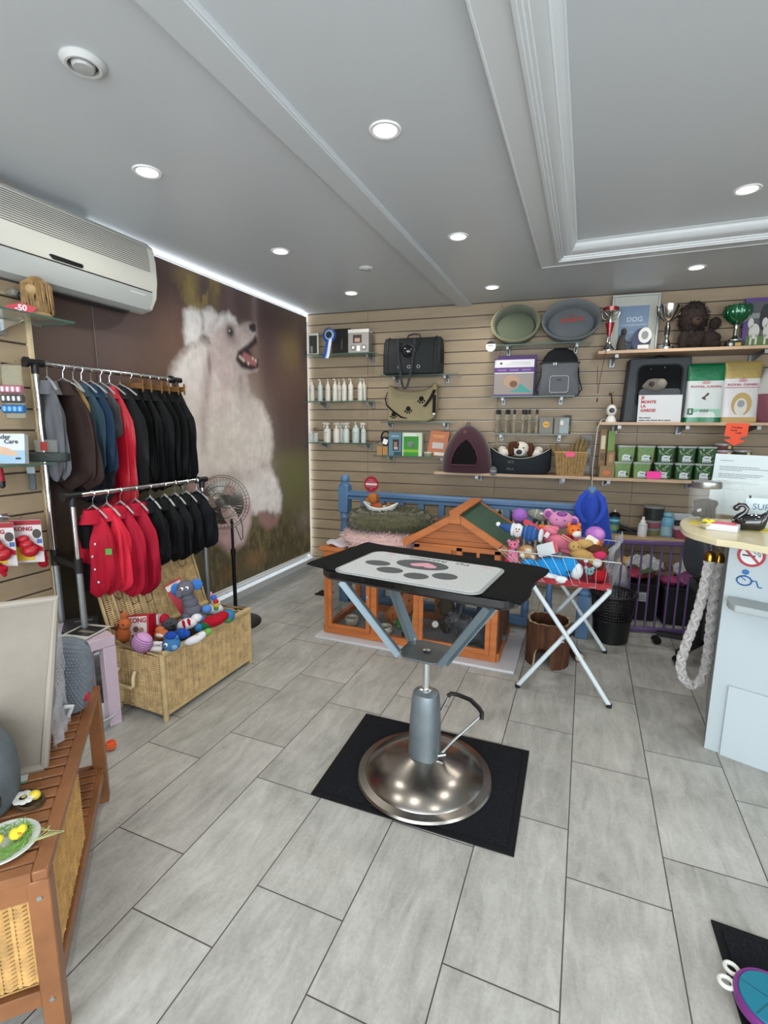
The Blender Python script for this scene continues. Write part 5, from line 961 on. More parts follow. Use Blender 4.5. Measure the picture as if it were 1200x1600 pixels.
# pictograms on the front panel
def on_front(px, py, off=0): r = ray(px, py); n = Vector((math.sin(cang), -math.cos(cang), 0)); tt = ((CA+n*off-CPOS).dot(n))/r.dot(n); p = CPOS+r*tt-CA; return (p.dot(e1), p.z)
cx_, cz_ = on_front(1174, 868); R = on_front(1197, 870)[0]-cx_; R = max(.036, min(.06, R))
ns = T('no_smoking_sticker', 'round red no smoking sticker on the front of the counter', 'sticker', CA+e1*cx_+Vector((math.sin(cang), -math.cos(cang), 0))*.001+Vector((0, 0, cz_)), cang); CZ_N = Vector((math.sin(cang), -math.cos(cang), 0))
b = MB(M('#d4d8da', .4)); b.prism(ell(R, R, 36), -.0006, 0, 'xz'); b.build('white_disc', ns)
b = MB(M('#a3222f', .4)); a_ = ell(R, R, 40); i_ = ell(R*.78, R*.78, 40); b.add([(x, -.0012, z) for x, z in a_]+[(x, -.0012, z) for x, z in i_], [(k, (k+1) % 40, (k+1) % 40+40, k+40) for k in range(40)]); b.bar((-R*.58, -.0014, R*.62), (R*.58, -.0014, -R*.62), R*.2, .0004, (0, -1, 0)); b.build('red_ring', ns, smooth=False)
b = MB(BLACK); b.bar((-R*.62, -.0010, -R*.03), (R*.3, -.0010, -R*.03), R*.13, .0003, (0, -1, 0)); b.tube([(R*.55, -.001, -R*.05), (R*.5, -.001, R*.15), (R*.25, -.001, R*.2), (R*.12, -.001, R*.4), (R*.3, -.001, R*.52)], .0012, 4); b.tube([(R*.64, -.001, -R*.05), (R*.6, -.001, R*.25), (R*.4, -.001, R*.33), (R*.42, -.001, R*.5)], .0012, 4); b.build('cigarette', ns)
cx_, cz_ = on_front(1166, 906); U = R*.95
ws = T('wheelchair_sticker', 'blue wheelchair pictogram on the front of the counter', 'sticker', CA+e1*cx_+CZ_N*.001+Vector((0, 0, cz_)), cang); BL = M('#1f5f9e', .4)
b = MB(BL); b.prism(ell(U*.28, U*.24, 20, -U*.12, U*.72), -.0008, 0, 'xz'); b.build('head_mark', ws)
b = MB(BL); b.tube([(U*.52*math.cos(a)-U*.15, -.0006, U*.4*math.sin(a)-U*.1) for a in [2*PI*k/28 for k in range(28)]], .0016, 4, True); b.tube([(U*.60*math.cos(a)-U*.15, -.0006, U*.47*math.sin(a)-U*.1) for a in [2*PI*k/28 for k in range(28)]], .0012, 4, True)
b.tube([(-U*.05, -.001, U*.42), (-U*.4, -.001, U*.2), (-U*.05, -.001, -U*.05)], .0025, 5); b.tube([(U*.4, -.001, 0), (U*.75, -.001, 0), (U*.95, -.001, -U*.52), (U*1.2, -.001, -U*.5)], .0028, 5); b.build('chair_mark', ws)
x0, z0 = on_front(1140, 930)
t = T('counter_ledge', 'small grey ledge projecting from the counter front below the stickers', 'ledge', CA+e1*x0+Vector((0, 0, z0-.03)), cang)
b = MB(M('#9aa2a4', .35)); b.prism([(0, -.0005), (.0, -.06), (.012, -.10), (.035, -.125), (1.2, -.125), (1.2, -.0005)], 0, .028, 'xy'); b.build('ledge_body', t, bevel=.003)
# braided barrier rope hung in a loop
t = T('barrier_rope', 'thick white braided rope with brass ends hung in a loop beside the counter', 'rope', (0, 0, 0)); YR = 2.62
path = [on_y(x, y, YR+dy) for x, y, dy in ((1109, 872, -.03), (1103, 905, -.03), (1095, 940, -.03), (1084, 975, -.03), (1071, 1010, -.03), (1063.5, 1040, -.02), (1070, 1063, 0), (1086, 1070, .02), (1099, 1055, .04), (1106, 1020, .05), (1110, 980, .05), (1114, 935, .05), (1119, 900, .05), (1123, 874, .05))]
def resample(P, n):
    P = [Vector(p) for p in P]; L = [0]
    for a, c in zip(P, P[1:]): L.append(L[-1]+(c-a).length)
    out = []
    for i in range(n):
        s = L[-1]*i/(n-1); k = max(j for j in range(len(L)) if L[j] <= s+1e-9); k = min(k, len(P)-2); u = (s-L[k])/(L[k+1]-L[k]); p0 = P[max(k-1, 0)]; p1 = P[k]; p2 = P[k+1]; p3 = P[min(k+2, len(P)-1)]
        out.append(.5*((2*p1)+(p2-p0)*u+(2*p0-5*p1+4*p2-p3)*u*u+(3*p1-p0-3*p2+p3)*u**3))
    return out
C = resample(path, 240); b = MB(M('#b5b2b0', .85, bump=.5, bs=200))
for strand in range(4):
    pts = []
    for i, c in enumerate(C):
        d = (C[min(i+1, 239)]-C[max(i-1, 0)]).normalized(); u = d.cross(Vector((0, 1, 0))).normalized(); v = d.cross(u); s = (-1)**strand; a = s*i*.33+strand*PI/2
        pts.append(c+u*math.cos(a)*.0125+v*math.sin(a)*.0125)
    b.tube(pts, .0105, 6)
b.tube(C, .010, 6); b.build('braid', t)
for i, o_ in ((0, -.03), (13, .05)):
    p = path[i]; b = MB(M('#8a6a2c', .2, 1)); b.lathe([(.0, .035), (.007, .034), (.018, .028), (.024, .012), (.0245, -.012), (0, -.012)], 20); e = b.build('brass_end', t); e.location = p
    b = MB(CHROME); b.tube([(0, 0, .032), (.004, 0, .045), (0, 0, .06), (-.004, 0, .05)], .0025, 6); b.tube([(0, 0, .055), (0, 0, .08)], .0025, 6); e = b.build('hook', t); e.location = p
# things on the counter
t, s = ZT('treat_jar', 'square glass jar full of brown chew sticks with steel lid', 'jar', 1098, 812, CTZ); W2 = 20*s; H = 50*s
b = MB(thin_glass('#e3eeee', .10)); b.loft([[(x, y, z) for x, y in rrect(W2*2, W2*2, .02)] for z in (0.002, H)], cap=False); b.build('glass', t)
b = MB(STEEL); b.lathe([(0, H), (W2*.98, H), (W2*1.02, H+.004), (W2*1.02, H+.028), (W2*.95, H+.032), (0, H+.032)], 30); b.build('lid', t)
rr = random.Random(2); b = MB(M('#42322a', .8, var=.3, vs=20))
for k in range(34): b.at(rr.uniform(-.6, .6)*W2, rr.uniform(-.6, .6)*W2, H*.33, rx=rr.uniform(-.4, .4), ry=rr.uniform(-.5, .5), rz=rr.uniform(0, 3)).box(0, 0, 0, .02, .007, H*rr.uniform(.5, .62), .003)
o = b.build('chew_strips'); tag(o, 'brown dried chew strips filling the square glass jar', 'chew strips', kind='stuff'); o.location = t.location+Vector((0, 0, .004))
b = MB(M('#b3b1ab', .5)); b.at(-W2*.5, -W2-.001, H*.35, ry=-.6).box(0, 0, 0, .018, .001, .012); b.build('sticker', t)
t, s = ZT('trinket_dish', 'round cream dish with a bright yellow flower beside the glass jar', 'dish', 1106, 826, CTZ); R = 12*s
b = MB(M('#b5b18f', .3, coat=.5)); b.lathe([(0, 0), (R*.5, 0), (R*.9, R*.4), (R, R*.75), (R*.93, R*.75), (R*.7, R*.4), (0, R*.3)], 24); b.build('bowl', t)
b = MB(M('#d9c928', .6)); 
for k in range(8): a = 2*PI*k/8; b.ball(R*.45*math.cos(a), R*.45*math.sin(a), R*(.95+.12*(k % 2)), R*.32, R*.3, R*.16, 10)
b.build('flower', t); b = MB(M('#3a3a20', .6)); b.ball(0, 0, R*1.05, R*.12); b.build('flower_centre', t)
t, s = ZT('card_box', 'white business card box with pink card on the counter', 'box', 1127, 830, CTZ, cang); b = MB(M('#cfcfd2', .4)); b.box(0, .03, .014, 42*s, .07, .028, .002); b.mat(M('#c94f6a', .5)).box(.004, .032, .030, 30*s, .05, .004, .001); b.build('card_stack', t)
t, s = ZT('swan_ornament', 'glossy black swan ornament on the counter', 'ornament', 1171, 829, CTZ, cang+.1); u = s; GB_ = M('#0a0a0b', .06, coat=1)
b = MB(GB_); R = []
for x, w_, z0_, z1_ in ((-24, 1, 8, 12), (-20, 8, 1, 15), (-10, 13, 0, 18), (2, 14, 0, 20), (12, 12, 0, 20), (18, 8, 3, 24), (23, 2, 20, 34)):
    R.append([(x*u, yy*w_*u*.8, (z0_+z1_)/2*u+zz*(z1_-z0_)/2*u) for yy, zz in ell(1, 1, 16)])
b.at(0, 0, 0); b.loft([[(x, y, z*1.35) for x, y, z in r] for r in R]); b.build('body', t)
b = MB(GB_); b.tube([(a*u, 0, c*u) for a, c in ((-20, 12), (-15, 21), (-8, 28), (-6, 34), (-10, 39), (-16, 39), (-21, 34))], [6*u, 5*u, 3.6*u, 3.1*u, 3.3*u, 4.0*u, 4*u], 12); b.ball(-20*u, 0, 34*u, 5*u, 4*u, 5*u, 12); b.build('neck', t)
b = MB(M('#8e9093', .3)); b.ball(-26*u, 0, 35*u, 3.5*u, 1.8*u, 1.6*u, 8); b.build('beak', t)
b = MB(M('#c9b63d', .5)); b.box(0, 0, .0015, .36, .09, .003); o = b.build('yellow_leaflet'); tag(o, 'flat yellow leaflet lying under the swan and card box', 'leaflet'); o.location = on_z(1145, 826, CTZ)+Vector((.03, .035, 0)); o.rotation_euler = (0, 0, cang)
for c in ('yellow_leaflet',): bpy.data.objects[c].location.z = CTZ
t, s = ZT('letter_sheet', 'white printed letter in an upright clear holder at the back of the counter', 'letter', 1152, 806, CTZ, -.30); hgt = 94*s; ww = 80*s
b = MB(M('#b9c4c6', .5)); b.at(0, 0, 0, rx=-.08, ry=.02).box(0, 0, hgt/2+.002, ww, .002, hgt); b.build('paper', t, smooth=False)
b = MB(M('#4a5052', .5)); b.at(0, 0, 0, rx=-.08, ry=.02); rr = random.Random(8)
for z, wds in ((.90, (.22,)), (.80, (.62,)), (.772, (.75,)), (.744, (.36,)), (.68, (.66,)), (.652, (.64,)), (.624, (.42,)), (.56, (.56,)), (.532, (.68,)), (.504, (.16,)), (.43, (.42,))):
    x = -.41*ww; L = wds[0]*ww
    while x < -.41*ww+L:
        l = rr.uniform(.03, .08)*ww; b.box(x+l/2, -.0014, z*hgt, l*.86, .0006, hgt*.008); x += l
b.build('print_lines', t, smooth=False)
b = MB(CLEAR); b.at(0, 0, 0, rx=-.08, ry=.02).box(0, -.003, hgt*.3, ww*1.02, .002, hgt*.6); b.at().box(0, .02, .001, ww, .08, .002); b.build('holder', t, smooth=False)
t, s = ZT('small_sign', 'white glass sign with blue lettering behind the black swan', 'sign', 1192, 825, CTZ, -.25); hgt = 46*s; ww = 52*s
b = MB(M('#b4c3ca', .25)); b.box(0, 0, hgt/2+.001, ww, .004, hgt, .001); b.build('panel', t); text('SUR 2', 13*s, M('#5a7486', .4), t, 0, -.0026, hgt*.70, bold=.0004)
b = MB(M('#7d8a90', .4)); [b.box(0, -.0024, hgt*(.42-.1*k), ww*.8, .0006, .0012) for k in range(4)]; b.build('print_lines', t, smooth=False); b = MB(BLACK); b.box(-ww*.4, 0, hgt+.004, .008, .006, .012, .001); b.build('clip', t)
# ---- office chair behind the counter
CC = Vector((.80, 3.42, 0)); t = T('office_chair', 'black office chair with rounded grey-blue backrest half hidden by the counter', 'chair', CC, .25)
b = MB(M('#343a40', .4)); q = on_y(1096, 870, 3.32)-CC; b.ball(-.14, .0, .69, .045, .14, .14, 24, p=.85); b.build('backrest', t)
b = MB(M('#25282c', .6)); b.ball(.07, .0, .47, .2, .2, .045, 22, p=.7); b.build('seat', t); b = MB(BLACK); b.tube([(0, .1, .08), (0, .1, .44)], .022, 12); b.bar((-.05, 0, .45), (-.15, 0, .60), .05, .012, (0, 1, 0)); b.build('column', t)
for k in range(5):
    a = 2*PI*k/5+.35+PI/2+.62; b = MB(BLACK); b.bar((0, .1, .10), (.26*math.cos(a), .1+.26*math.sin(a), .075), .04, .03); b.build('base_arm', t)
    b = MB(M('#0c0c0e', .3)); b.at(.26*math.cos(a), .1+.26*math.sin(a), .027, rx=PI/2, rz=0).lathe([(0, -.022), (.026, -.022), (.026, .022), (0, .022)], 18); b.build('caster', t)
# ================================================================== blue railing, radiator
BLU = M('#4d6c8e', .45, bump=.05, bs=80); RY = 3.55
t = T('stair_railing', 'blue painted wooden railing with turned balusters before the slatted wall', 'railing', (0, RY, 0))
b = MB(BLU); b.box(-.86, 0, .905, 1.80, .07, .045, .012); b.box(-.86, 0, .872, 1.80, .05, .025, .004); b.build('hand_rail', t)
b = MB(BLU); b.box(-.86, 0, .05, 1.80, .06, .06, .004); b.build('bottom_rail', t)
BP = [(0, .08), (.028, .08), (.028, .20), (.018, .215), (.026, .235), (.020, .26), (.027, .42), (.018, .50), (.024, .53), (.016, .56), (.026, .585), (.016, .60), (.022, .62), (.0, .62)]
for x in (-1.61, -1.45, -1.29, -1.13, -.97, -.81, -.65, -.49, -.33, -.17): b = MB(BLU); b.lathe([(r, z*1.0) for r, z in BP], 12, cx=x); b.box(x, 0, .755, .046, .046, .23, .006); b.box(x, 0, .12, .046, .046, .12, .003); b.build('baluster', t)
def newel(x, y, name, label, top):
    t = T(name, label, 'post', (x, y, 0)); b = MB(BLU); b.box(0, 0, .15, .085, .085, .30, .004); b.box(0, 0, .86, .085, .085, .22, .006); b.lathe([(.04, .3), (.045, .32), (.03, .34), (.042, .37), (.032, .42), (.04, .6), (.03, .68), (.044, .71), (.036, .73), (.04, .75)], 18, cap=False); b.build('post_body', t)
    b = MB(BLU); b.lathe([(0, .965), (.042, .97), (.042, .98), (.026, .99)]+[(.036*math.sin(a)+.002, 1.02-.036*math.cos(a)) for a in [PI*k/8 for k in range(2, 9)]], 20); b.build('finial', t); return t
newel(-1.78, RY, 'newel_post', 'blue newel post with round finial at the left end of the railing', 0); newel(.06, 3.53, 'newel_post', 'blue newel post with ball finial wearing a blue cloth bag', 0)
t = T('cloth_bag', 'bright blue fabric bag draped over the right newel post', 'bag', (.06, 3.53, 0)); CB = M('#1f3fa0', .7, sheen=.2); b = MB(CB)
R = []
for z, r, f in ((1.01, .048, .1), (.99, .075, .25), (.90, .095, .3), (.80, .11, .3), (.72, .125, .3), (.68, .13, .25)):
    R.append([((r+r*f*math.sin(5*a+z*3)*.5)*math.cos(a), (r+r*f*math.sin(5*a+z*3)*.5)*math.sin(a)*.85, z) for a in [2*PI*k/48 for k in range(48)]])
b.loft(R, cap=False); b.build('bag_body', t)
for a in (-2.2, -1.0): b = MB(CB); b.sheet(lambda u, v: ((.05+.09*math.sin(PI*u))*math.cos(a)+(v-.5)*.03, (.06+.1*u)*math.sin(a), 1.03-.20*u), 8, 1, .003); b.build('strap', t)
t, w = WT('radiator', 'white column radiator behind the blue railing', 'radiator', 764, 872, 800, .09, .28)
for k in range(12):
    b = MB(M('#b9bcba', .4)); x = -w/2+(k+.5)*w/12; b.tube([(x, -.035, .0), (x, -.035, .42), (x, -.01, .45), (x, .035, .42), (x, .035, 0)], .012, 8, flat=.9); b.box(x, 0, .43, w/12*.9, .07, .03, .01); b.box(x, 0, .02, w/12*.9, .07, .03, .01); b.build('column', t)
t = T('round_sign', 'small round red sign with white bar standing on the railing', 'sign', (-1.545, 3.545, .928)); b = MB(M('#8f1a2a', .4)); b.prism([(x, z+.06) for x, z in ell(.062, .062, 32)], -.0015, .0015, 'xz'); b.build('disc', t)
b = MB(M('#cfc4c2', .5)); b.box(0, -.002, .06, .096, .001, .016); b.build('bar_mark', t, smooth=False)
text('MERCI', .015, M('#c99aa0', .5), t, 0, -.002, .093); text('D\'ATTENDRE', .013, M('#c99aa0', .5), t, 0, -.002, .078); text('DE PATIENTER', .012, M('#c99aa0', .5), t, 0, -.002, .040); text('ICI', .014, M('#c99aa0', .5), t, 0, -.002, .024)
# ================================================================== rabbit hutch
HW = M('#a55f2f', .5, var=.16, vs=5, stretch=(1, 1, 6), bump=.05, bs=60); HX0, HX1, HY0, HY1 = -1.60, -.42, 2.88, 3.38
t = T('base_board', 'white laminate board on the floor under the rabbit hutch', 'board', (-.97, 3.11, 0)); b = MB(M('#b9b8bc', .4)); b.box(0, 0, .008, 1.34, .64, .016, .002); b.build('panel', t)
HB = .017; t = hut = T('rabbit_hutch', 'orange wooden rabbit hutch with gabled house, wire mesh doors and green roof', 'hutch', (HX0, HY0, HB)); W_, D_ = HX1-HX0, HY1-HY0
def xp(px): return on_y(px, 940, HY0).x-HX0
b = MB(HW); xs = [.02, xp(585), xp(652), W_-.02]
for x in xs: b.box(x, 0, .29, .042, .036, .58, .002); b.box(x, D_, .29, .042, .036, .58, .002)
for y in (0, D_): b.box(W_/2, y, .025, W_, .034, .05, .002); b.box(W_/2, y, .565, W_, .034, .04, .002)
for x in (.0, W_): b.box(x, D_/2, .025, .034, D_, .05, .002); b.box(x, D_/2, .565, .034, D_, .04, .002)
b.build('frame', t)
MS = M('#4b4d4b', .4, .7)
def mesh(name, x0, x1, z0, z1, y, par, side=False):
    b = MB(MS); st = .0135
    nx = int((x1-x0)/st); nz = int((z1-z0)/st); q = (lambda a, c: (y, a, c)) if side else (lambda a, c: (a, y, c))
    for k in range(nx+1): b.bar(q(x0+k*st, z0), q(x0+k*st, z1), .0009, .0009, (0, 1, 0) if not side else (1, 0, 0))
    for k in range(nz+1): b.bar(q(x0, z0+k*st), q(x1, z0+k*st), .0009, .0009)
    b.build(name, par, smooth=False)
def door(name, x0, x1, z0, z1, par, ms=True):
    b = MB(HW); y = -.022; c = .028
    for x in (x0+c/2, x1-c/2): b.box(x, y, (z0+z1)/2, c, .018, z1-z0, .0015)
    for z in (z0+c/2, z1-c/2): b.box((x0+x1)/2, y, z, x1-x0-2*c, .018, c, .0015)
    o = b.build(name, par)
    if ms: mesh('wire_mesh', x0+c, x1-c, z0+c, z1-c, y, o)
    return o
d = door('door', .035, xs[1]-.022, .05, .56, t); b = MB(CHROME); b.box(xs[1]-.04, -.033, .3, .012, .008, .03, .002); b.build('latch', d)
mesh('wire_mesh', xs[1]+.02, xs[2]-.02, .05, .545, -.004, t); door('door', xs[2]+.02, W_-.04, .05, .385, t)
b = MB(HW); b.box((xs[2]+W_)/2, -.012, .43, W_-xs[2]-.05, .02, .075, .003); dr = b.build('drawer', t); b = MB(M('#8a4a20', .5)); b.prism([(x+(xs[2]+W_)/2-.11, z+.435) for x, z in ell(.04, .012, 16)], -.0235, -.021, 'xz'); b.build('finger_slot', dr); b = MB(STEEL); b.lathe([(0, 0), (.01, 0), (.01, .004), (0, .006)], 12); o = b.build('latch', dr); o.location = (W_-.1, -.022, .43); o.rotation_euler = (PI/2, 0, 0)
mesh('wire_mesh', .02, D_*.5, .05, .545, 0, t, True)
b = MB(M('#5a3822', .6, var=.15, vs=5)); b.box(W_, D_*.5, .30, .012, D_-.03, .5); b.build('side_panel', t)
b = MB(HW); b.box(xs[2]/2-.01, D_/2, .595, xs[2]+.05, D_+.05, .02, .003); b.build('flat_lid', t)
# gabled house
hx0, hx1, zr, ze = xs[2]-.02, W_+.0, .885, .725; hc = (hx0+hx1)/2+.0
b = MB(HW)
for k in range(6):
    z0, z1 = .585+k*.05, .585+k*.05+.048; hw = lambda z: (hx1-hx0)/2*min(1, max(0, (zr-z)/(zr-ze)))
    if hw(z0) < .02: break
    for y in (.004, D_-.01): b.prism([(hc-hw(z0), z0), (hc+hw(z0), z0), (hc+hw(z1), z1), (hc-hw(z1), z1)], y, y+.014, 'xz')
for x in (hx0+.004, hx1-.004): b.box(x, D_/2, (.585+ze)/2, .014, D_-.02, ze-.585)
b.build('house_walls', t)
b = MB(HW)
for x in (hx0+.016, hc+.02, hx1-.016): b.box(x, -.008, .64, .034, .022, .11)
b.box(hc, -.008, .69, hx1-hx0, .022, .03); b.build('house_frame', t)
b = MB(M('#1c1714', .7)); b.box((hc+hx1)/2+.01, .001, .64, (hx1-hc)-.06, .006, .08); b.build('window_opening', t); b = MB(HW); b.box((hc+hx1)/2, -.004, .64, .018, .012, .08); b.build('window_bar', t)
b = MB(HW); b.box((hx0+hc)/2, -.014, .645, (hc-hx0)-.06, .012, .085, .002); b.build('front_hatch', t)
ov = .055
for s, nm_ in ((-1, 'left'), (1, 'right')):
    a = math.atan2(zr-ze, (hx1-hx0)/2); L = (hx1-hx0)/2/math.cos(a)+.055; b = MB(M('#3d5345', .85, bump=.2, bs=200)) ; e = T
    P0 = (hc, zr+.015); P1 = (hc+s*L*math.cos(a), zr+.015-L*math.sin(a)); nx, nz = s*math.sin(a)*.008, math.cos(a)*.008
    b.prism([P0, P1, (P1[0]+nx, P1[1]+nz), (P0[0]+nx, P0[1]+nz)], -ov, D_+ov, 'xz'); rp = b.build('roof_felt', t, label='green roofing felt, '+nm_+' slope')
    b = MB(HW)
    for y in (-ov-.012, D_+ov-.004): b.prism([(P0[0], P0[1]-.028), (P1[0]+s*.01, P1[1]-.032), (P1[0]+s*.012, P1[1]+.014), (P0[0], P0[1]+.018)], y, y+.016, 'xz')
    b.bar((P1[0]+s*.012, -ov, P1[1]), (P1[0]+s*.012, D_+ov, P1[1]), .012, .03); b.build('barge_board', t)
b = MB(HW); b.box(hc, D_/2, zr+.032, .075, D_+2*ov+.03, .014, .002); b.prism([(hc-.035, zr-.03), (hc+.035, zr-.03), (hc+.028, zr+.03), (hc-.028, zr+.03)], -ov-.026, -ov-.012, 'xz'); b.build('ridge_board', t)
b = MB(HW); b.bar((xs[1]-.0, D_*.55, .03), (xs[2]+.05, D_*.55, .44), .12, .012, (0, 1, 0)); [b.bar((xs[1]+k*.04, D_*.55-.06, .05+k*.042), (xs[1]+k*.04, D_*.55+.06, .05+k*.042), .008, .008) for k in range(8)]; b.build('ramp', t)
b = MB(M('#8a8c92', .8)); b.box(W_/2, D_/2, .006, W_-.05, D_-.05, .01); b.build('floor_liner', t)
FLZ = HB+.012
for x, y, r, c, s in ((-1.47, 3.03, .05, '#a9a491', 'cream ribbed feeding bowl behind the left hutch door'), (-1.19, 2.97, .05, '#a9a491', 'cream feeding bowl behind the middle mesh of the hutch'), (-1.03, 2.99, .045, '#4e2a20', 'low brown dish inside the hutch by the centre post')):
    t = T('feeding_bowl', s, 'bowl', (x, y, FLZ)); b = MB(M(c, .35)); h = .06 if c[1] == 'a' else .025; b.lathe([(0, 0), (r*.85, 0), (r, h*.3), (r, h*.9), (r*.93, h), (r*.86, h*.9), (r*.8, h*.3), (0, h*.2)], 26); b.build('bowl_body', t)
    b = MB(M('#6b5b3a', .9)); b.lathe([(r*.8, h*.55), (r*.4, h*.62), (0, h*.6)], 14, cap=False); b.build('feed', t)
t = T('chew_toy', 'green leafy chew toy on the hutch floor', 'toy', (-1.13, 3.1, FLZ)); b = MB(M('#3f7a3a', .6)); rr = random.Random(5); [b.ball(rr.uniform(-.035, .035), rr.uniform(-.03, .03), .02+rr.uniform(0, .025), .016, .014, .018, 8) for _ in range(9)]; b.build('leaves', t)
t = T('treat_bag', 'yellow and green treat bag standing inside the hutch by the centre post', 'bag', (-.99, 3.06, FLZ), .1); b = MB(M('#b3933f', .5)); b.prism([(-.035, 0), (.035, 0), (.04, .14), (-.03, .15)], -.012, .012, 'xz'); b.mat(M('#3f6a3a', .5)).prism([(-.03, .15), (.04, .14), (.035, .2), (-.02, .21)], -.008, .008, 'xz'); b.mat(M('#2e3d33')).box(0, -.013, .08, .03, .001, .05); b.build('pouch', t)
t = T('cardboard_tube', 'short white-ended roll leaning in the right part of the hutch', 'roll', (-.86, 3.02, FLZ+.1), 0, rot=(1.1, 0, .5)); b = MB(M('#9a6f48', .8)); b.tube([(0, 0, -.05), (0, 0, .05)], .022, 16); b.mat(M('#c9c5bb')).tube([(0, 0, .05), (0, 0, .056)], .022, 16); b.build('roll_body', t)
t = T('hay_rack', 'small dark twig rack full of hay inside the hutch', 'rack', (-.80, 3.12, FLZ)); b = MB(M('#3a3226', .8)); rr = random.Random(6)
for k in range(40): a = rr.uniform(0, 2*PI); b.bar((.02*math.cos(a), .02*math.sin(a), .02), (.06*math.cos(a)+rr.uniform(-.02, .02), .06*math.sin(a), rr.uniform(.05, .2)), .004, .003)
b.ball(0, 0, .2, .06, .05, .06, 10, .2); b.build('twigs', t)
# rabbit: one body, lying with its head up and to the left
t = T('rabbit', 'grey and black long-haired rabbit lying inside the right part of the hutch', 'rabbit', (-.60, 3.10, FLZ), 0)
RBF = M('#55575a', .95, var=.65, vs=14, bump=.5, bs=90); b = MB(RBF); R = []
for x, y, z, w, h in ((.17, .0, .05, .02, .03), (.15, 0, .065, .065, .06), (.09, 0, .08, .085, .078), (.02, 0, .08, .085, .078), (-.04, -.005, .08, .072, .072), (-.08, -.01, .10, .058, .062), (-.11, -.015, .13, .05, .052), (-.145, -.02, .135, .044, .044), (-.18, -.022, .125, .03, .03), (-.2, -.022, .12, .012, .014)):
    R.append([(x, y+w*math.cos(a), z+h*math.sin(a)) for a in [2*PI*k/20 for k in range(20)]])
b.loft(R); pts = []; rr = random.Random(9)
for r in R[1:-2]:
    c = Vector((r[0][0], sum(p[1] for p in r)/20, sum(p[2] for p in r)/20))
    for p in r:
        for _ in range(5): q = Vector(p)+Vector((rr.uniform(-.02, .02), 0, 0)); pts.append((q, (q-c).normalized()))
b.tufts(pts, .035, .008, .4); b.ball(-.03, -.06, .02, .045, .025, .02, 10); b.ball(.1, -.07, .022, .06, .03, .022, 10); b.ball(.18, 0, .06, .03, .03, .03, 10); b.build('body', t)
for s in (-1, 1): b = MB(RBF); b.tube([(-.10, s*.025-.015, .17), (-.085, s*.035-.015, .215), (-.08, s*.045-.015, .25), (-.082, s*.045-.015, .262)], [.011, .019, .015, .004], 10, flat=.5); b.build('ear', t); b = MB(M('#0d0b0a', .1)); b.ball(-.155, s*.040-.02, .145, .007); b.build('eye', t)
# ---- pet beds piled on the hutch
def ringbed(name, label, loc, Rx, Ry, r, rz_, m, n, l, seed, centre=True):
    t = T(name, label, 'pet bed', loc); b = MB(m); A, Bn = 48, 14; rr = random.Random(seed); vs = []; pts = []
    for i in range(A):
        a = 2*PI*i/A; q = 1+.05*math.sin(3*a+seed)
        for j in range(Bn):
            c = 2*PI*j/Bn; rad = r*(1+.06*math.sin(5*a+2*c)); x = (Rx-r+rad*math.cos(c))*math.cos(a)*q; y = (Ry-r+rad*math.cos(c))*math.sin(a)*q; z = rz_+rz_*math.sin(c)*(1+.06*math.sin(4*a))
            vs.append((x, y, z))
    b.add(vs, [(i*Bn+j, ((i+1) % A)*Bn+j, ((i+1) % A)*Bn+(j+1) % Bn, i*Bn+(j+1) % Bn) for i in range(A) for j in range(Bn)])
    for _ in range(n):
        i = rr.randrange(A); j = rr.randrange(Bn); c = 2*PI*j/Bn; a = 2*PI*i/A; v = Vector(vs[i*Bn+j])+Vector((rr.uniform(-.02, .02), rr.uniform(-.02, .02), 0)); pts.append((v, (math.cos(c)*math.cos(a), math.cos(c)*math.sin(a), math.sin(c))))
    b.tufts(pts, l, .007, .35, .6); b.build('fluffy_ring', t)
    b = MB(m); b.lathe([(Rx-r, rz_*.9), (Rx*.4, rz_*1.1), (0, rz_*1.05)], 24, sy=Ry/Rx, cap=False); b.lathe([(Rx-r*.6, .004), (0, .004)], 24, sy=Ry/Rx, cap=False); b.build('cushion', t); return t
HT = HB+.606
ringbed('fluffy_bed', 'pale pink long-haired round pet bed lying on the hutch lid', (-1.24, 3.13, HT), .32, .27, .12, .055, M('#bb9c98', .95, sheen=.4), 5200, .03, 1)
ringbed('fluffy_bed', 'dark olive fluffy round pet bed stacked on the pink one', (-1.24, 3.17, HT+.088), .29, .24, .125, .078, M('#4b4a34', .95, sheen=.3, var=.25, vs=30), 8500, .020, 2)
t = T('folded_cloth', 'crumpled white cloth at the left corner of the hutch lid', 'cloth', (-1.52, 2.99, HT)); b = MB(M('#b5b2b6', .8, bump=.3, bs=40)); b.sheet(lambda u, v: ((u-.5)*.16, (v-.5)*.16, .018+.010*math.sin(u*7+v*5)), 10, 10, .02); b.build('fabric', t)
# ---- generic soft toys -------------------------------------------------
def toy(name, label, pos, spec, rot=(0, 0, 0), sc=1, cat='soft toy', group=None, fur=.5):
    t = T(name, label, cat, pos, 0, group, rot=rot)
    for nm_, col_, balls in spec:
        b = MB(M(col_, .95, bump=fur, bs=110) if nm_ not in ('eye', 'nose', 'eye_shine') else M(col_, .15))
        for q in balls:
            q = [v*sc*.01 for v in q]; b.ball(q[0], q[1], q[2], q[3], q[4] if len(q) > 4 else None, q[5] if len(q) > 5 else None, 14 if q[3] > .012 else 8)
        b.build(nm_, t)
    return t
def EY(x, y, z, d=1.6, r=.45, c='#0c0c0d'): return [('eye', c, [(x-d, y, z, r)]), ('eye', c, [(x+d, y, z, r)])]
t = T('toy_carrier', 'white plush carrier boat holding the small brown puppy', 'toy', (-1.28, 3.10, HT+.212), .1); b = MB(M('#c3c4c2', .9, bump=.4, bs=120)); R = []
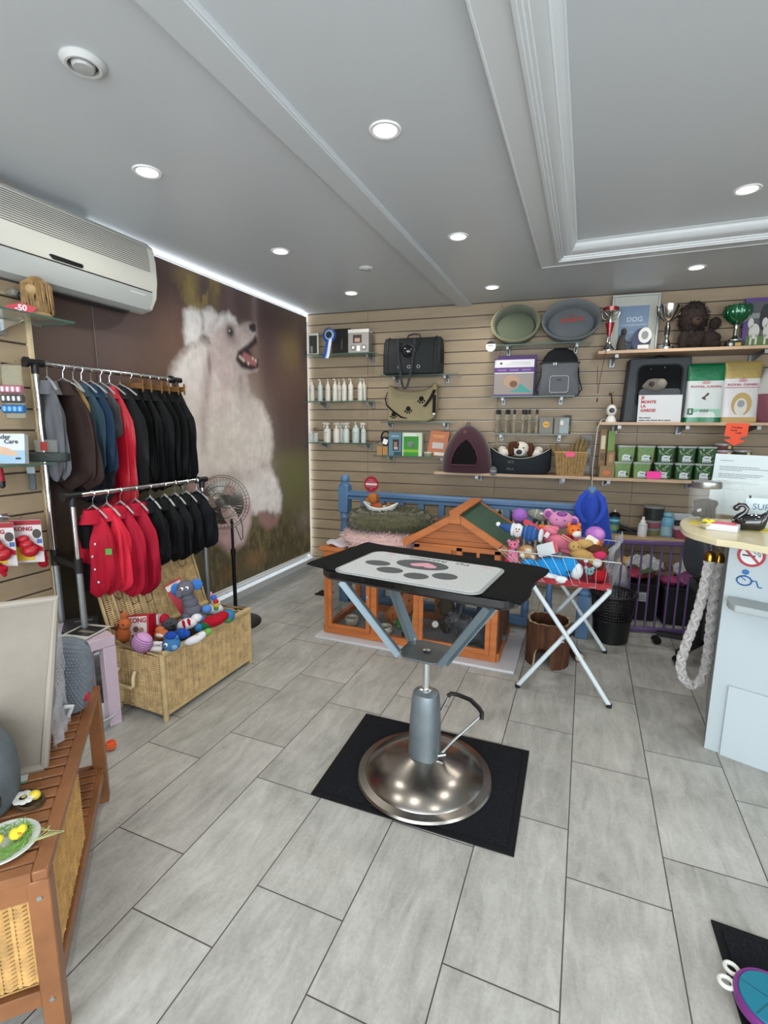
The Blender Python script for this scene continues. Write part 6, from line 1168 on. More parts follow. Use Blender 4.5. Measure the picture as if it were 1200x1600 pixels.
for s, z0 in ((.55, 0), (.85, .02), (1, .05), (.95, .055), (.8, .03), (0, .022)): R.append([(s*.125*math.cos(a), s*.06*math.sin(a), z0+(.035*abs(math.cos(a))**2 if s > .6 else 0)) for a in [2*PI*k/28 for k in range(28)]])
b.loft(R); b.build('carrier_body', t)
toy('plush_puppy', 'small brown plush puppy sitting in the white carrier boat on the olive bed', (-1.31, 3.09, HT+.236), [('body', '#8a5326', [(0, 0, 3, 4.5, 3.5, 4), (9, 0, 4, 1.6, 1.6, 2.4), (6, 0, 1.5, 4, 2.5, 1.6)]), ('head', '#93592a', [(-2, -1, 9, 4.2, 3.8, 3.8), (-5, -2.2, 8, 2.2, 2, 1.7)]), ('ear', '#6f4120', [(1.6, -2, 9, 1.6, 1.2, 3)]), ('ear', '#6f4120', [(-1.5, 3, 9, 1.6, 1.2, 3)]), ('collar', '#c23a4a', [(1, -3.2, 4.8, 1.2, .6, 1.0)]), ('nose', '#111111', [(-7, -2.4, 8.2, .6)]), ('eye', '#111111', [(-4.6, -3.6, 9.8, .45)])])
# ================================================================== rubber mat and hydraulic grooming table
def floormat(name, label, P, z1=.012):
    t = T(name, label, 'mat', (0, 0, 0)); b = MB(M('#0f1013', .7)); b.prism(P, 0.0005, z1*.6, 'xy'); b.build('rubber_border', t); c = (sum(p[0] for p in P)/len(P), sum(p[1] for p in P)/len(P)); I = [(c[0]+(x-c[0])*.93, c[1]+(y-c[1])*.91) for x, y in P]
    b = MB(M('#16181d', .95, bump=1, bs=160, var=.5, vs=150)); b.prism(I, z1*.6, z1, 'xy'); b.build('ribbed_field', t, smooth=False); return t
floormat('rubber_mat', 'black ribbed rubber mat on the tiles under the grooming table', [(-.93, 2.078), (-.139, 2.092), (-.128, 1.504), (-.905, 1.492)])
GC = Vector((-.527, 1.765, 0)); ga = math.radians(-6.5); GZ = .895
t = gt = T('grooming_table', 'grooming table with black top on a hydraulic steel pedestal', 'table', (GC.x, GC.y, .012), ga)
SS = M('#8f8a84', .24, 1, bump=.02, bs=20, var=.1, vs=6)
b = MB(SS); b.lathe([(.272, 0), (.278, .006), (.272, .014), (.242, .018), (.234, .03), (.15, .062), (.07, .09), (.055, .095), (0, .095)], 64); b.build('base_disc', t)
b = MB(M('#7c868b', .42, .7, var=.12, vs=14)); R = []
for z, rx, ry in ((.085, .062, .058), (.10, .064, .06), (.25, .060, .056), (.345, .054, .05), (.365, .05, .046), (.375, .03, .028)): R.append([(x, y, z) for x, y in ell(rx, ry, 24, p=.75)])
b.loft(R); b.build('pump_housing', t); b = MB(CHROME); b.tube([(0, 0, .36), (0, 0, .535)], .0155, 20); b.lathe([(.026, .37), (.026, .38), (.016, .382)], 20, cap=False); b.build('piston', t)
b = MB(CHROME); b.tube([(.055, -.01, .105), (.07, .01, .11), (.10, .045, .15), (.18, .11, .238), (.19, .118, .25)], .0055, 8); b.tube([(.02, .05, .19), (.02, .10, .225), (.03, .17, .268)], .0055, 8); b.tube([(.04, -.02, .105), (.085, .015, .108)], .009, 8); b.build('pump_pedal', t)
b = MB(BLACK); b.tube([(.028, .172, .268), (.04, .186, .277), (.07, .19, .277), (.127, .186, .272), (.175, .15, .268), (.195, .13, .262), (.198, .115, .242)], .0095, 10); b.build('pedal_grip', t)
b = MB(M('#6b7377', .4, .8)); b.prism([(-.10, -.05), (-.06, -.09), (.06, -.09), (.10, -.05), (.10, .05), (.06, .09), (-.06, .09), (-.10, .05)], .533, .541, 'xy'); b.build('mounting_plate', t, bevel=.002)
b = MB(STEEL); b.lathe([(.013, .541), (.018, .546), (.011, .549), (0, .549)], 16); b.build('centre_nut', t)
for sx, sy in ((-1, -1), (1, -1), (-1, 1), (1, 1)):
    b = MB(M('#7f9099', .38, .6)); p = Vector((sx*.085, sy*.062, .541)); q = Vector((sx*.285, sy*.16, GZ-.012-.046)); d = (q-p).normalized(); side = Vector((0, 0, 1)).cross(d).normalized()
    b.bar(p, q, .036, .003, d.cross(side)); b.bar(p+side*.0165+d.cross(side)*-.012, q+side*.0165+d.cross(side)*-.012, .003, .026, d.cross(side)); b.bar(p-side*.0165+d.cross(side)*-.012, q-side*.0165+d.cross(side)*-.012, .003, .026, d.cross(side)); b.build('strut', t)
    b = MB(STEEL); b.lathe([(0, 0), (.008, 0), (.008, .007), (0, .008)], 8); o = b.build('bolt', t); o.location = (sx*.085, sy*.07, .5415)
b = MB(M('#08090b', .22, coat=.6)); b.prism(rrect(.765, .415, .07, 6), GZ-.058, GZ-.012, 'xy'); b.build('table_top', t, bevel=.012)
t = T('table_mat', 'black rubber sheet covering the grooming table, corners lifting', 'mat', (GC.x, GC.y, GZ+.0005), ga)
def mf(u, v):
    x = (u-.5)*.805; y = (v-.5)*.445; z = .004; ex = max(0, abs(x)-.36); ey = max(0, abs(y)-.2)
    z -= ey*.12; z += .10*max(0, -x-.32)*(1 if v < .75 else .6); x2 = x-(.012*max(0, .5-v)*2 if x < -.36 else 0)+.01*math.sin(v*9)*(u > .9); return (x2, y, z-(.2*ex if x > 0 else 0))
b = MB(M('#040505', .92, bump=.15, bs=200)); b.sheet(mf, 24, 16, .004); b.build('rubber_sheet', t)
t = T('pet_mat', 'light grey felt mat with paw and pink heart on the grooming table', 'mat', (-.538, 1.685, GZ+.008), math.radians(-6.2)); MW, MD = .56, .345
b = MB(M('#8b8e8e', .9, bump=.2, bs=300)); b.prism(rrect(MW, MD, .045, 6), 0, .004, 'xy'); b.build('mat_border', t); b = MB(M('#a9acad', .95, var=.14, vs=160, bump=.15, bs=300)); b.prism(rrect(MW-.022, MD-.022, .038, 6), .004, .0062, 'xy'); b.build('felt_field', t, smooth=False)
b = MB(M('#4f5153', .95)); 
for x, y, rx, ry in ((-.015, .055, .105, .062), (-.175, -.005, .052, .034), (-.09, -.068, .052, .036), (.025, -.088, .046, .036), (.115, -.042, .046, .038)): b.prism(ell(rx, ry, 32, x, y), .006, .0067, 'xy')
b.build('paw_print', t, smooth=False)
H_ = [(0, -.9), (.5, -.45), (.95, .1), (.95, .5), (.65, .8), (.3, .8), (0, .5), (-.3, .8), (-.65, .8), (-.95, .5), (-.95, .1), (-.5, -.45)]
b = MB(M('#c08c9a', .9)); b.prism([(x*.055-.005, -y*.036+.055) for x, y in H_], .0066, .0072, 'xy')
b.build('heart_print', t, smooth=False)
for x in (-.19, .21): b = MB(M('#c08c9a', .9)); b.prism([(x+a*.022, .135-c*.007) for a, c in H_], .006, .0066, 'xy'); b.build('heart_print', t, smooth=False)
text('Pet   Rebellion', .034, M('#4a4c4e', .9), t, .02, .137, .0065, (0, 0, PI), th=.0002, sx=1.25)
# ================================================================== folding basket stand with soft toys
WH = M('#b9c4c8', .35); t = T('folding_stand', 'white tubular folding stand with crossed legs carrying a wire basket of toys', 'stand', (0, 0, 0))
for y in (2.66, 3.30):
    for s in (-1, 1):
        xa, xb = (-.26, .17) if s > 0 else (.205, -.22); b = MB(WH); yy = y+s*.012*(1 if y < 3 else -1); m_ = xb-xa
        b.tube([(xa, yy-.02*(y < 3), .012), (xa+m_*.5, yy, .32), (xa+m_*.93, yy+.02*(y < 3), .565), (xa+m_*.985, yy+.02, .60), (xa+m_*.985, yy+.02, .612)], .0125, 12); b.build('leg', t)
        b = MB(BLACK); b.lathe([(0, 0), (.0145, .001), (.0145, .02), (0, .02)], 14); o = b.build('rubber_foot', t); o.location = (xa, yy-.02*(y < 3), 0)
    b = MB(STEEL); b.tube([(-.04, y-.028, .315), (-.04, y+.028, .315)], .005, 8); b.build('pivot', t)
b = MB(M('#aeb4b4', .3, .6)); BT_ = [(-.23, 2.69), (.17, 2.69), (.17, 3.22), (-.23, 3.22)]; TP = [(-.41, 2.70), (.205, 2.66), (.225, 3.2), (-.36, 3.26)]; Z0b, Z1b = .615, .765
for q, z in ((BT_, Z0b), (TP, Z1b)): b.tube([(x, y, z) for x, y in q], .0035, 6, True)
for i in range(4):
    for k in range(11): u = k/11; a0, a1 = BT_[i], BT_[(i+1) % 4]; c0, c1 = TP[i], TP[(i+1) % 4]; b.bar((a0[0]+(a1[0]-a0[0])*u, a0[1]+(a1[1]-a0[1])*u, Z0b), (c0[0]+(c1[0]-c0[0])*u, c0[1]+(c1[1]-c0[1])*u, Z1b), .002, .002)
for k in range(9): b.bar((-.23+.4*k/8, 2.69, Z0b), (-.23+.4*k/8, 3.22, Z0b), .002, .002)
b.build('wire_basket', t)
t = T('liner_cloth', 'red sequined cloth lining the bottom of the wire basket', 'cloth', (0, 0, 0)); b = MB(M('#8f0f1c', .35, bump=.5, bs=200)); b.sheet(lambda u, v: (-.225+.39*u, 2.70+.5*v, .624+.010*math.sin(u*14)*math.cos(v*9)), 20, 16, .02); b.sheet(lambda u, v: (-.23+.40*u, 2.694-.004*math.sin(u*30), .607+.03*v), 24, 4, .012); b.build('fabric', t)
def q3(px, py, y): return on_y(px, py, y)
PK = '#c9748f'
toy('soft_toy', 'big blue plush shark with white belly at the front of the basket stand', q3(866, 889, 2.752), [('body', '#1f7fbf', [(0, 0, 1, 9.5, 5, 4.6), (6, 0, 3, 5, 4.5, 4.5), (-9, 0, -1.4, 4.5, 3.5, 2.6)]), ('belly', '#c9ced2', [(-2, -1.6, -2.8, 9, 3.8, 2), (4, -5.0, -3, 3.2, 1.4, 1.8), (10, -1, 1.5, 3, 4, 4)]), ('fin', '#5b6d78', [(1, 0, 6.5, 1.2, .6, 2.4)]), ('fin', '#1f7fbf', [(-12, 0, 0, 3, 1, 2.4)]), ('eye', '#15191d', [(6.5, -4.6, 1.2, .9, .4, .8)]), ('label', '#15191d', [(-4.6, -4.9, -.2, 1.9, .5, .9)])], (0, .12, 0), 1.12)
toy('soft_toy', 'snowman plush in a blue striped jumper and pompom hat lying on the toy pile', q3(822, 832, 2.78), [('body', '#274a82', [(2, 0, 0, 5.2, 4.2, 4.5), (-9, 0, .6, 4.6, 3, 2.6), (-13, 0, 1, 2.5, 1.6, 1.4)]), ('stripes', '#7f97b8', [(0, 0, 0, .6, 4.4, 4.7), (2.4, 0, 0, .5, 4.45, 4.75), (4.8, 0, 0, .5, 3.9, 4.1), (-8, 0, .6, .5, 3.2, 2.8)]), ('head', '#c5c6c8', [(-4.6, -.6, .4, 3.4, 3.6, 3.9), (-7.2, -.4, .4, 1.5, 3.5, 3.8), (8, 0, 0, 1.4, 3.6, 3.8)]), ('pompom', '#d9dadb', [(-16, 0, 1.6, 1.3)]), ('nose', '#d2762c', [(-4, -4.4, .6, .9, .9, .5)]), ('eye', '#111111', [(-4.8, -4.1, 1.8, .4)]), ('eye', '#111111', [(-3.2, -4.1, 1.9, .4)])], (0, .1, -.1))
toy('soft_toy', 'pink dotted plush standing in the left corner of the basket', q3(800, 862, 2.80), [('body', PK, [(0, 0, -2, 2.6, 2.4, 4.6), (2.6, 0, -3, 1.4, 1.4, 4)]), ('head', PK, [(.6, 0, 4, 3, 2.6, 2.6), (-2, 0, 6, 1, .8, 1.2), (3, 0, 6.3, 1, .8, 1.2)]), ('spots', '#a3203a', [(1.6, -2.5, 5, .6), (-1, -2.3, 3, .6), (0, -2.3, -1, .7), (-2.4, -1, -5, 1.4)]), *EY(.6, -2.5, 4.6, 1, .35)])
toy('soft_toy', 'tan and white patchwork giraffe plush beside the pink dotted one', q3(823, 862, 2.79), [('body', '#b08a5e', [(0, 0, 0, 4.6, 3.4, 4), (3, 0, -3, 2.6, 2.5, 2.6)]), ('patches', '#c7c0b4', [(1, -2.6, 1.4, 2, 1.2, 1.4), (-2, -2.5, -1.6, 1.5, 1.2, 1.6), (3.6, -2.4, -2, 1.2, 1, 1.2)]), ('nose', '#b5642f', [(-2.6, -3, 2, 1, .6, .8)])])
toy('plush_ball', 'purple plush ball behind the snowman', q3(812, 806, 3.0), [('body', '#8a5aa5', [(0, 0, 0, 4.6)])], cat='toy'); toy('plush_ball', 'pinkish purple plush ball at the right end of the toy pile', q3(930, 835, 2.86), [('body', '#9a63ad', [(0, 0, 0, 5.2, 4.6, 4.4)]), ('patch', '#b879b5', [(1.5, -2.5, 1, 3, 2.4, 2.6)])], cat='toy')
toy('soft_toy', 'pink and purple plush bear face with round ears topping the toy pile', q3(876, 812, 3.04), [('head', '#bd7fa5', [(0, 0, 0, 7.2, 4.6, 5.2)]), ('ear', '#bd7fa5', [(-7, 0, 3, 3, 1.6, 3.2)]), ('ear_lining', '#7d4a84', [(-7, -1.2, 3, 1.9, 1, 2.1)]), ('ear', '#bd7fa5', [(7.2, 0, -.5, 3, 1.6, 3.2)]), ('ear_lining', '#7d4a84', [(7.2, -1.2, -.5, 1.9, 1, 2.1)]), ('patch', '#7d4a84', [(.6, -2.4, 3.8, 3, 2.4, 1.6)]), ('eye', '#33202e', [(-2, -4.2, .6, .45)]), ('eye', '#33202e', [(2.4, -4.2, .3, .45)])])
toy('soft_toy', 'pink plush elephant body stretched across the pile under the bear face', q3(874, 848, 2.94), [('body', '#c76f84', [(0, 0, 0, 9, 5, 4.6), (9, 0, 3.5, 4, 2.6, 3), (-7, 0, 5, 4.5, 3, 2)]), ('leg', '#c76f84', [(7, -3, -3, 6, 2, 1.6)]), ('patch', '#a3203a', [(4, -1, 5.2, 2.4, 2.6, 1.4)])], (0, .25, 0))
toy('soft_toy', 'grey striped plush with black nose at the back left of the pile', q3(840, 805, 3.1), [('body', '#77796f', [(0, 0, 0, 6.5, 3.6, 3.4)]), ('stripes', '#c3c5bf', [(-1, -.4, .4, .8, 3.6, 3.4), (3, -.4, 1.8, 4, 3, 1)]), ('nose', '#0e0e0e', [(0, -3.8, -2.6, 1.1)])], (0, .2, 0))
toy('soft_toy', 'orange and white fox plush face in the middle of the pile', q3(897, 829, 2.9), [('head', '#c9672c', [(0, 0, 0, 4, 3.4, 3.2), (-3, 0, 3, 1.1, .8, 1.5), (2.4, 0, 3.2, 1.1, .8, 1.5)]), ('muzzle', '#cfcbc5', [(1.6, -2, -1.4, 2.8, 2.4, 2)]), ('nose', '#111111', [(4.2, -3, -1, .7)]), ('eye', '#111111', [(-.6, -3.2, .8, .5)]), ('eye', '#111111', [(2.2, -3, 1, .5)])])
toy('soft_toy', 'tan plush dog with white paw above the blue shark', q3(910, 866, 2.80), [('body', '#a98852', [(0, 0, 0, 6.5, 4.4, 3.6), (-4, 0, 4, 3.6, 3.4, 3), (1, 0, 6, 4.6, 3, 2.6), (5, -1, -2, 3, 2.6, 2.6)]), ('paw', '#c9c6bf', [(7.4, -2, -3.4, 2.6, 2.4, 2.6), (2, -4, -2.6, 1.2, .8, 1)]), ('eye', '#111111', [(-4.6, -3.2, 4.6, .4)]), ('eye', '#111111', [(-2.2, -3.3, 4.6, .4)])])
toy('soft_toy', 'dark brown furry plush with pink cap at the right of the basket', q3(935, 872, 2.80), [('body', '#4e2c1c', [(0, 0, -3, 3.2, 3, 4.6), (-3, 0, 5, 4.4, 3.4, 2.6), (1, 1, 3, 4, 3, 3)]), ('cap', '#b02f55', [(.4, -1.4, 2, 3.6, 2.4, 2.4)]), ('nose', '#0d0d0d', [(-5.6, -3, 5, .6)])])
toy('soft_toy', 'orange and cream plush wrapped beside the purple ball', q3(928, 850, 2.88), [('body', '#b5623a', [(0, 0, 0, 4.5, 3.4, 3.4), (3, 0, 2, 2, 2, 2)]), ('patch', '#c9bfae', [(-2, -2, 2, 3, 2, 1.8), (1.6, -2.6, -1.4, 1.6, 1.2, 1.4)])])
toy('soft_toy', 'orange-maned plush lying behind the fox face', q3(858, 826, 2.98), [('body', '#c98a6a', [(0, 0, 0, 6, 3.4, 2)]), ('mane', '#c76a35', [(-4, -1, .6, 2.6, 2.4, 1.8)]), ('patch', '#c46f86', [(3, -1.6, .4, 3, 2.2, 1.8)])])
for px, s in ((901, 'left'), (921, 'right')): toy('mouse_toy', 'tiny blue-grey plush mouse, '+s+' of the pair under the tan dog', q3(px, 893, 2.72), [('body', '#6d8a8f', [(0, 0, 0, 2.4, 1.8, 2)]), ('ear', '#7d9a9d', [(-1.8, 0, 1.8, 1, .5, 1)]), ('ear', '#7d9a9d', [(1.6, 0, 1.9, 1, .5, 1)]), *EY(0, -1.7, .6, .8, .35)], group='pair of mouse toys')
toy('plush_ball', 'shiny red plush ball in the lower right corner of the basket', q3(936, 900, 2.74), [('body', '#8f0f1c', [(0, 0, 0, 3.6, 3, 3.2)])], cat='toy')
for px, py, y, w, h, c1, c2, r, lab in ((855, 858, 2.74, .105, .068, '#aeb6ba', '#b3303a', -.35, 'white blister card with red edge lying above the shark'), (838, 826, 2.88, .16, .035, '#b32a3c', '#c9c0c4', .5, 'long red toy header card slanting over the pile'), (925, 846, 2.80, .07, .05, '#c9c3b5', '#c26a3a', .5, 'white and orange label card near the purple ball'), (897, 848, 2.84, .16, .016, '#d9907f', '#c46f5c', .5, 'pink strap-like band slanting across the pile')):
    t = T('toy_card', lab, 'packaging', q3(px, py, y), rot=(-.5, r, 0)); b = MB(M(c1, .35)); b.prism(rrect(w, h, .012), -.003, .003, 'xz'); b.mat(M(c2, .4)).box(w*.42, 0, 0, w*.14, .0065, h*.96); b.build('card', t)
t = T('plastic_bag', 'crinkled clear plastic bag hanging over the right end of the basket', 'plastic bag', q3(952, 862, 2.86)); b = MB(M('#c9d2d8', .1, alpha=.3)); b.sheet(lambda u, v: (.02+.05*u*math.sin(v*5+1), (u-.5)*.14, .09-.2*v+.02*math.sin(u*16)), 14, 14, .001); b.build('film', t)
# ---- hollow log house
t = T('log_shelter', 'hollow bark-covered log shelter with arched opening on the floor', 'log shelter', (-.135, 3.05, 0)); N = 120; rO, rI, Hh = .128, .112, .275; vs = []; fs = []
BK_ = M('#4f3324', .9, var=.4, vs=14, bump=1.0, bs=40, stretch=(3, 3, .5)); INN = M('#a89878', .8, var=.15, vs=20); a_c = -1.75
for i in range(N):
    a = 2*PI*i/N; ro = rO*(1+.014*math.sin(19*a)+.012*math.sin(31*a+1)); da = (a-a_c+PI) % (2*PI)-PI; g = 0 if abs(da) > .42 else .13*math.sqrt(max(0, 1-(da/.43)**2))**.5
    top = Hh+.004*math.sin(3*a)+.002*math.sin(13*a); vs += [(ro*math.cos(a), ro*math.sin(a), g), (ro*math.cos(a), ro*math.sin(a), top), (rI*math.cos(a), rI*math.sin(a), top), (rI*math.cos(a), rI*math.sin(a), g)]
b = MB(BK_); b.add(vs, [(i*4, ((i+1) % N)*4, ((i+1) % N)*4+1, i*4+1) for i in range(N)]); b.mat(INN).add([v for v in vs], [f for i in range(N) for f in ((i*4+1, ((i+1) % N)*4+1, ((i+1) % N)*4+2, i*4+2), (i*4, ((i+1) % N)*4, ((i+1) % N)*4+3, i*4+3))]); b.mat(BK_).add(vs, [(i*4+3, ((i+1) % N)*4+3, ((i+1) % N)*4+2, i*4+2) for i in range(N)]); b.build('bark_wall', t)
b = MB(BK_); b.lathe([(rI*.98, .19), (0, .19)], 30, cap=False); [b.box(0, -.09+k*.036, .196, 2*math.sqrt(max(.0004, rI*rI-(-.09+k*.036)**2))*.95, .03, .012, .003) for k in range(6)]; b.build('inner_deck', t)
t = T('log_piece', 'short pale-ended branch piece lying behind the log shelter', 'log', (.035, 3.16, .03), rot=(PI/2, 0, .4)); b = MB(BK_); b.tube([(0, 0, -.05), (0, 0, .05)], .03, 14); b.mat(INN).tube([(0, 0, .05), (0, 0, .052)], .026, 14); b.build('wood', t)
t = T('floor_weight', 'small dark mat with a silvery clip on the floor left of the hutch', 'mat', on_z(500, 928, 0)); b = MB(M('#131315', .7)); b.box(.03, .02, .004, .12, .12, .008, .001); b.build('pad', t); b = MB(CHROME); b.ball(-.035, 0, .012, .02, .012, .008); b.build('clip', t)
# ================================================================== garment rack, coats and hangers
SV = M('#8f9699', .35, .7)
t = T('garment_rack', 'two-level chrome garment rack with black plastic joints', 'garment rack', (0, 0, 0)); XF, XR = -2.2, -2.40; YA, YB, YC, YD = 1.56, 2.405, 1.585, 2.445; ZF, ZR = 1.10, 1.71
for x, y, z in ((XF, YA, ZF), (XF, YB, ZF), (XR, YC, ZR), (XR, YD, ZR)):
    b = MB(SV); b.tube([(x, y, .03), (x, y, .78)], .0145, 14); b.mat(CHROME).tube([(x, y, .76), (x, y, z)], .0115, 12); b.build('post', t)
    b = MB(BLACK); b.tube([(x, y, z-.05), (x, y, z+.005)], .0165, 14); b.tube([(x, y-.03, z), (x, y+.04, z)], .0165, 14); b.tube([(x, y-.045, z), (x, y-.03, z)], .023, 14); b.build('corner_joint', t)
for x, y0, y1, z in ((XF, YA, YB, ZF), (XR, YC, YD, ZR)): b = MB(CHROME); b.tube([(x, y0, z), (x, y1, z)], .0125, 14); b.build('hanging_rail', t)
for y, y2 in ((YA, YC), (YB, YD)):
    b = MB(BLACK); b.bar((XF, y, .76), (XR, y2, .78), .022, .03); b.tube([(XF, y, .73), (XF, y, .80)], .019, 12); b.tube([(XR, y2, .74), (XR, y2, .82)], .019, 12); b.build('cross_link', t)
    b = MB(BLACK); b.bar((XF+.05, y, .03), (XR-.1, y2, .03), .03, .03); b.build('foot_bar', t)
HGc = {}; ORD = 'first second third fourth fifth sixth seventh eighth ninth tenth eleventh twelfth thirteenth fourteenth'.split()
def hanger(kind, pos, rz, lab, w):
    if kind not in HGc:
        t = T('coat_hanger', lab, 'hanger', pos, rz, 'plastic coat hangers' if kind == 'p' else 'brown bone-shaped hangers')
        b = MB(CHROME); b.tube([(.0, .001, -.055), (0, .001, -.022), (.013, .001, -.008), (.0155, .001, .006), (.006, .001, .0165), (-.006, .001, .0165), (-.0145, .001, .008)], .0018, 6); b.build('hook', t)
        if kind == 'p': b = MB(M('#8d8f92', .35)); b.tube([(-.5, 0, -.115), (-.3, 0, -.085), (0, 0, -.055), (.3, 0, -.085), (.5, 0, -.115)], .007, 8, flat=.6)
        else: b = MB(M('#6f4f2f', .7)); b.bar((-.42, 0, -.06), (.42, 0, -.06), .008, .03); [b.ball(sx*.44, 0, -.06+sz*.016, .03, .006, .02, 10) for sx in (-1, 1) for sz in (-1, 1)]; b.prism(ell(.022, .026, 16, 0, -.03), -.004, .004, 'xz')
        b.build('hanger_arms', t); HGc[kind] = t
        for c in t.children:
            if c.name.startswith('hanger_arms'): c.scale = (w, 1, 1) if kind == 'p' else (w, 1, 1)
        return t
    t = dup(HGc[kind], pos, rz, lab)
    for c in t.children:
        if c.name.startswith('hanger_arms'): c.scale = (w, 1, 1)
    return t
def coat(lab, pos, rz, w, L, th, col_, hem=1.0, open_=None, snaps=0, cord=0, seed=0, sheen=0, rough=.72, bulge=.1, group='dog coats on the rack', collar=True):
    t = T('dog_coat', lab, 'dog coat', pos, rz, group); m = M(col_, rough, bump=.25, bs=22, sheen=sheen, var=.12, vs=9); b = MB(m); R = []; N = 40; ph = seed*1.7
    for k in range(15):
        s = k/14; z = -.05-.035*min(1, s*6)-L*s; q = (.30+.70*min(1, s*5)**.6)*(1+bulge*math.sin(PI*s))*(1+(hem-1)*s); 
        if s > .86: q *= 1-.55*((s-.86)/.14)**2
        tt = th*(.35+.65*min(1, s*4))*(1 if s < .9 else 1-.5*(s-.9)/.1); ring = []
        for j in range(N):
            a = 2*PI*j/N; f = 1+(.10*math.sin(6*a+ph+2.5*s)+.06*math.sin(11*a+ph*2-3*s))*min(1, s*3); ring.append((w*.5*q*math.cos(a)*f, tt*.5*math.sin(a)*(1+2.2*(f-1)), z+.012*math.sin(3*a+ph)*s))
        R.append(ring)
    b.loft(R); b.build('coat_body', t)
    if collar: b = MB(m); b.loft([[(w*.19*g*math.cos(a), th*.55*g*math.sin(a), z) for a in [2*PI*k/20 for k in range(20)]] for z, g in ((-.10, 1.5), (-.06, 1.15), (-.035, 1.0), (-.04, .8), (-.07, .8))]); b.build('collar', t)
    for z0, z1, x0, x1 in open_ or (): b = MB(M('#0b0b0d', .95)); b.prism([(x0, z0), (x1, z0), (x1-.01, z1), (x0+.02, z1)], -th*.5-.012, -th*.5+.02, 'xz'); b.build('lining', t)
    rr = random.Random(seed)
    if snaps:
        for k in range(snaps): b = MB(M('#c3c5c6', .2, .8)); b.ball(rr.uniform(-.25, .3)*w, -th*.5-.012, -.10-L*(.25+.5*k/max(1, snaps-1)), .0075, .004, .0075, 8); b.build('snap_button', t)
    if cord: b = MB(BLACK); x = rr.uniform(-.2, .2)*w; b.tube([(x-.03, 0, -.08-L), (x-.03, 0, -.12-L), (x, 0, -.14-L), (x+.03, 0, -.12-L), (x+.025, 0, -.08-L)], .002, 5); b.build('elastic_cord', t)
    return t
UP = [ # px on the rail, colour, width, length, thickness, hanger, label
 (72, '#5c5e63', .21, .42, .07, 'p', 'grey folded bag-like dog coat, first on the left of the upper rail', {}),
 (97, '#2a1e1b', .27, .47, .07, 'p', 'dark brown dog coat beside the grey one', dict(hem=1.25)),
 (113, '#8f7446', .16, .24, .045, 'p', 'tan suede dog coat between the brown and denim ones', {}),
 (126, '#2e424e', .20, .42, .05, 'p', 'faded teal denim dog coat half hidden by the darker denim one', {}),
 (141, '#1f3248', .26, .43, .06, 'p', 'dark blue denim dog coat with a stitched waist seam', {}),
 (156, '#434447', .2, .22, .05, 'p', 'short grey dog coat between the denim and red ones', {}),
 (170, '#a50d22', .22, .62, .055, 'p', 'long bright red dog coat on the upper rail', dict(rough=.5)),
 (187, '#151618', .30, .54, .07, 'p', 'wide charcoal dog coat right of the red one', dict(hem=1.2)),
 (203, '#08090b', .24, .52, .05, 'b', 'black hooded dog coat with a round hood, next to the charcoal one', {}),
 (218, '#070809', .26, .53, .06, 'b', 'black dog coat with a green tag', {}),
 (232, '#0a0b0d', .26, .53, .06, 'b', 'glossy black dog coat with two silver snaps', dict(snaps=2)),
 (246, '#070809', .25, .52, .06, 'b', 'matt black dog coat, third from the right end of the upper rail', {}),
 (259, '#08090b', .25, .52, .06, 'b', 'black dog coat, second from the right end of the upper rail', dict(snaps=1)),
 (270, '#08090a', .30, .50, .07, 'b', 'black dog coat with snaps, last at the right end of the upper rail', dict(snaps=3, hem=1.1))]
ZU = ZR-.0295
for k, (px, c, w, L, th, hk, lab, kw) in enumerate(UP):
    y = on_x(px, 570+(px-60)*.15, XR).y; rz = (-.25, .1, .0, .12, -.05, .1, .15, -.1, .1, -.05, .08, 0, .12, -.15)[k]; p = (XR, y, ZU+.0); hanger(hk, (XR, y, ZR-.0028), rz, ('grey plastic' if hk == 'p' else 'brown bone-shaped')+' hanger, '+ORD[k]+' from the left on the upper rail', w*.85 if hk == 'p' else w*.8)
    coat(lab, (XR, y, ZU-.012), rz, w, L, th, c, seed=k+1, group=None, **kw)
o = coat('long dark grey-blue dog coat hanging low behind the denim ones', (XR-.03, on_x(132, 580, XR).y+.02, 1.36), .1, .24, .25, .06, '#191b20', seed=30, group=None, cord=1, collar=False)
LO = [(143, '#a0122a', .18, .38, .10, 'dark red padded dog coat with black lining, first on the lower rail', dict(open_=((-.11, -.22, -.05, .02), (-.30, -.43, -.065, .0)), snaps=4, hem=1.0)),
 (165, '#c22338', .19, .38, .11, 'bright coral red dog coat with black belly panel and snaps', dict(open_=((-.10, -.22, -.02, .05), (-.29, -.44, -.06, .06)), snaps=5, cord=1)),
 (186, '#98102a', .185, .43, .10, 'crimson puffy dog coat, third on the lower rail', dict(cord=1, bulge=.25)),
 (210, '#96102a', .185, .45, .10, 'crimson puffy dog coat, last of the reds on the lower rail', dict(cord=1, bulge=.25)),
 (233, '#0b0c10', .18, .31, .09, 'black puffy dog coat right beside the last red one', dict(cord=1, bulge=.2)),
 (256, '#090a0c', .18, .31, .09, 'black dog coat, second of the blacks on the lower rail', dict(bulge=.2)),
 (272, '#0a0b0e', .18, .32, .09, 'black dog coat with white piping, third of the blacks on the lower rail', dict(cord=1)),
 (290, '#08090b', .175, .31, .08, 'black dog coat with two snaps, fourth of the blacks on the lower rail', dict(snaps=2)),
 (306, '#0a0c12', .19, .29, .10, 'navy black quilted dog coat at the right end of the lower rail', dict(snaps=1, cord=1, bulge=.25))]
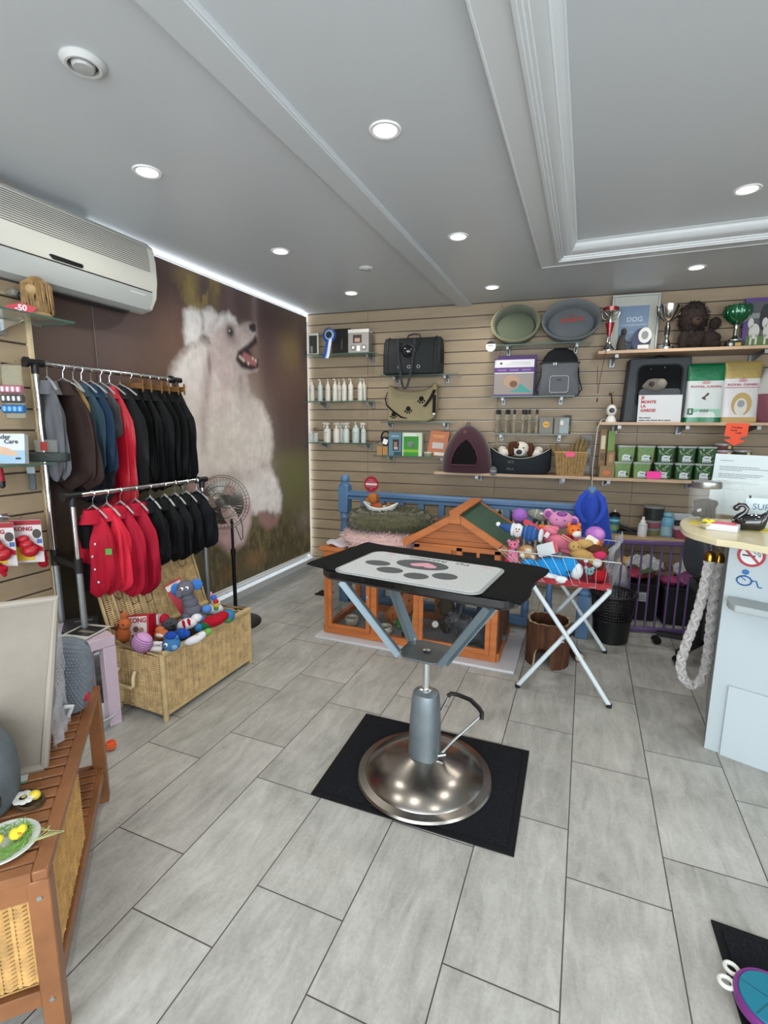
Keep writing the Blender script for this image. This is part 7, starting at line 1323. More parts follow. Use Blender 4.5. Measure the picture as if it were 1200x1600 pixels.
for k, (px, c, w, L, th, lab, kw) in enumerate(LO):
    y = on_x(px, 765-(px-130)*.1, XF).y; rz = (.2, .1, .15, .1, .0, -.05, .05, .1, .2)[k]
    hanger('p', (XF, y, ZF-.0028), rz, 'grey plastic hanger, '+ORD[k]+' from the left on the lower rail', w*.8); coat(lab, (XF, y, ZF-.04), rz, w, L, th, c, seed=k+20, group=None, **kw)
for px, py, x, s in ((218, 660, XR+.14, 'upper'), (170, 862, XF+.1, 'lower')):
    t = T('swing_tag', 'small green swing tag hanging among the coats on the '+s+' rail', 'tag', on_x(px, py, x), .5); b = MB(M('#4f8f3a', .6)); b.box(0, 0, 0, .012 if s == 'upper' else .03, .001, .07 if s == 'upper' else .03); b.build('card', t); b = MB(BLACK); b.tube([(0, 0, .03), (-.005, .002, .08)], .0007, 4); b.build('string', t)
# ---- fan
FC = Vector((-2.30, 2.70, .91)); t = T('pedestal_fan', 'chrome pedestal fan standing behind the right end of the rack', 'fan', (FC.x, FC.y, 0)); CG = M('#8f8b84', .3, .9)
b = MB(CG); fr = Matrix.Translation((0, 0, FC.z)) @ Euler((0, 0, math.radians(22))).to_matrix().to_4x4() @ Euler((PI/2-.1, 0, 0)).to_matrix().to_4x4(); b.X = fr; RF = .188
for k in range(44):
    a = 2*PI*k/44
    for s in (1, -1): b.tube([(.03*math.cos(a), .03*math.sin(a), s*.055), (RF*.6*math.cos(a+.1), RF*.6*math.sin(a+.1), s*.05), (RF*.93*math.cos(a+.16), RF*.93*math.sin(a+.16), s*.028), (RF*math.cos(a+.18), RF*math.sin(a+.18), 0)], .0011, 4)
for r, z in ((RF, 0), (RF*.93, .028), (RF*.6, .05), (RF*.35, .054), (RF*.6, -.05)): b.tube([(r*math.cos(2*PI*j/48), r*math.sin(2*PI*j/48), z) for j in range(48)], .0022, 5, True)
b.lathe([(0, .062), (.03, .06), (.032, .052), (0, .05)], 20); b.build('cage', t)
for k in range(3):
    b = MB(M('#77736c', .35, .8)); b.X = fr; a0 = 2*PI*k/3; b.sheet(lambda u, v: ((.03+.12*u)*math.cos(a0+(v-.5)*(.7+.9*u)), (.03+.12*u)*math.sin(a0+(v-.5)*(.7+.9*u)), (v-.5)*.035), 6, 6, .002); b.build('blade', t)
b = MB(M('#55565a', .35, .6)); b.X = fr; b.lathe([(0, -.06), (.05, -.065), (.05, -.13), (.03, -.15), (0, -.15)], 20); b.build('motor', t)
b = MB(M('#1c1d20', .3, .6)); b.tube([(0, .09, 0), (0, .09, .55)], .014, 12); b.tube([(0, .09, .5), (0, .09, .78)], .010, 12); b.tube([(0, .09, .52), (0, .09, .56)], .018, 12); b.build('pole', t); b = MB(BLACK); b.lathe([(.0, .0), (.18, 0), (.18, .012), (.03, .03), (0, .03)], 36, cy=.09); b.build('base', t)
b = MB(BLACK); b.tube([(.03, .09, .73), (.10, .06, .64), (.13, .04, .66), (.14, .03, .74), (.11, .05, .80)], .003, 6); b.build('cable', t)
# ================================================================== wicker chest
WB = M('#bda377', .65, var=.25, vs=30, bump=.15, bs=80); WR = M('#b09a70', .55, var=.15, vs=18)
BX0, BX1, BY0, BY1, BH = -2.125, -1.815, 1.655, 2.315, .345
t = T('wicker_chest', 'open wicker chest full of plush toys under the garment rack', 'chest', (BX0, BY0, 0)); w, d = BX1-BX0, BY1-BY0
for nm, q in (('front_panel', ((w, 0), (w, d))), ('near_end_panel', ((0, 0), (w, 0))), ('back_panel', ((0, d), (0, 0))), ('far_end_panel', ((w, d), (0, d)))):
    (x0, y0), (x1, y1) = q; b = MB(); weave(b, (x0, y0, .03), (x1, y1, .03), (x1, y1, BH-.02), (x0, y0, BH-.02), .019, .005, WB, False); b.build(nm, t)
b = MB(M('#8a744f', .8)); b.box(w/2, d/2, .03, w-.01, d-.01, .012); b.build('bottom', t)
for x in (0, w):
    for y in (0, d): b = MB(WR); b.tube([(x, y, 0), (x, y, BH)], .0135, 10); b.build('corner_post', t)
b = MB(WR); b.tube([(0, 0, BH-.005), (w, 0, BH-.005), (w, d, BH-.005), (0, d, BH-.005)], .0165, 10, True); b.tube([(0, 0, .03), (w, 0, .03), (w, d, .03), (0, d, .03)], .012, 8, True); b.build('rim', t)
b = MB(M('#c3b48c', .45)); hx = w*.27; b.tube([(hx-.055, -.012, BH*.66), (hx-.058, -.028, BH*.60), (hx-.055, -.03, BH*.46), (hx-.04, -.03, BH*.42), (hx+.04, -.03, BH*.42), (hx+.055, -.03, BH*.46), (hx+.058, -.028, BH*.60), (hx+.055, -.012, BH*.66)], .0085, 8); b.build('handle', t)
b = MB(); lt = .30; lx, lz = -.095, .305; Lp = lambda u, v: (u*lx-.012, v*d, BH+u*lz)
weave(b, Lp(0, .02), Lp(0, .98), Lp(1, .98), Lp(1, .02), .022, .004, WB, False); b.mat(WR).tube([Lp(0, 0), Lp(1, 0), Lp(1, 1), Lp(0, 1)], .0125, 8, True)
for v in (.34, .66): b.tube([Lp(0, v), Lp(1, v)], .008, 6)
b.tube([(Lp(.1, .0)[0]+.012, d*.1, BH+.03), (Lp(.9, 0)[0]+.012, d*.1, BH+.27)], .006, 6); b.build('lid', t)
# toys in the chest, packed from the bottom
o = MB(M('#2d2320', .95, var=.6, vs=14, bump=.6, bs=20)); o.box(w/2, d/2, .15, w-.05, d-.05, .22, .03); oo = o.build('toy_filling'); tag(oo, 'unseen soft toys packed in the lower part of the wicker chest', 'soft toys', kind='stuff'); oo.location = (BX0, BY0, 0)
bz = lambda px, py, z: on_z(px, py, z)
toy('soft_toy', 'grey plush elephant with blue ears at the far end of the chest', bz(300, 958, .42), [('body', '#5b5b66', [(0, 0, 2, 5, 4.4, 4), (-1.5, 0, 6, 4.4, 4, 3.4), (-3, 0, 9, 3.8, 3.5, 3), (3.5, -2, -1, 3, 2.8, 2.6), (-2, -2, -1.5, 3, 2.8, 2.6)]), ('head', '#5f5f6a', [(-4.5, -1, 14, 4.6, 4.2, 4.6), (-7, -3.5, 11.5, 2, 1.8, 2.6)]), ('ear', '#3a6fb5', [(-9.5, 0, 12.5, 2.6, 1.2, 3.6)]), ('ear', '#3a6fb5', [(1, 0, 16.5, 3, 1.2, 3.2)]), ('foot', '#4a78b8', [(4.8, -4, -1, 2.6, 1.4, 2.4)]), ('foot', '#4a78b8', [(-1.4, -4.5, -3, 2.6, 1.4, 2.2)]), ('foot', '#4a78b8', [(7.5, -1, 3.5, 2.6, 2.2, 2.4)]), ('eye', '#e9e9e9', [(-5.6, -5, 14.8, 1)]), ('eye', '#e9e9e9', [(-3, -5, 15.6, 1)]), ('eye', '#111111', [(-5.8, -5.9, 14.8, .5)]), ('eye', '#111111', [(-3.1, -5.9, 15.6, .5)])], (0, .15, .55))
def box(lab, p, sx, sy, sz, col_, rot, deco=None):
    t = T('toy_box', lab, 'packaging', p, rot=rot); b = MB(M(col_, .4)); b.box(0, 0, 0, sx, sy, sz, .002)
    if deco: deco(b, sx, sy, sz)
    b.build('card', t, smooth=False); return t
box('red backing card leaning behind the plush elephant', bz(292, 945, .46)+Vector((-.05, .03, 0)), .10, .006, .26, '#a5182a', (-.15, -.5, .6), lambda b, x, y, z: b.mat(M('#cfcac8')).box(0, -.0035, z*.4, x*.9, .001, z*.12))
def kongdeco(b, x, y, z): b.mat(M('#cfc8c8')).box(-x*.0, -y/2-.0006, z*.05, x*.86, .001, z*.78); b.mat(M('#6a4a3a')).prism(ell(x*.14, z*.13, 12, -x*.08, -z*.1), -y/2-.002, -y/2, 'xz'); b.mat(M('#9a7a6a')).prism(ell(x*.12, z*.12, 12, x*.17, -z*.14), -y/2-.002, -y/2, 'xz')
t = box('red and white toy box in the middle of the chest', bz(222, 978, .39), .12, .07, .12, '#a01226', (-.25, -.12, .25), kongdeco); text('KONG', .034, M('#8f1022', .5), t, 0, -.0365, .032, bold=.0012)
t = box('small red and white card box standing right of the bigger one', bz(247, 975, .38), .035, .05, .10, '#c9c2c2', (-.2, -.2, .3), lambda b, x, y, z: b.mat(M('#a01226')).box(0, -y/2-.0006, -z*.25, x, .001, z*.5)); text('KONG', .02, M('#8f1022', .5), t, 0, -.0262, .012, (PI/2, -PI/2, 0))
t = box('white and red card low at the front rim of the chest', bz(243, 1012, .355), .075, .02, .06, '#c9c2c2', (-.4, -.05, .3), lambda b, x, y, z: b.mat(M('#a01226')).box(-x*.4, -y/2-.0006, 0, x*.2, .001, z)); text('KONG', .018, M('#2a2a2a', .5), t, .01, -.0112, .01)
tb = toy('plush_ball', 'pink and purple striped plush ball at the near end of the chest', bz(222, 1004, .385), [('body', '#b98ab5', [(0, 0, 0, 5.2, 4.2, 5.2)])], rot=(0, .5, .3), cat='toy')
b = MB(M('#4a3048', .9)); 
for k in (-3, -2, -1, 0, 1, 2, 3): r = 5.25*math.sqrt(max(.05, 1-(k*.2)**2)); b.tube([(r*.01*math.cos(a), r*.0081*math.sin(a), k*.0105) for a in [2*PI*j/24 for j in range(24)]], .0013, 4, True)
b.build('stripes', tb)
toy('soft_toy', 'orange plush fox toy at the near back corner of the chest', bz(192, 985, .40), [('body', '#a85a34', [(0, 0, -2, 3.6, 3, 4.5), (1, 0, 3.4, 3.4, 2.8, 3.2), (1, 0, 8, 1.6, 1, 2.4)]), ('ear', '#5a2f22', [(-3, -1, 1.5, 2.4, .8, 1)]), ('ear', '#5a2f22', [(.6, 0, 9.6, 1.4, .7, .8)]), *EY(1, -2.6, 4, 1.2, .4)], (0, 0, .3))
toy('soft_toy', 'orange knotted plush with white collar between the red box and blue toys', bz(253, 992, .375), [('body', '#b0643f', [(0, 0, 0, 4, 3.4, 3), (4, 0, -1, 3, 2.4, 2.2), (-1, 0, 2.4, 2.6, 2.2, 2)]), ('collar', '#cfc9c4', [(1, -2.6, .8, 2.6, 1, 1)])])
toy('soft_toy', 'blue plush head with white-rimmed eyes at the front rim of the chest', bz(268, 1006, .375), [('head', '#3a6a9a', [(0, 0, 0, 4.4, 3.8, 3.6), (-2.2, 0, 3.4, 1.4, 1, 1.4), (2.4, 0, 3.4, 1.4, 1, 1.4)]), ('tuft', '#1f3f8f', [(0, 0, 4.4, 3, 2.4, 2)]), ('eye', '#d9dadb', [(-1.2, -3.6, 1, 1)]), ('eye', '#111111', [(-1.2, -4.4, 1, .5)]), ('nose', '#6a8fb0', [(2.6, -3, -.4, 1.6, 1.2, 1.2)])], (0, 0, .4))
toy('soft_toy', 'bright blue fluffy plush behind the blue head', bz(284, 990, .385), [('body', '#1f4a9a', [(0, 0, 0, 3.6, 3, 2.8), (3, 0, .5, 2, 1.8, 2)])])
toy('soft_toy', 'white sausage-like plush limb lying along the front rim', bz(303, 1000, .368), [('body', '#c5c6ca', [(0, 0, 0, 5, 2, 2), (4, 1, .6, 2.4, 1.8, 1.8)]), ('tip', '#6a9a4a', [(7.4, 2, .8, 1.9, 1.6, 1.8)])], (0, -.25, .75))
toy('soft_toy', 'dark grey plush dog wearing a red hat behind the orange toys', bz(266, 976, .39), [('body', '#46454a', [(0, 0, 0, 4.4, 3.6, 3.8), (2, -2, 1, 2.2, 1.6, 1.6)]), ('hat', '#a5142a', [(-3.4, 1, 2.4, 2.6, 2.6, 3)]), ('nose', '#111111', [(3.6, -3.4, 1, .7)]), *EY(1.4, -3.4, 2.4, 1, .4)], (0, 0, .3))
toy('soft_toy', 'white and red plush boot toy in the middle of the chest', bz(292, 975, .39), [('body', '#c9c8cc', [(0, 0, 0, 5.4, 3.4, 3), (5, 2, 1, 3, 2.4, 2.4)]), ('stripe', '#a5142a', [(-1, -2.4, 1, .9, 1.4, 2.6), (1.6, -2.2, 1.2, .9, 1.4, 2.4)])], (0, -.2, .7))
toy('soft_toy', 'red plush sleeve with green end draped over the front rim', bz(334, 970, .385), [('body', '#9c1224', [(0, 0, 0, 6.5, 3.4, 3.2), (4.5, 2, .4, 4, 3, 2.6)]), ('cuff', '#1d5a34', [(-5, -1, -1.4, 3.2, 3, 2.8)]), ('tip', '#2f6fa5', [(-8, -2, -1, 2.2, 2, 2.4)])], (0, -.15, .8))
toy('soft_toy', 'white unicorn plush with rainbow mane at the far end of the chest', bz(335, 952, .40), [('body', '#c7c8cf', [(0, 0, 0, 5.2, 3.6, 3.6), (-3.6, 0, -1, 3, 2.6, 2.6), (1, 0, 4, 2.6, 2.2, 2.6)]), ('mane', '#a52a2a', [(2, -2, 5.4, 1.5)]), ('mane', '#c9a52a', [(2.2, -2.2, 3.4, 1.5)]), ('mane', '#3f8f3f', [(2.2, -2.4, 1.6, 1.4)]), ('mane', '#3a5fb0', [(.4, -1, 7.2, 1.7)]), ('horn', '#c98aa5', [(-1.4, 0, 8.6, .7, .7, 2)])], (0, 0, .3))
toy('plush_ball', 'blue and green tie-dyed plush ball at the far end of the chest', bz(357, 962, .385), [('body', '#2f6f9a', [(0, 0, 0, 3.6)]), ('patch', '#3f7f4a', [(.6, -1.6, -1.4, 2.6, 2.2, 2.2)])], cat='toy')
# ================================================================== pale pink table with papers
t = T('side_table', 'pale pink square-legged side table holding magazines', 'side table', (-2.0, 1.56, 0), math.radians(-18)); PKM = M('#b9a7b5', .4); TZ = .45
b = MB(PKM); b.box(-.175, -.21, TZ-.025, .35, .42, .05, .003); b.build('table_top', t)
for x in (-.0275, -.3225):
    for y in (-.0275, -.3925): b = MB(PKM); b.box(x, y, (TZ-.05)/2, .055, .055, TZ-.05, .002); b.build('leg', t)
for x, y, rz, c, lab in ((-.12, -.10, .5, '#b5b5b0', 'magazine sheet with black and white photo at the corner of the pink table'), (-.14, -.25, .1, '#bdb9b5', 'white leaflet with small printed pictures on the pink table'), (-.25, -.06, 1.2, '#3a3a3c', 'dark glossy magazine at the far edge of the pink table')):
    o = T('magazine', lab, 'magazine', t.matrix_basis@Vector((x, y, TZ+.0015+(.004 if rz == .5 else 0))), math.radians(-18)+rz); b = MB(M(c, .35)); b.box(0, 0, .001, .15, .21, .002)
    if c != '#3a3a3c': b.mat(M('#2a2a2a', .4)).box(0, .03 if rz == .5 else -.02, .0022, .12 if rz == .5 else .05, .11 if rz == .5 else .04, .0006)
    b.mat(M('#77716c', .4)).box(.01, .02 if rz == .5 else .05, .0027, .08, .02, .0006); b.build('printed_sheet', o, smooth=False)
t = T('bowl', 'white enamel bowl on the floor beside the bench and pink table', 'bowl', on_z(157, 1140, 0)+Vector((-.04, .02, 0))); b = MB(M('#c5c7c9', .3)); b.lathe([(0, 0), (.05, 0), (.085, .06), (.09, .062), (.088, .066), (.08, .06), (.045, .006), (0, .006)], 30); b.build('bowl_body', t)
tb = toy('striped_ball', 'small orange and pink striped ball on the floor by the bench leg', on_z(171, 1173, .022)+Vector((-.03, .03, 0)), [('body', '#c9452f', [(0, 0, 0, 2.3)])], cat='ball'); b = MB(M('#d98a3a', .6)); [b.tube([(.0236*math.cos(a)*math.cos(f), .0236*math.sin(a)*math.cos(f), .0236*math.sin(f)) for a in [2*PI*j/20 for j in range(20)]], .0012, 4, True) for f in (-.5, -.1, .3, .7)]; b.build('stripes', tb)
# ================================================================== slatted bench
BA = math.radians(135); BP0 = Vector((-1.03, .592, 0)); BL, BD, BZ = .85, .37, .462; BW = M('#7f5231', .42, var=.2, vs=9, bump=.06, bs=50, coat=.15)
t = bench = T('slatted_bench', 'brown slatted wooden bench with lower shelf at lower left', 'bench', BP0, BA); Lb = lambda x, y, z: BP0+Matrix.Rotation(BA, 3, 'Z')@Vector((x, y, z))
n = 18; st = (BL-.06)/n
for k in range(n): b = MB(BW); b.box(.03+(k+.5)*st, BD/2, BZ-.009, st-.008, BD-.062, .018, .003); b.build('slat', t)
b = MB(BW)
for y in (.016, BD-.016): b.box(BL/2, y, BZ-.012, BL, .032, .024, .003)
for x in (.015, BL-.015): b.box(x, BD/2, BZ-.012, .03, BD-.064, .024, .002); b.box(x, BD/2, BZ-.045, .022, BD-.08, .055, .002)
b.build('top_frame', t)
for x in (.0215, BL-.0215):
    for y in (.0215, BD-.0215): b = MB(BW); b.box(x, y, (BZ-.024)/2, .043, .043, BZ-.024, .003); b.build('leg', t)
b = MB(BW)
for y in (.02, BD-.02): b.box(BL/2, y, .125, BL-.086, .022, .045, .002)
for x in (.02, BL-.02): b.box(x, BD/2, .125, .022, BD-.086, .045, .002)
b.build('lower_frame', t)
for k in range(n): b = MB(BW); b.box(.05+(k+.5)*(BL-.1)/n, BD/2, .153, (BL-.1)/n-.009, BD-.05, .012, .002); b.build('shelf_slat', t)
for z in (.395, .125): b = MB(STEEL); b.lathe([(0, 0), (.006, 0), (.0055, .002), (0, .0022)], 14); o = b.build('bolt', t); o.location = (-.0002, .0215, z); o.rotation_euler = (0, -PI/2, 0)
t = T('wicker_basket', 'honey-coloured wicker drawer basket on the lower shelf of the bench', 'basket', Lb(.015, .02, .1595), BA); w, d, h = .42, .325, .245; WK2 = M('#b08a52', .6, var=.25, vs=30); b = MB()
for q in (((0, 0), (w, 0)), ((w, 0), (w, d)), ((w, d), (0, d)), ((0, d), (0, 0))): weave(b, (*q[0], .01), (*q[1], .01), (*q[1], h-.01), (*q[0], h-.01), .017, .004, WK2, False)
b.build('woven_sides', t); b = MB(WK2); b.tube([(0, 0, h), (w, 0, h), (w, d, h), (0, d, h)], .006, 8, True); b.tube([(0, 0, .006), (w, 0, .006), (w, d, .006), (0, d, .006)], .006, 8, True); b.build('rim', t); b = MB(WK2); b.box(w/2, d/2, .004, w, d, .006); b.build('bottom', t)
t = T('cable_coil', 'coil of black and white cables at the far end of the bench\'s lower shelf', 'cable', Lb(.60, .10, .162), BA); b = MB(BLACK)
for k in range(6): b.tube([(.065*math.cos(a)+.004*k-.01, .012*math.sin(a*1.5)+.008*k-.02, .09+.075*math.sin(a)) for a in [2*PI*j/24 for j in range(24)]], .003, 5, True)
b.build('black_cable', t); b = MB(M('#a9abad', .4))
for k in range(7): b.tube([(.05*math.cos(a)-.02, .009*k-.01, .06+.05*math.sin(a)) for a in [2*PI*j/24 for j in range(24)]], .0032, 5, True)
b.build('white_cable', t)
# ---- things on the bench
def OB(name, label, cat, px, py, rz=0): return T(name, label, cat, on_z(px, py, BZ+.0005), rz)
pa = math.atan2(.77, .64)
t = T('suede_mat', 'big pale beige suede mat standing upright on the bench', 'mat', on_z(70, 1200, BZ)+Vector((0, 0, .002)), pa, rot=(0, 0, pa)); b = MB(M('#857e74', .95, var=.12, vs=6, bump=.2, bs=30)); hh = .49
b.sheet(lambda u, v: (-.55+.55*u+.07*v*(.3+.7*u), -.01*math.sin(u*5), .004+hh*v), 16, 12, .024); b.build('suede_panel', t); b = MB(M('#8f887e', .9)); b.tube([(0, -.003, .006), (.035, -.002, hh*.5), (.07, -.0, hh), (-.25, -.004, hh+.003), (-.55, -.002, hh+.003)], .011, 8); b.tube([(0, -.003, .006), (-.25, -.004, .008), (-.55, 0, .008)], .011, 8); b.build('welt', t)
t = T('wrapped_pet_bed', 'mauve pet bed wrapped in clear plastic behind the suede mat', 'pet bed', Lb(.50, .17, BZ+.001), BA); b = MB(M('#7d6675', .8, var=.2, vs=10)); b.box(0, .03, .21, .11, .24, .42, .04); b.build('bed_body', t)
b = MB(M('#c9ccd2', .1, alpha=.25)); b.sheet(lambda u, v: (-.06+.15*u+.01*math.sin(v*20), -.11+.012*math.sin(u*18+v*11), .02+.42*v), 16, 20, .001); b.build('plastic_wrap', t); b = MB(M('#c5c7c8', .4)); b.tube([(.03, -.12, .10), (.055, -.135, .085), (.06, -.12, .05)], .006, 6); b.build('white_clip', t)
t = T('knitted_cushion', 'grey knitted cushion leaning beside the suede mat', 'cushion', on_z(103, 1124, BZ)+Vector((-.03, .02, .004)), 0, rot=(0, .10, math.radians(35))); b = MB(); KN = M('#666c74', .9, var=.15, vs=40)
def kf(u, v):
    a = (u-.5)*2; c = (v-.5)*2; s = (1-abs(a)**3)*(1-abs(c)**3); return ((a*.078)*(1-.25*c*c), -.05*s**.5 if s > 0 else 0, .135+c*.13*(1-.12*a*a))
KM = M('#727981', .95)
b.mat(KN).sheet(kf, 16, 20, .01); b.mat(KM)
for i in range(15):
    for j in range(24):
        u, v = (i+.5+.5*(j % 2))/16, (j+.5)/24
        if u < .98: p = kf(u, v); b.ball(p[0], p[1]-.006, p[2], .0048, .0035, .0044, 5)
b.mat(KN).sheet(lambda u, v: (kf(u, v)[0], -kf(u, v)[1]*.6+.01, kf(u, v)[2]), 12, 12, .008); b.build('knitted_cover', t)
b = MB(M('#a51a2e', .5)); b.box(.070, -.02, .07, .015, .02, .03, .004); b.build('red_tab', t)
t = OB('pet_backpack', 'grey rounded pet backpack with black strap at the left edge of the bench', 'backpack', 27, 1262, .75); GP = M('#5c6469', .7, var=.1, vs=20, bump=.2, bs=150); b = MB(GP); R = []
for z, q in ((0, .88), (.02, .96), (.1, 1), (.2, .95), (.28, .72), (.31, .4), (.32, .05)): R.append([(x*.115*q-.115, y*.10*q+.03, z*.72) for x, y in ell(1, 1, 28, p=.8)])
b.loft(R); b.build('shell', t); b = MB(BLACK); b.sheet(lambda u, v: (-.06+.045*math.sin(PI*u)+(v-.5)*.022, -.068-.012*math.sin(PI*u)+.03*u*u, .155-.15*u), 10, 1, .006); b.box(-.105, -.055, .155, .07, .02, .028, .004); b.build('strap', t)
t = OB('leaflet', 'white and green card sticking out under the suede mat', 'leaflet', 29, 1222, .9); b = MB(M('#b9c0bf', .4)); b.box(-.01, .01, .002, .06, .05, .002); b.mat(M('#4f8a4f')).box(-.01, -.012, .0032, .06, .008, .0006); b.build('card', t, smooth=False)
def nest(name, lab, px, py, R, c1):
    t = OB(name, lab, 'decoration', px, py); b = MB(M('#4a3a2a' if c1 == 'n' else '#b5bbb5', .8)); rr = random.Random(px)
    if c1 == 'n':
        for k in range(34): a0 = rr.uniform(0, 6.28); q = rr.uniform(.8, 1.03); z0 = rr.uniform(.003, .015); b.tube([(R*q*math.cos(a0+s), R*q*.62*math.sin(a0+s), z0+.002*math.sin(3*s)) for s in (0, .3, .6, .9, 1.2)], .0014, 4)
        b.lathe([(0, .001), (R*.9, .001), (R*.9, .004), (0, .004)], 24, sy=.62); b.build('twig_nest', t)
    else: b.lathe([(0, 0), (R*.7, .001), (R, .010), (R*.97, .012), (R*.65, .004), (0, .004)], 32); b.build('plate', t)
    return t
t = nest('flower_nest', 'small twig nest with a white daisy and yellow egg on the bench', 44, 1254, .048, 'n'); b = MB(M('#c9b63a', .6)); b.ball(.01, .012, .016, .016, .013, .011, 12); b.build('yellow_egg', t)
b = MB(M('#c9cac6', .6)); [b.ball(.020*math.cos(a)-.004, .017*math.sin(a)-.008, .019, .012, .009, .003, 8) for a in [2*PI*k/9 for k in range(9)]]; b.build('petals', t); b = MB(M('#a8985a', .7)); b.ball(-.004, -.006, .021, .006, .006, .003, 8); b.build('flower_centre', t)
t = nest('chick_plate', 'white plate with yellow chicks in green grass on the bench', 6, 1322, .072, 'p'); b = MB(M('#6a9a3a', .7)); rr = random.Random(3)
for k in range(150): a = rr.uniform(0, 6.28); q = rr.uniform(.3, .95)*.066; a2 = a+rr.uniform(-1.2, 1.2); q2 = q*rr.uniform(.9, 1.12); b.bar((q*math.cos(a), q*math.sin(a), .006), (q2*math.cos(a2), q2*math.sin(a2), rr.uniform(.01, .026)), .0016, .0006)
b.build('grass', t, smooth=False)
b = MB(M('#8f9a6a', .8)); [b.tube([(.055, .02, .01), (.07+.01*k, .045+.006*k, .02), (.075+.012*k*(k % 2), .06-.01*k, .03+.006*k)], .0009, 4) for k in range(5)]; b.build('straws', t)
for x, y, s in ((.018, .018, 'far'), (-.0, -.022, 'near')):
    c = T('chick_ornament', 'yellow chick ornament, '+s+' one on the plate of green grass', 'ornament', t.location+Vector((x, y, .012)), 0); b = MB(M('#d2c23a', .8)); b.ball(0, 0, .012, .017, .014, .012, 12); b.ball(.012, .008, .022, .010, .010, .010, 10); b.build('body', c); b = MB(M('#c9731f', .6)); b.ball(.016, -.002, .020, .005, .003, .003, 6); b.build('beak', c); b = MB(BLACK); b.ball(.017, .003, .025, .0016); b.build('eye', c)
t.location.x += .0
# ================================================================== goods on the left slatted panel
XS = -2.478
t = T('glass_shelf', 'glass shelf high on the left slatted panel under the air conditioner', 'shelf', (XS, 1.38, 1.90)); b = MB(GL); b.box(.115, 0, -.004, .225, .62, .008); b.build('pane', t, smooth=False); b = MB(GEDGE); b.box(.229, 0, -.004, .003, .62, .0082); b.box(.115, .311, -.004, .225, .003, .0082); b.build('glass_edge', t, smooth=False); b = MB(CHROME); b.box(.006, .12, -.04, .008, .04, .08, .003); b.prism([(.01, -.01), (.17, -.01), (.17, -.022), (.012, -.06)], .117, .123, 'xz'); b.build('bracket', t)
t = toy('dog_head_figure', 'tan long-haired dog head figure on the high glass shelf at left', on_x(61, 497, -2.37)+Vector((0, 0, .01)), [('neck', '#a08660', [(0, 0, 4, 5.2, 5, 5), (0, 0, 0, 5.6, 5.2, 2)]), ('head', '#a88d68', [(0, 0, 11, 5.2, 5, 5), (2.4, -3.5, 10, 2.6, 3, 2.6)])]); t.location.z = 1.906+.015; b = MB(M('#8f7450', .95, var=.3, vs=30)); rr = random.Random(4)
for k in range(70): a = rr.uniform(-3.14, 3.14); q = .05+rr.uniform(0, .008); b.tube([(.25*q*math.cos(a), .25*q*math.sin(a), .165), (q*math.cos(a), q*math.sin(a), .13), (1.05*q*math.cos(a), 1.05*q*math.sin(a), .07), (1.1*q*math.cos(a+.1), 1.1*q*math.sin(a+.1), rr.uniform(.0, .04))], [.003, .005, .004, .001], 4)
b.build('hair', t)
t = T('discount_card', 'red leaf-shaped card reading -50 on the high glass shelf', 'price card', (-2.32, 1.50, 1.901), 0, rot=(0, 0, .7)); b = MB(M('#b3283c', .5)); b.prism([(-.06, .03), (0, .048), (.06, .03), (.045, .012), (0, .0), (-.045, .012)], -.001, .001, 'xz'); b.build('card', t); text('-50', .034, M('#d5cfd0', .5), t, 0, -.0014, .026, bold=.001)
def hook(y, z, L=.16): 
    t = T('wall_hook', 'chrome prong hook on the left slatted panel holding the '+('bag rolls' if z > 1.5 else 'red rubber toy packs' if z < 1.1 else 'paw shoes'), 'hook', (XS, y, z)); b = MB(CHROME); b.tube([(0, 0, 0), (L*.9, 0, .0), (L, 0, .012)], .0025, 6); b.box(.003, 0, 0, .005, .03, .03, .001); b.build('prong', t)
hook(1.47, 1.69, .13); hook(1.42, 1.005, .13); hook(1.33, 1.26, .10)
t = T('bag_roll_pack', 'hanging pack with pink, spotted and blue bag rolls', 'hanging pack', (-2.385, 1.47, 1.55), math.radians(35)); b = MB(M('#8f8a70', .3, alpha=.55)); b.box(0, 0, .02, .085, .012, .24, .006); b.build('blister', t)
for z, c, c2 in ((.03, '#a56a7a', '#d9d2d4'), (-.01, '#4a4a4c', '#cfcfcf'), (-.055, '#2f6fae', '#6fa5d5')): b = MB(M(c, .5)); b.tube([(-.042, -.014, z), (.042, -.014, z)], .018, 12); b.mat(M(c2, .5)); [b.box(-.03+.02*k, -.031, z, .009, .003, .02) for k in range(4)]; b.build('bag_roll', t)
t = T('glass_shelf', 'low glass shelf on the left panel holding the white and blue box', 'shelf', (XS, 1.30, 1.255)); b = MB(GL); b.box(.105, 0, -.004, .205, .5, .008); b.build('pane', t, smooth=False); b = MB(GEDGE); b.box(.209, 0, -.004, .003, .5, .0082); b.build('glass_edge', t, smooth=False)
p0, p1, p2 = [on_x(*q, -2.30) for q in ((0, 668), (30, 668), (52, 718))]
t = T('product_box', 'white and blue box with a hand picture leaning on the low glass shelf', 'box', (-2.32, 1.375, 1.256), math.radians(38), rot=(-.18, 0, math.radians(38))); b = MB(M('#b4bcc2', .35)); b.box(0, 0, .065, .14, .04, .13, .001); b.mat(M('#7fa0b8', .35)).box(0, -.0204, .03, .14, .001, .055); b.mat(M('#b99a80')).prism([(-.055, .08), (.0, .07), (.05, .045), (.03, .032), (-.02, .04), (-.06, .06)], -.0212, -.020, 'xz'); b.mat(BLACK).box(.045, -.0212, .022, .02, .001, .008); b.build('carton', t, smooth=False); text('Tender', .026, M('#2a2c30', .5), t, -.02, -.0212, .115, bold=.0006); text('Care', .026, M('#2a2c30', .5), t, .02, -.0212, .095, bold=.0006)
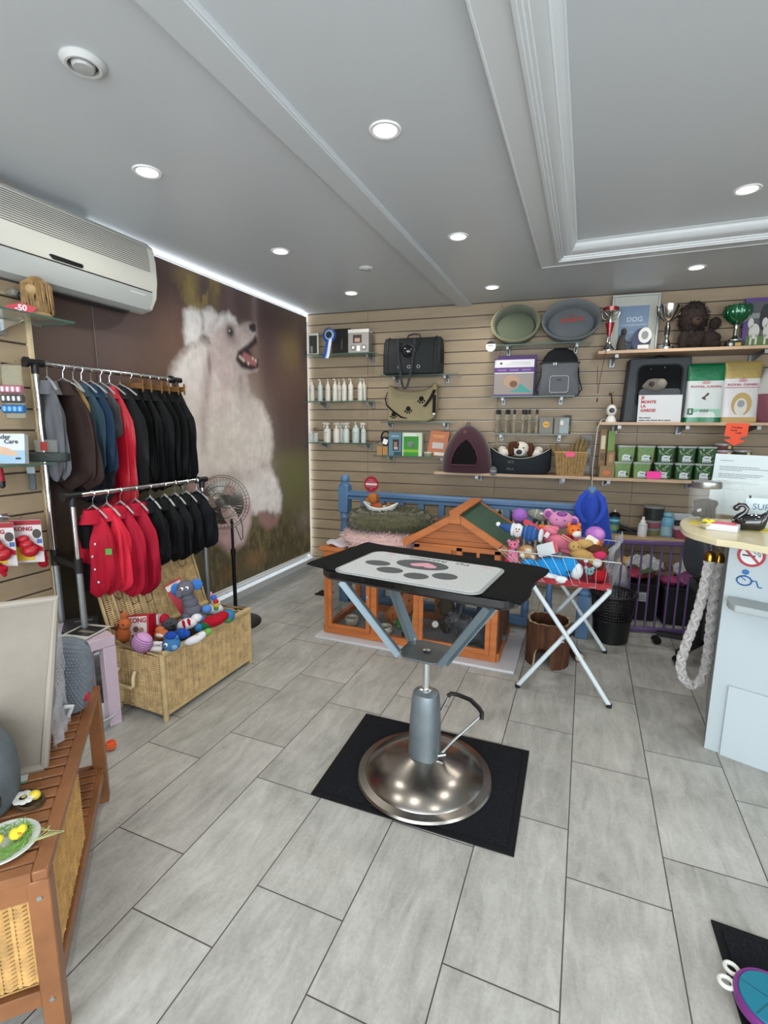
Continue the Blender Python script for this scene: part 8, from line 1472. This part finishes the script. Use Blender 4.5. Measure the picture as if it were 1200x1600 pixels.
t = T('shoe_insole', 'dark green-grey oval ribbed pad sticking out behind the white and blue box', 'pad', (-2.35, 1.575, 1.268), math.radians(35)); b = MB(M('#2a3433', .6, bump=.5, bs=150)); b.loft([[(x, y, z) for x, y in ell(.085*q, .05*q, 32, p=.8)] for z, q in ((-.012, .92), (-.008, 1), (.022, 1), (.028, .94))]); b.build('pad_body', t)
t = T('clear_box', 'clear plastic box with red label on the dark oval pad', 'box', (-2.365, 1.60, 1.297), math.radians(35)); b = MB(thin_glass('#a9adaa', .4)); b.box(0, 0, .03, .12, .06, .06, .003); b.build('box_body', t); b = MB(M('#a5382f', .5)); b.box(-.02, -.031, .03, .03, .001, .04); b.build('label', t)
t = T('paw_shoes', 'red paw shoes with black toes hanging under the low glass shelf', 'dog shoes', (-2.39, 1.345, 1.245), math.radians(35))
for x, L in ((-.03, .09), (0, .115), (.03, .085)): b = MB(M('#8f1424', .6)); b.tube([(x, 0, -.002), (x*1.1, 0, -L*.75)], [.012, .013], 10); b.mat(BLACK).tube([(x*1.1, 0, -L*.75), (x*1.1, 0, -L*1.05), (x*1.1, 0, -L*1.12)], [.0135, .012, .004], 10); b.build('shoe', t)
t = T('hanging_pack', 'narrow clear hanging pack with dark content below the oval pad', 'hanging pack', (-2.42, 1.53, 1.17), math.radians(35)); b = MB(M('#3a4248', .4)); b.box(0, 0, 0, .03, .008, .10, .003); b.mat(M('#8fa0a5', .3)).box(0, -.0045, .045, .034, .002, .03); b.build('pack_body', t)
def kong(lab, loc, rz):
    t = T('chew_toy_pack', lab, 'toy pack', loc, rz); b = MB(M('#bfb8b8', .4)); w, h = .125, .20; b.box(0, 0, -h/2, w, .003, h); y = -.0022
    b.mat(M('#8f1424')).box(0, y, -.012, w, .001, .022); b.mat(M('#a5142a')).prism([(-w/2, -.075), (0, -.095), (w/2, -.13), (w/2, -.15), (-w/2, -.12)], y-.0006, y, 'xz'); b.mat(M('#c9a52a')).prism([(-w/2, -.12), (w*.2, -.14), (w*.2, -.19), (-w/2, -.19)], y-.0006, y, 'xz'); b.mat(M('#3a332f')).prism(ell(.018, .022, 14, .042, -.065), y-.0008, y, 'xz'); b.mat(M('#2f5a9a')).box(.05, y-.0006, -.10, .02, .001, .02); b.build('card', t, smooth=False)
    text('KONG', .026, M('#8f1424', .5), t, -.012, -.0032, -.042, bold=.001)
    b = MB(M('#9c0f1f', .35)); [b.ball(.005+dx, -.024, z, r, r*.8, r*.8, 16) for z, r, dx in ((-.085, .024, -.01), (-.11, .029, 0), (-.14, .036, .012))]; b.build('rubber_toy', t); return t
kong('white card pack with red rubber toy, front one beside the rack post', (-2.36, 1.44, .995), math.radians(35)); kong('white card pack with red rubber toy, partly hidden behind the front one', (-2.40, 1.345, .995), math.radians(35))
toy('rubber_toy', 'small dark red knobbly rubber toy hanging below the front card pack', (-2.36, 1.50, .775), [('body', '#8f1022', [(0, 0, 0, 2.4, 2, 2), (.8, 0, 2.8, 2, 1.8, 1.8), (1.2, 0, 5, 1.4, 1.2, 1.4)])], cat='toy', fur=0)
toy('rubber_toy', 'small red spiky rubber toy at the left picture edge below the card packs', on_x(4, 890, -2.38), [('body', '#9c1526', [(0, 0, 0, 2, 2, 2), (2, 0, 1, 1.4, 1, 1), (-1.6, 0, 1.6, 1, 1, 1.4), (1, 0, -2, 1, 1, 1.4)])], cat='toy', fur=0)
t = T('pipe_clip', 'grey clip with black knob under the corner of the high glass shelf', 'clip', on_x(22, 458, -2.44)); b = MB(M('#77736a', .5)); b.box(0, 0, 0, .06, .05, .03, .008); b.mat(BLACK).ball(.03, .01, -.01, .016); b.build('clip_body', t)
# ---- second mat and treat toy, lower right
floormat('rubber_mat', 'black rubber mat corner at the lower right picture edge', [(.437, 1.502), (1.04, 1.475), (1.02, .88), (.462, .90)])
TP_ = on_z(1207, 1566, .045); t = T('treat_puzzle', 'purple and teal round pet toy with white loops on the lower right mat', 'toy', (TP_.x, TP_.y, .0125)); s = (TP_-CPOS).dot(CF)/FOC; R = 50*s; PM = M('#6d2a72', .35)
b = MB(PM); b.lathe([(0, 0), (R*.8, 0), (R, .012), (R*1.02, .03), (R*.98, .036), (R*.9, .034), (0, .030)], 44); b.build('tray', t); b = MB(M('#0b6a80', .4)); b.lathe([(0, .038), (R*.86, .038), (R*.88, .034)], 44, cap=False); b.build('teal_lid', t)
for k in range(5): b = MB(M('#07505f', .5)); a = 2*PI*k/5+2.7; b.bar((.01*math.cos(a), .01*math.sin(a), .0382), (R*.85*math.cos(a), R*.85*math.sin(a), .0382), .0022, .001); b.build('groove', t)
for a in (2.42, 2.95):
    b = MB(M('#c9c9c2', .4)); c = Vector((math.cos(a), math.sin(a), 0)); n_ = Vector((-c.y, c.x, 0)); b.tube([c*(R*1.0+.014+.016*math.cos(q))+n_*.014*math.sin(q)+Vector((0, 0, .024)) for q in [2*PI*j/16 for j in range(16)]], .0055, 8, True); b.build('loop', t)
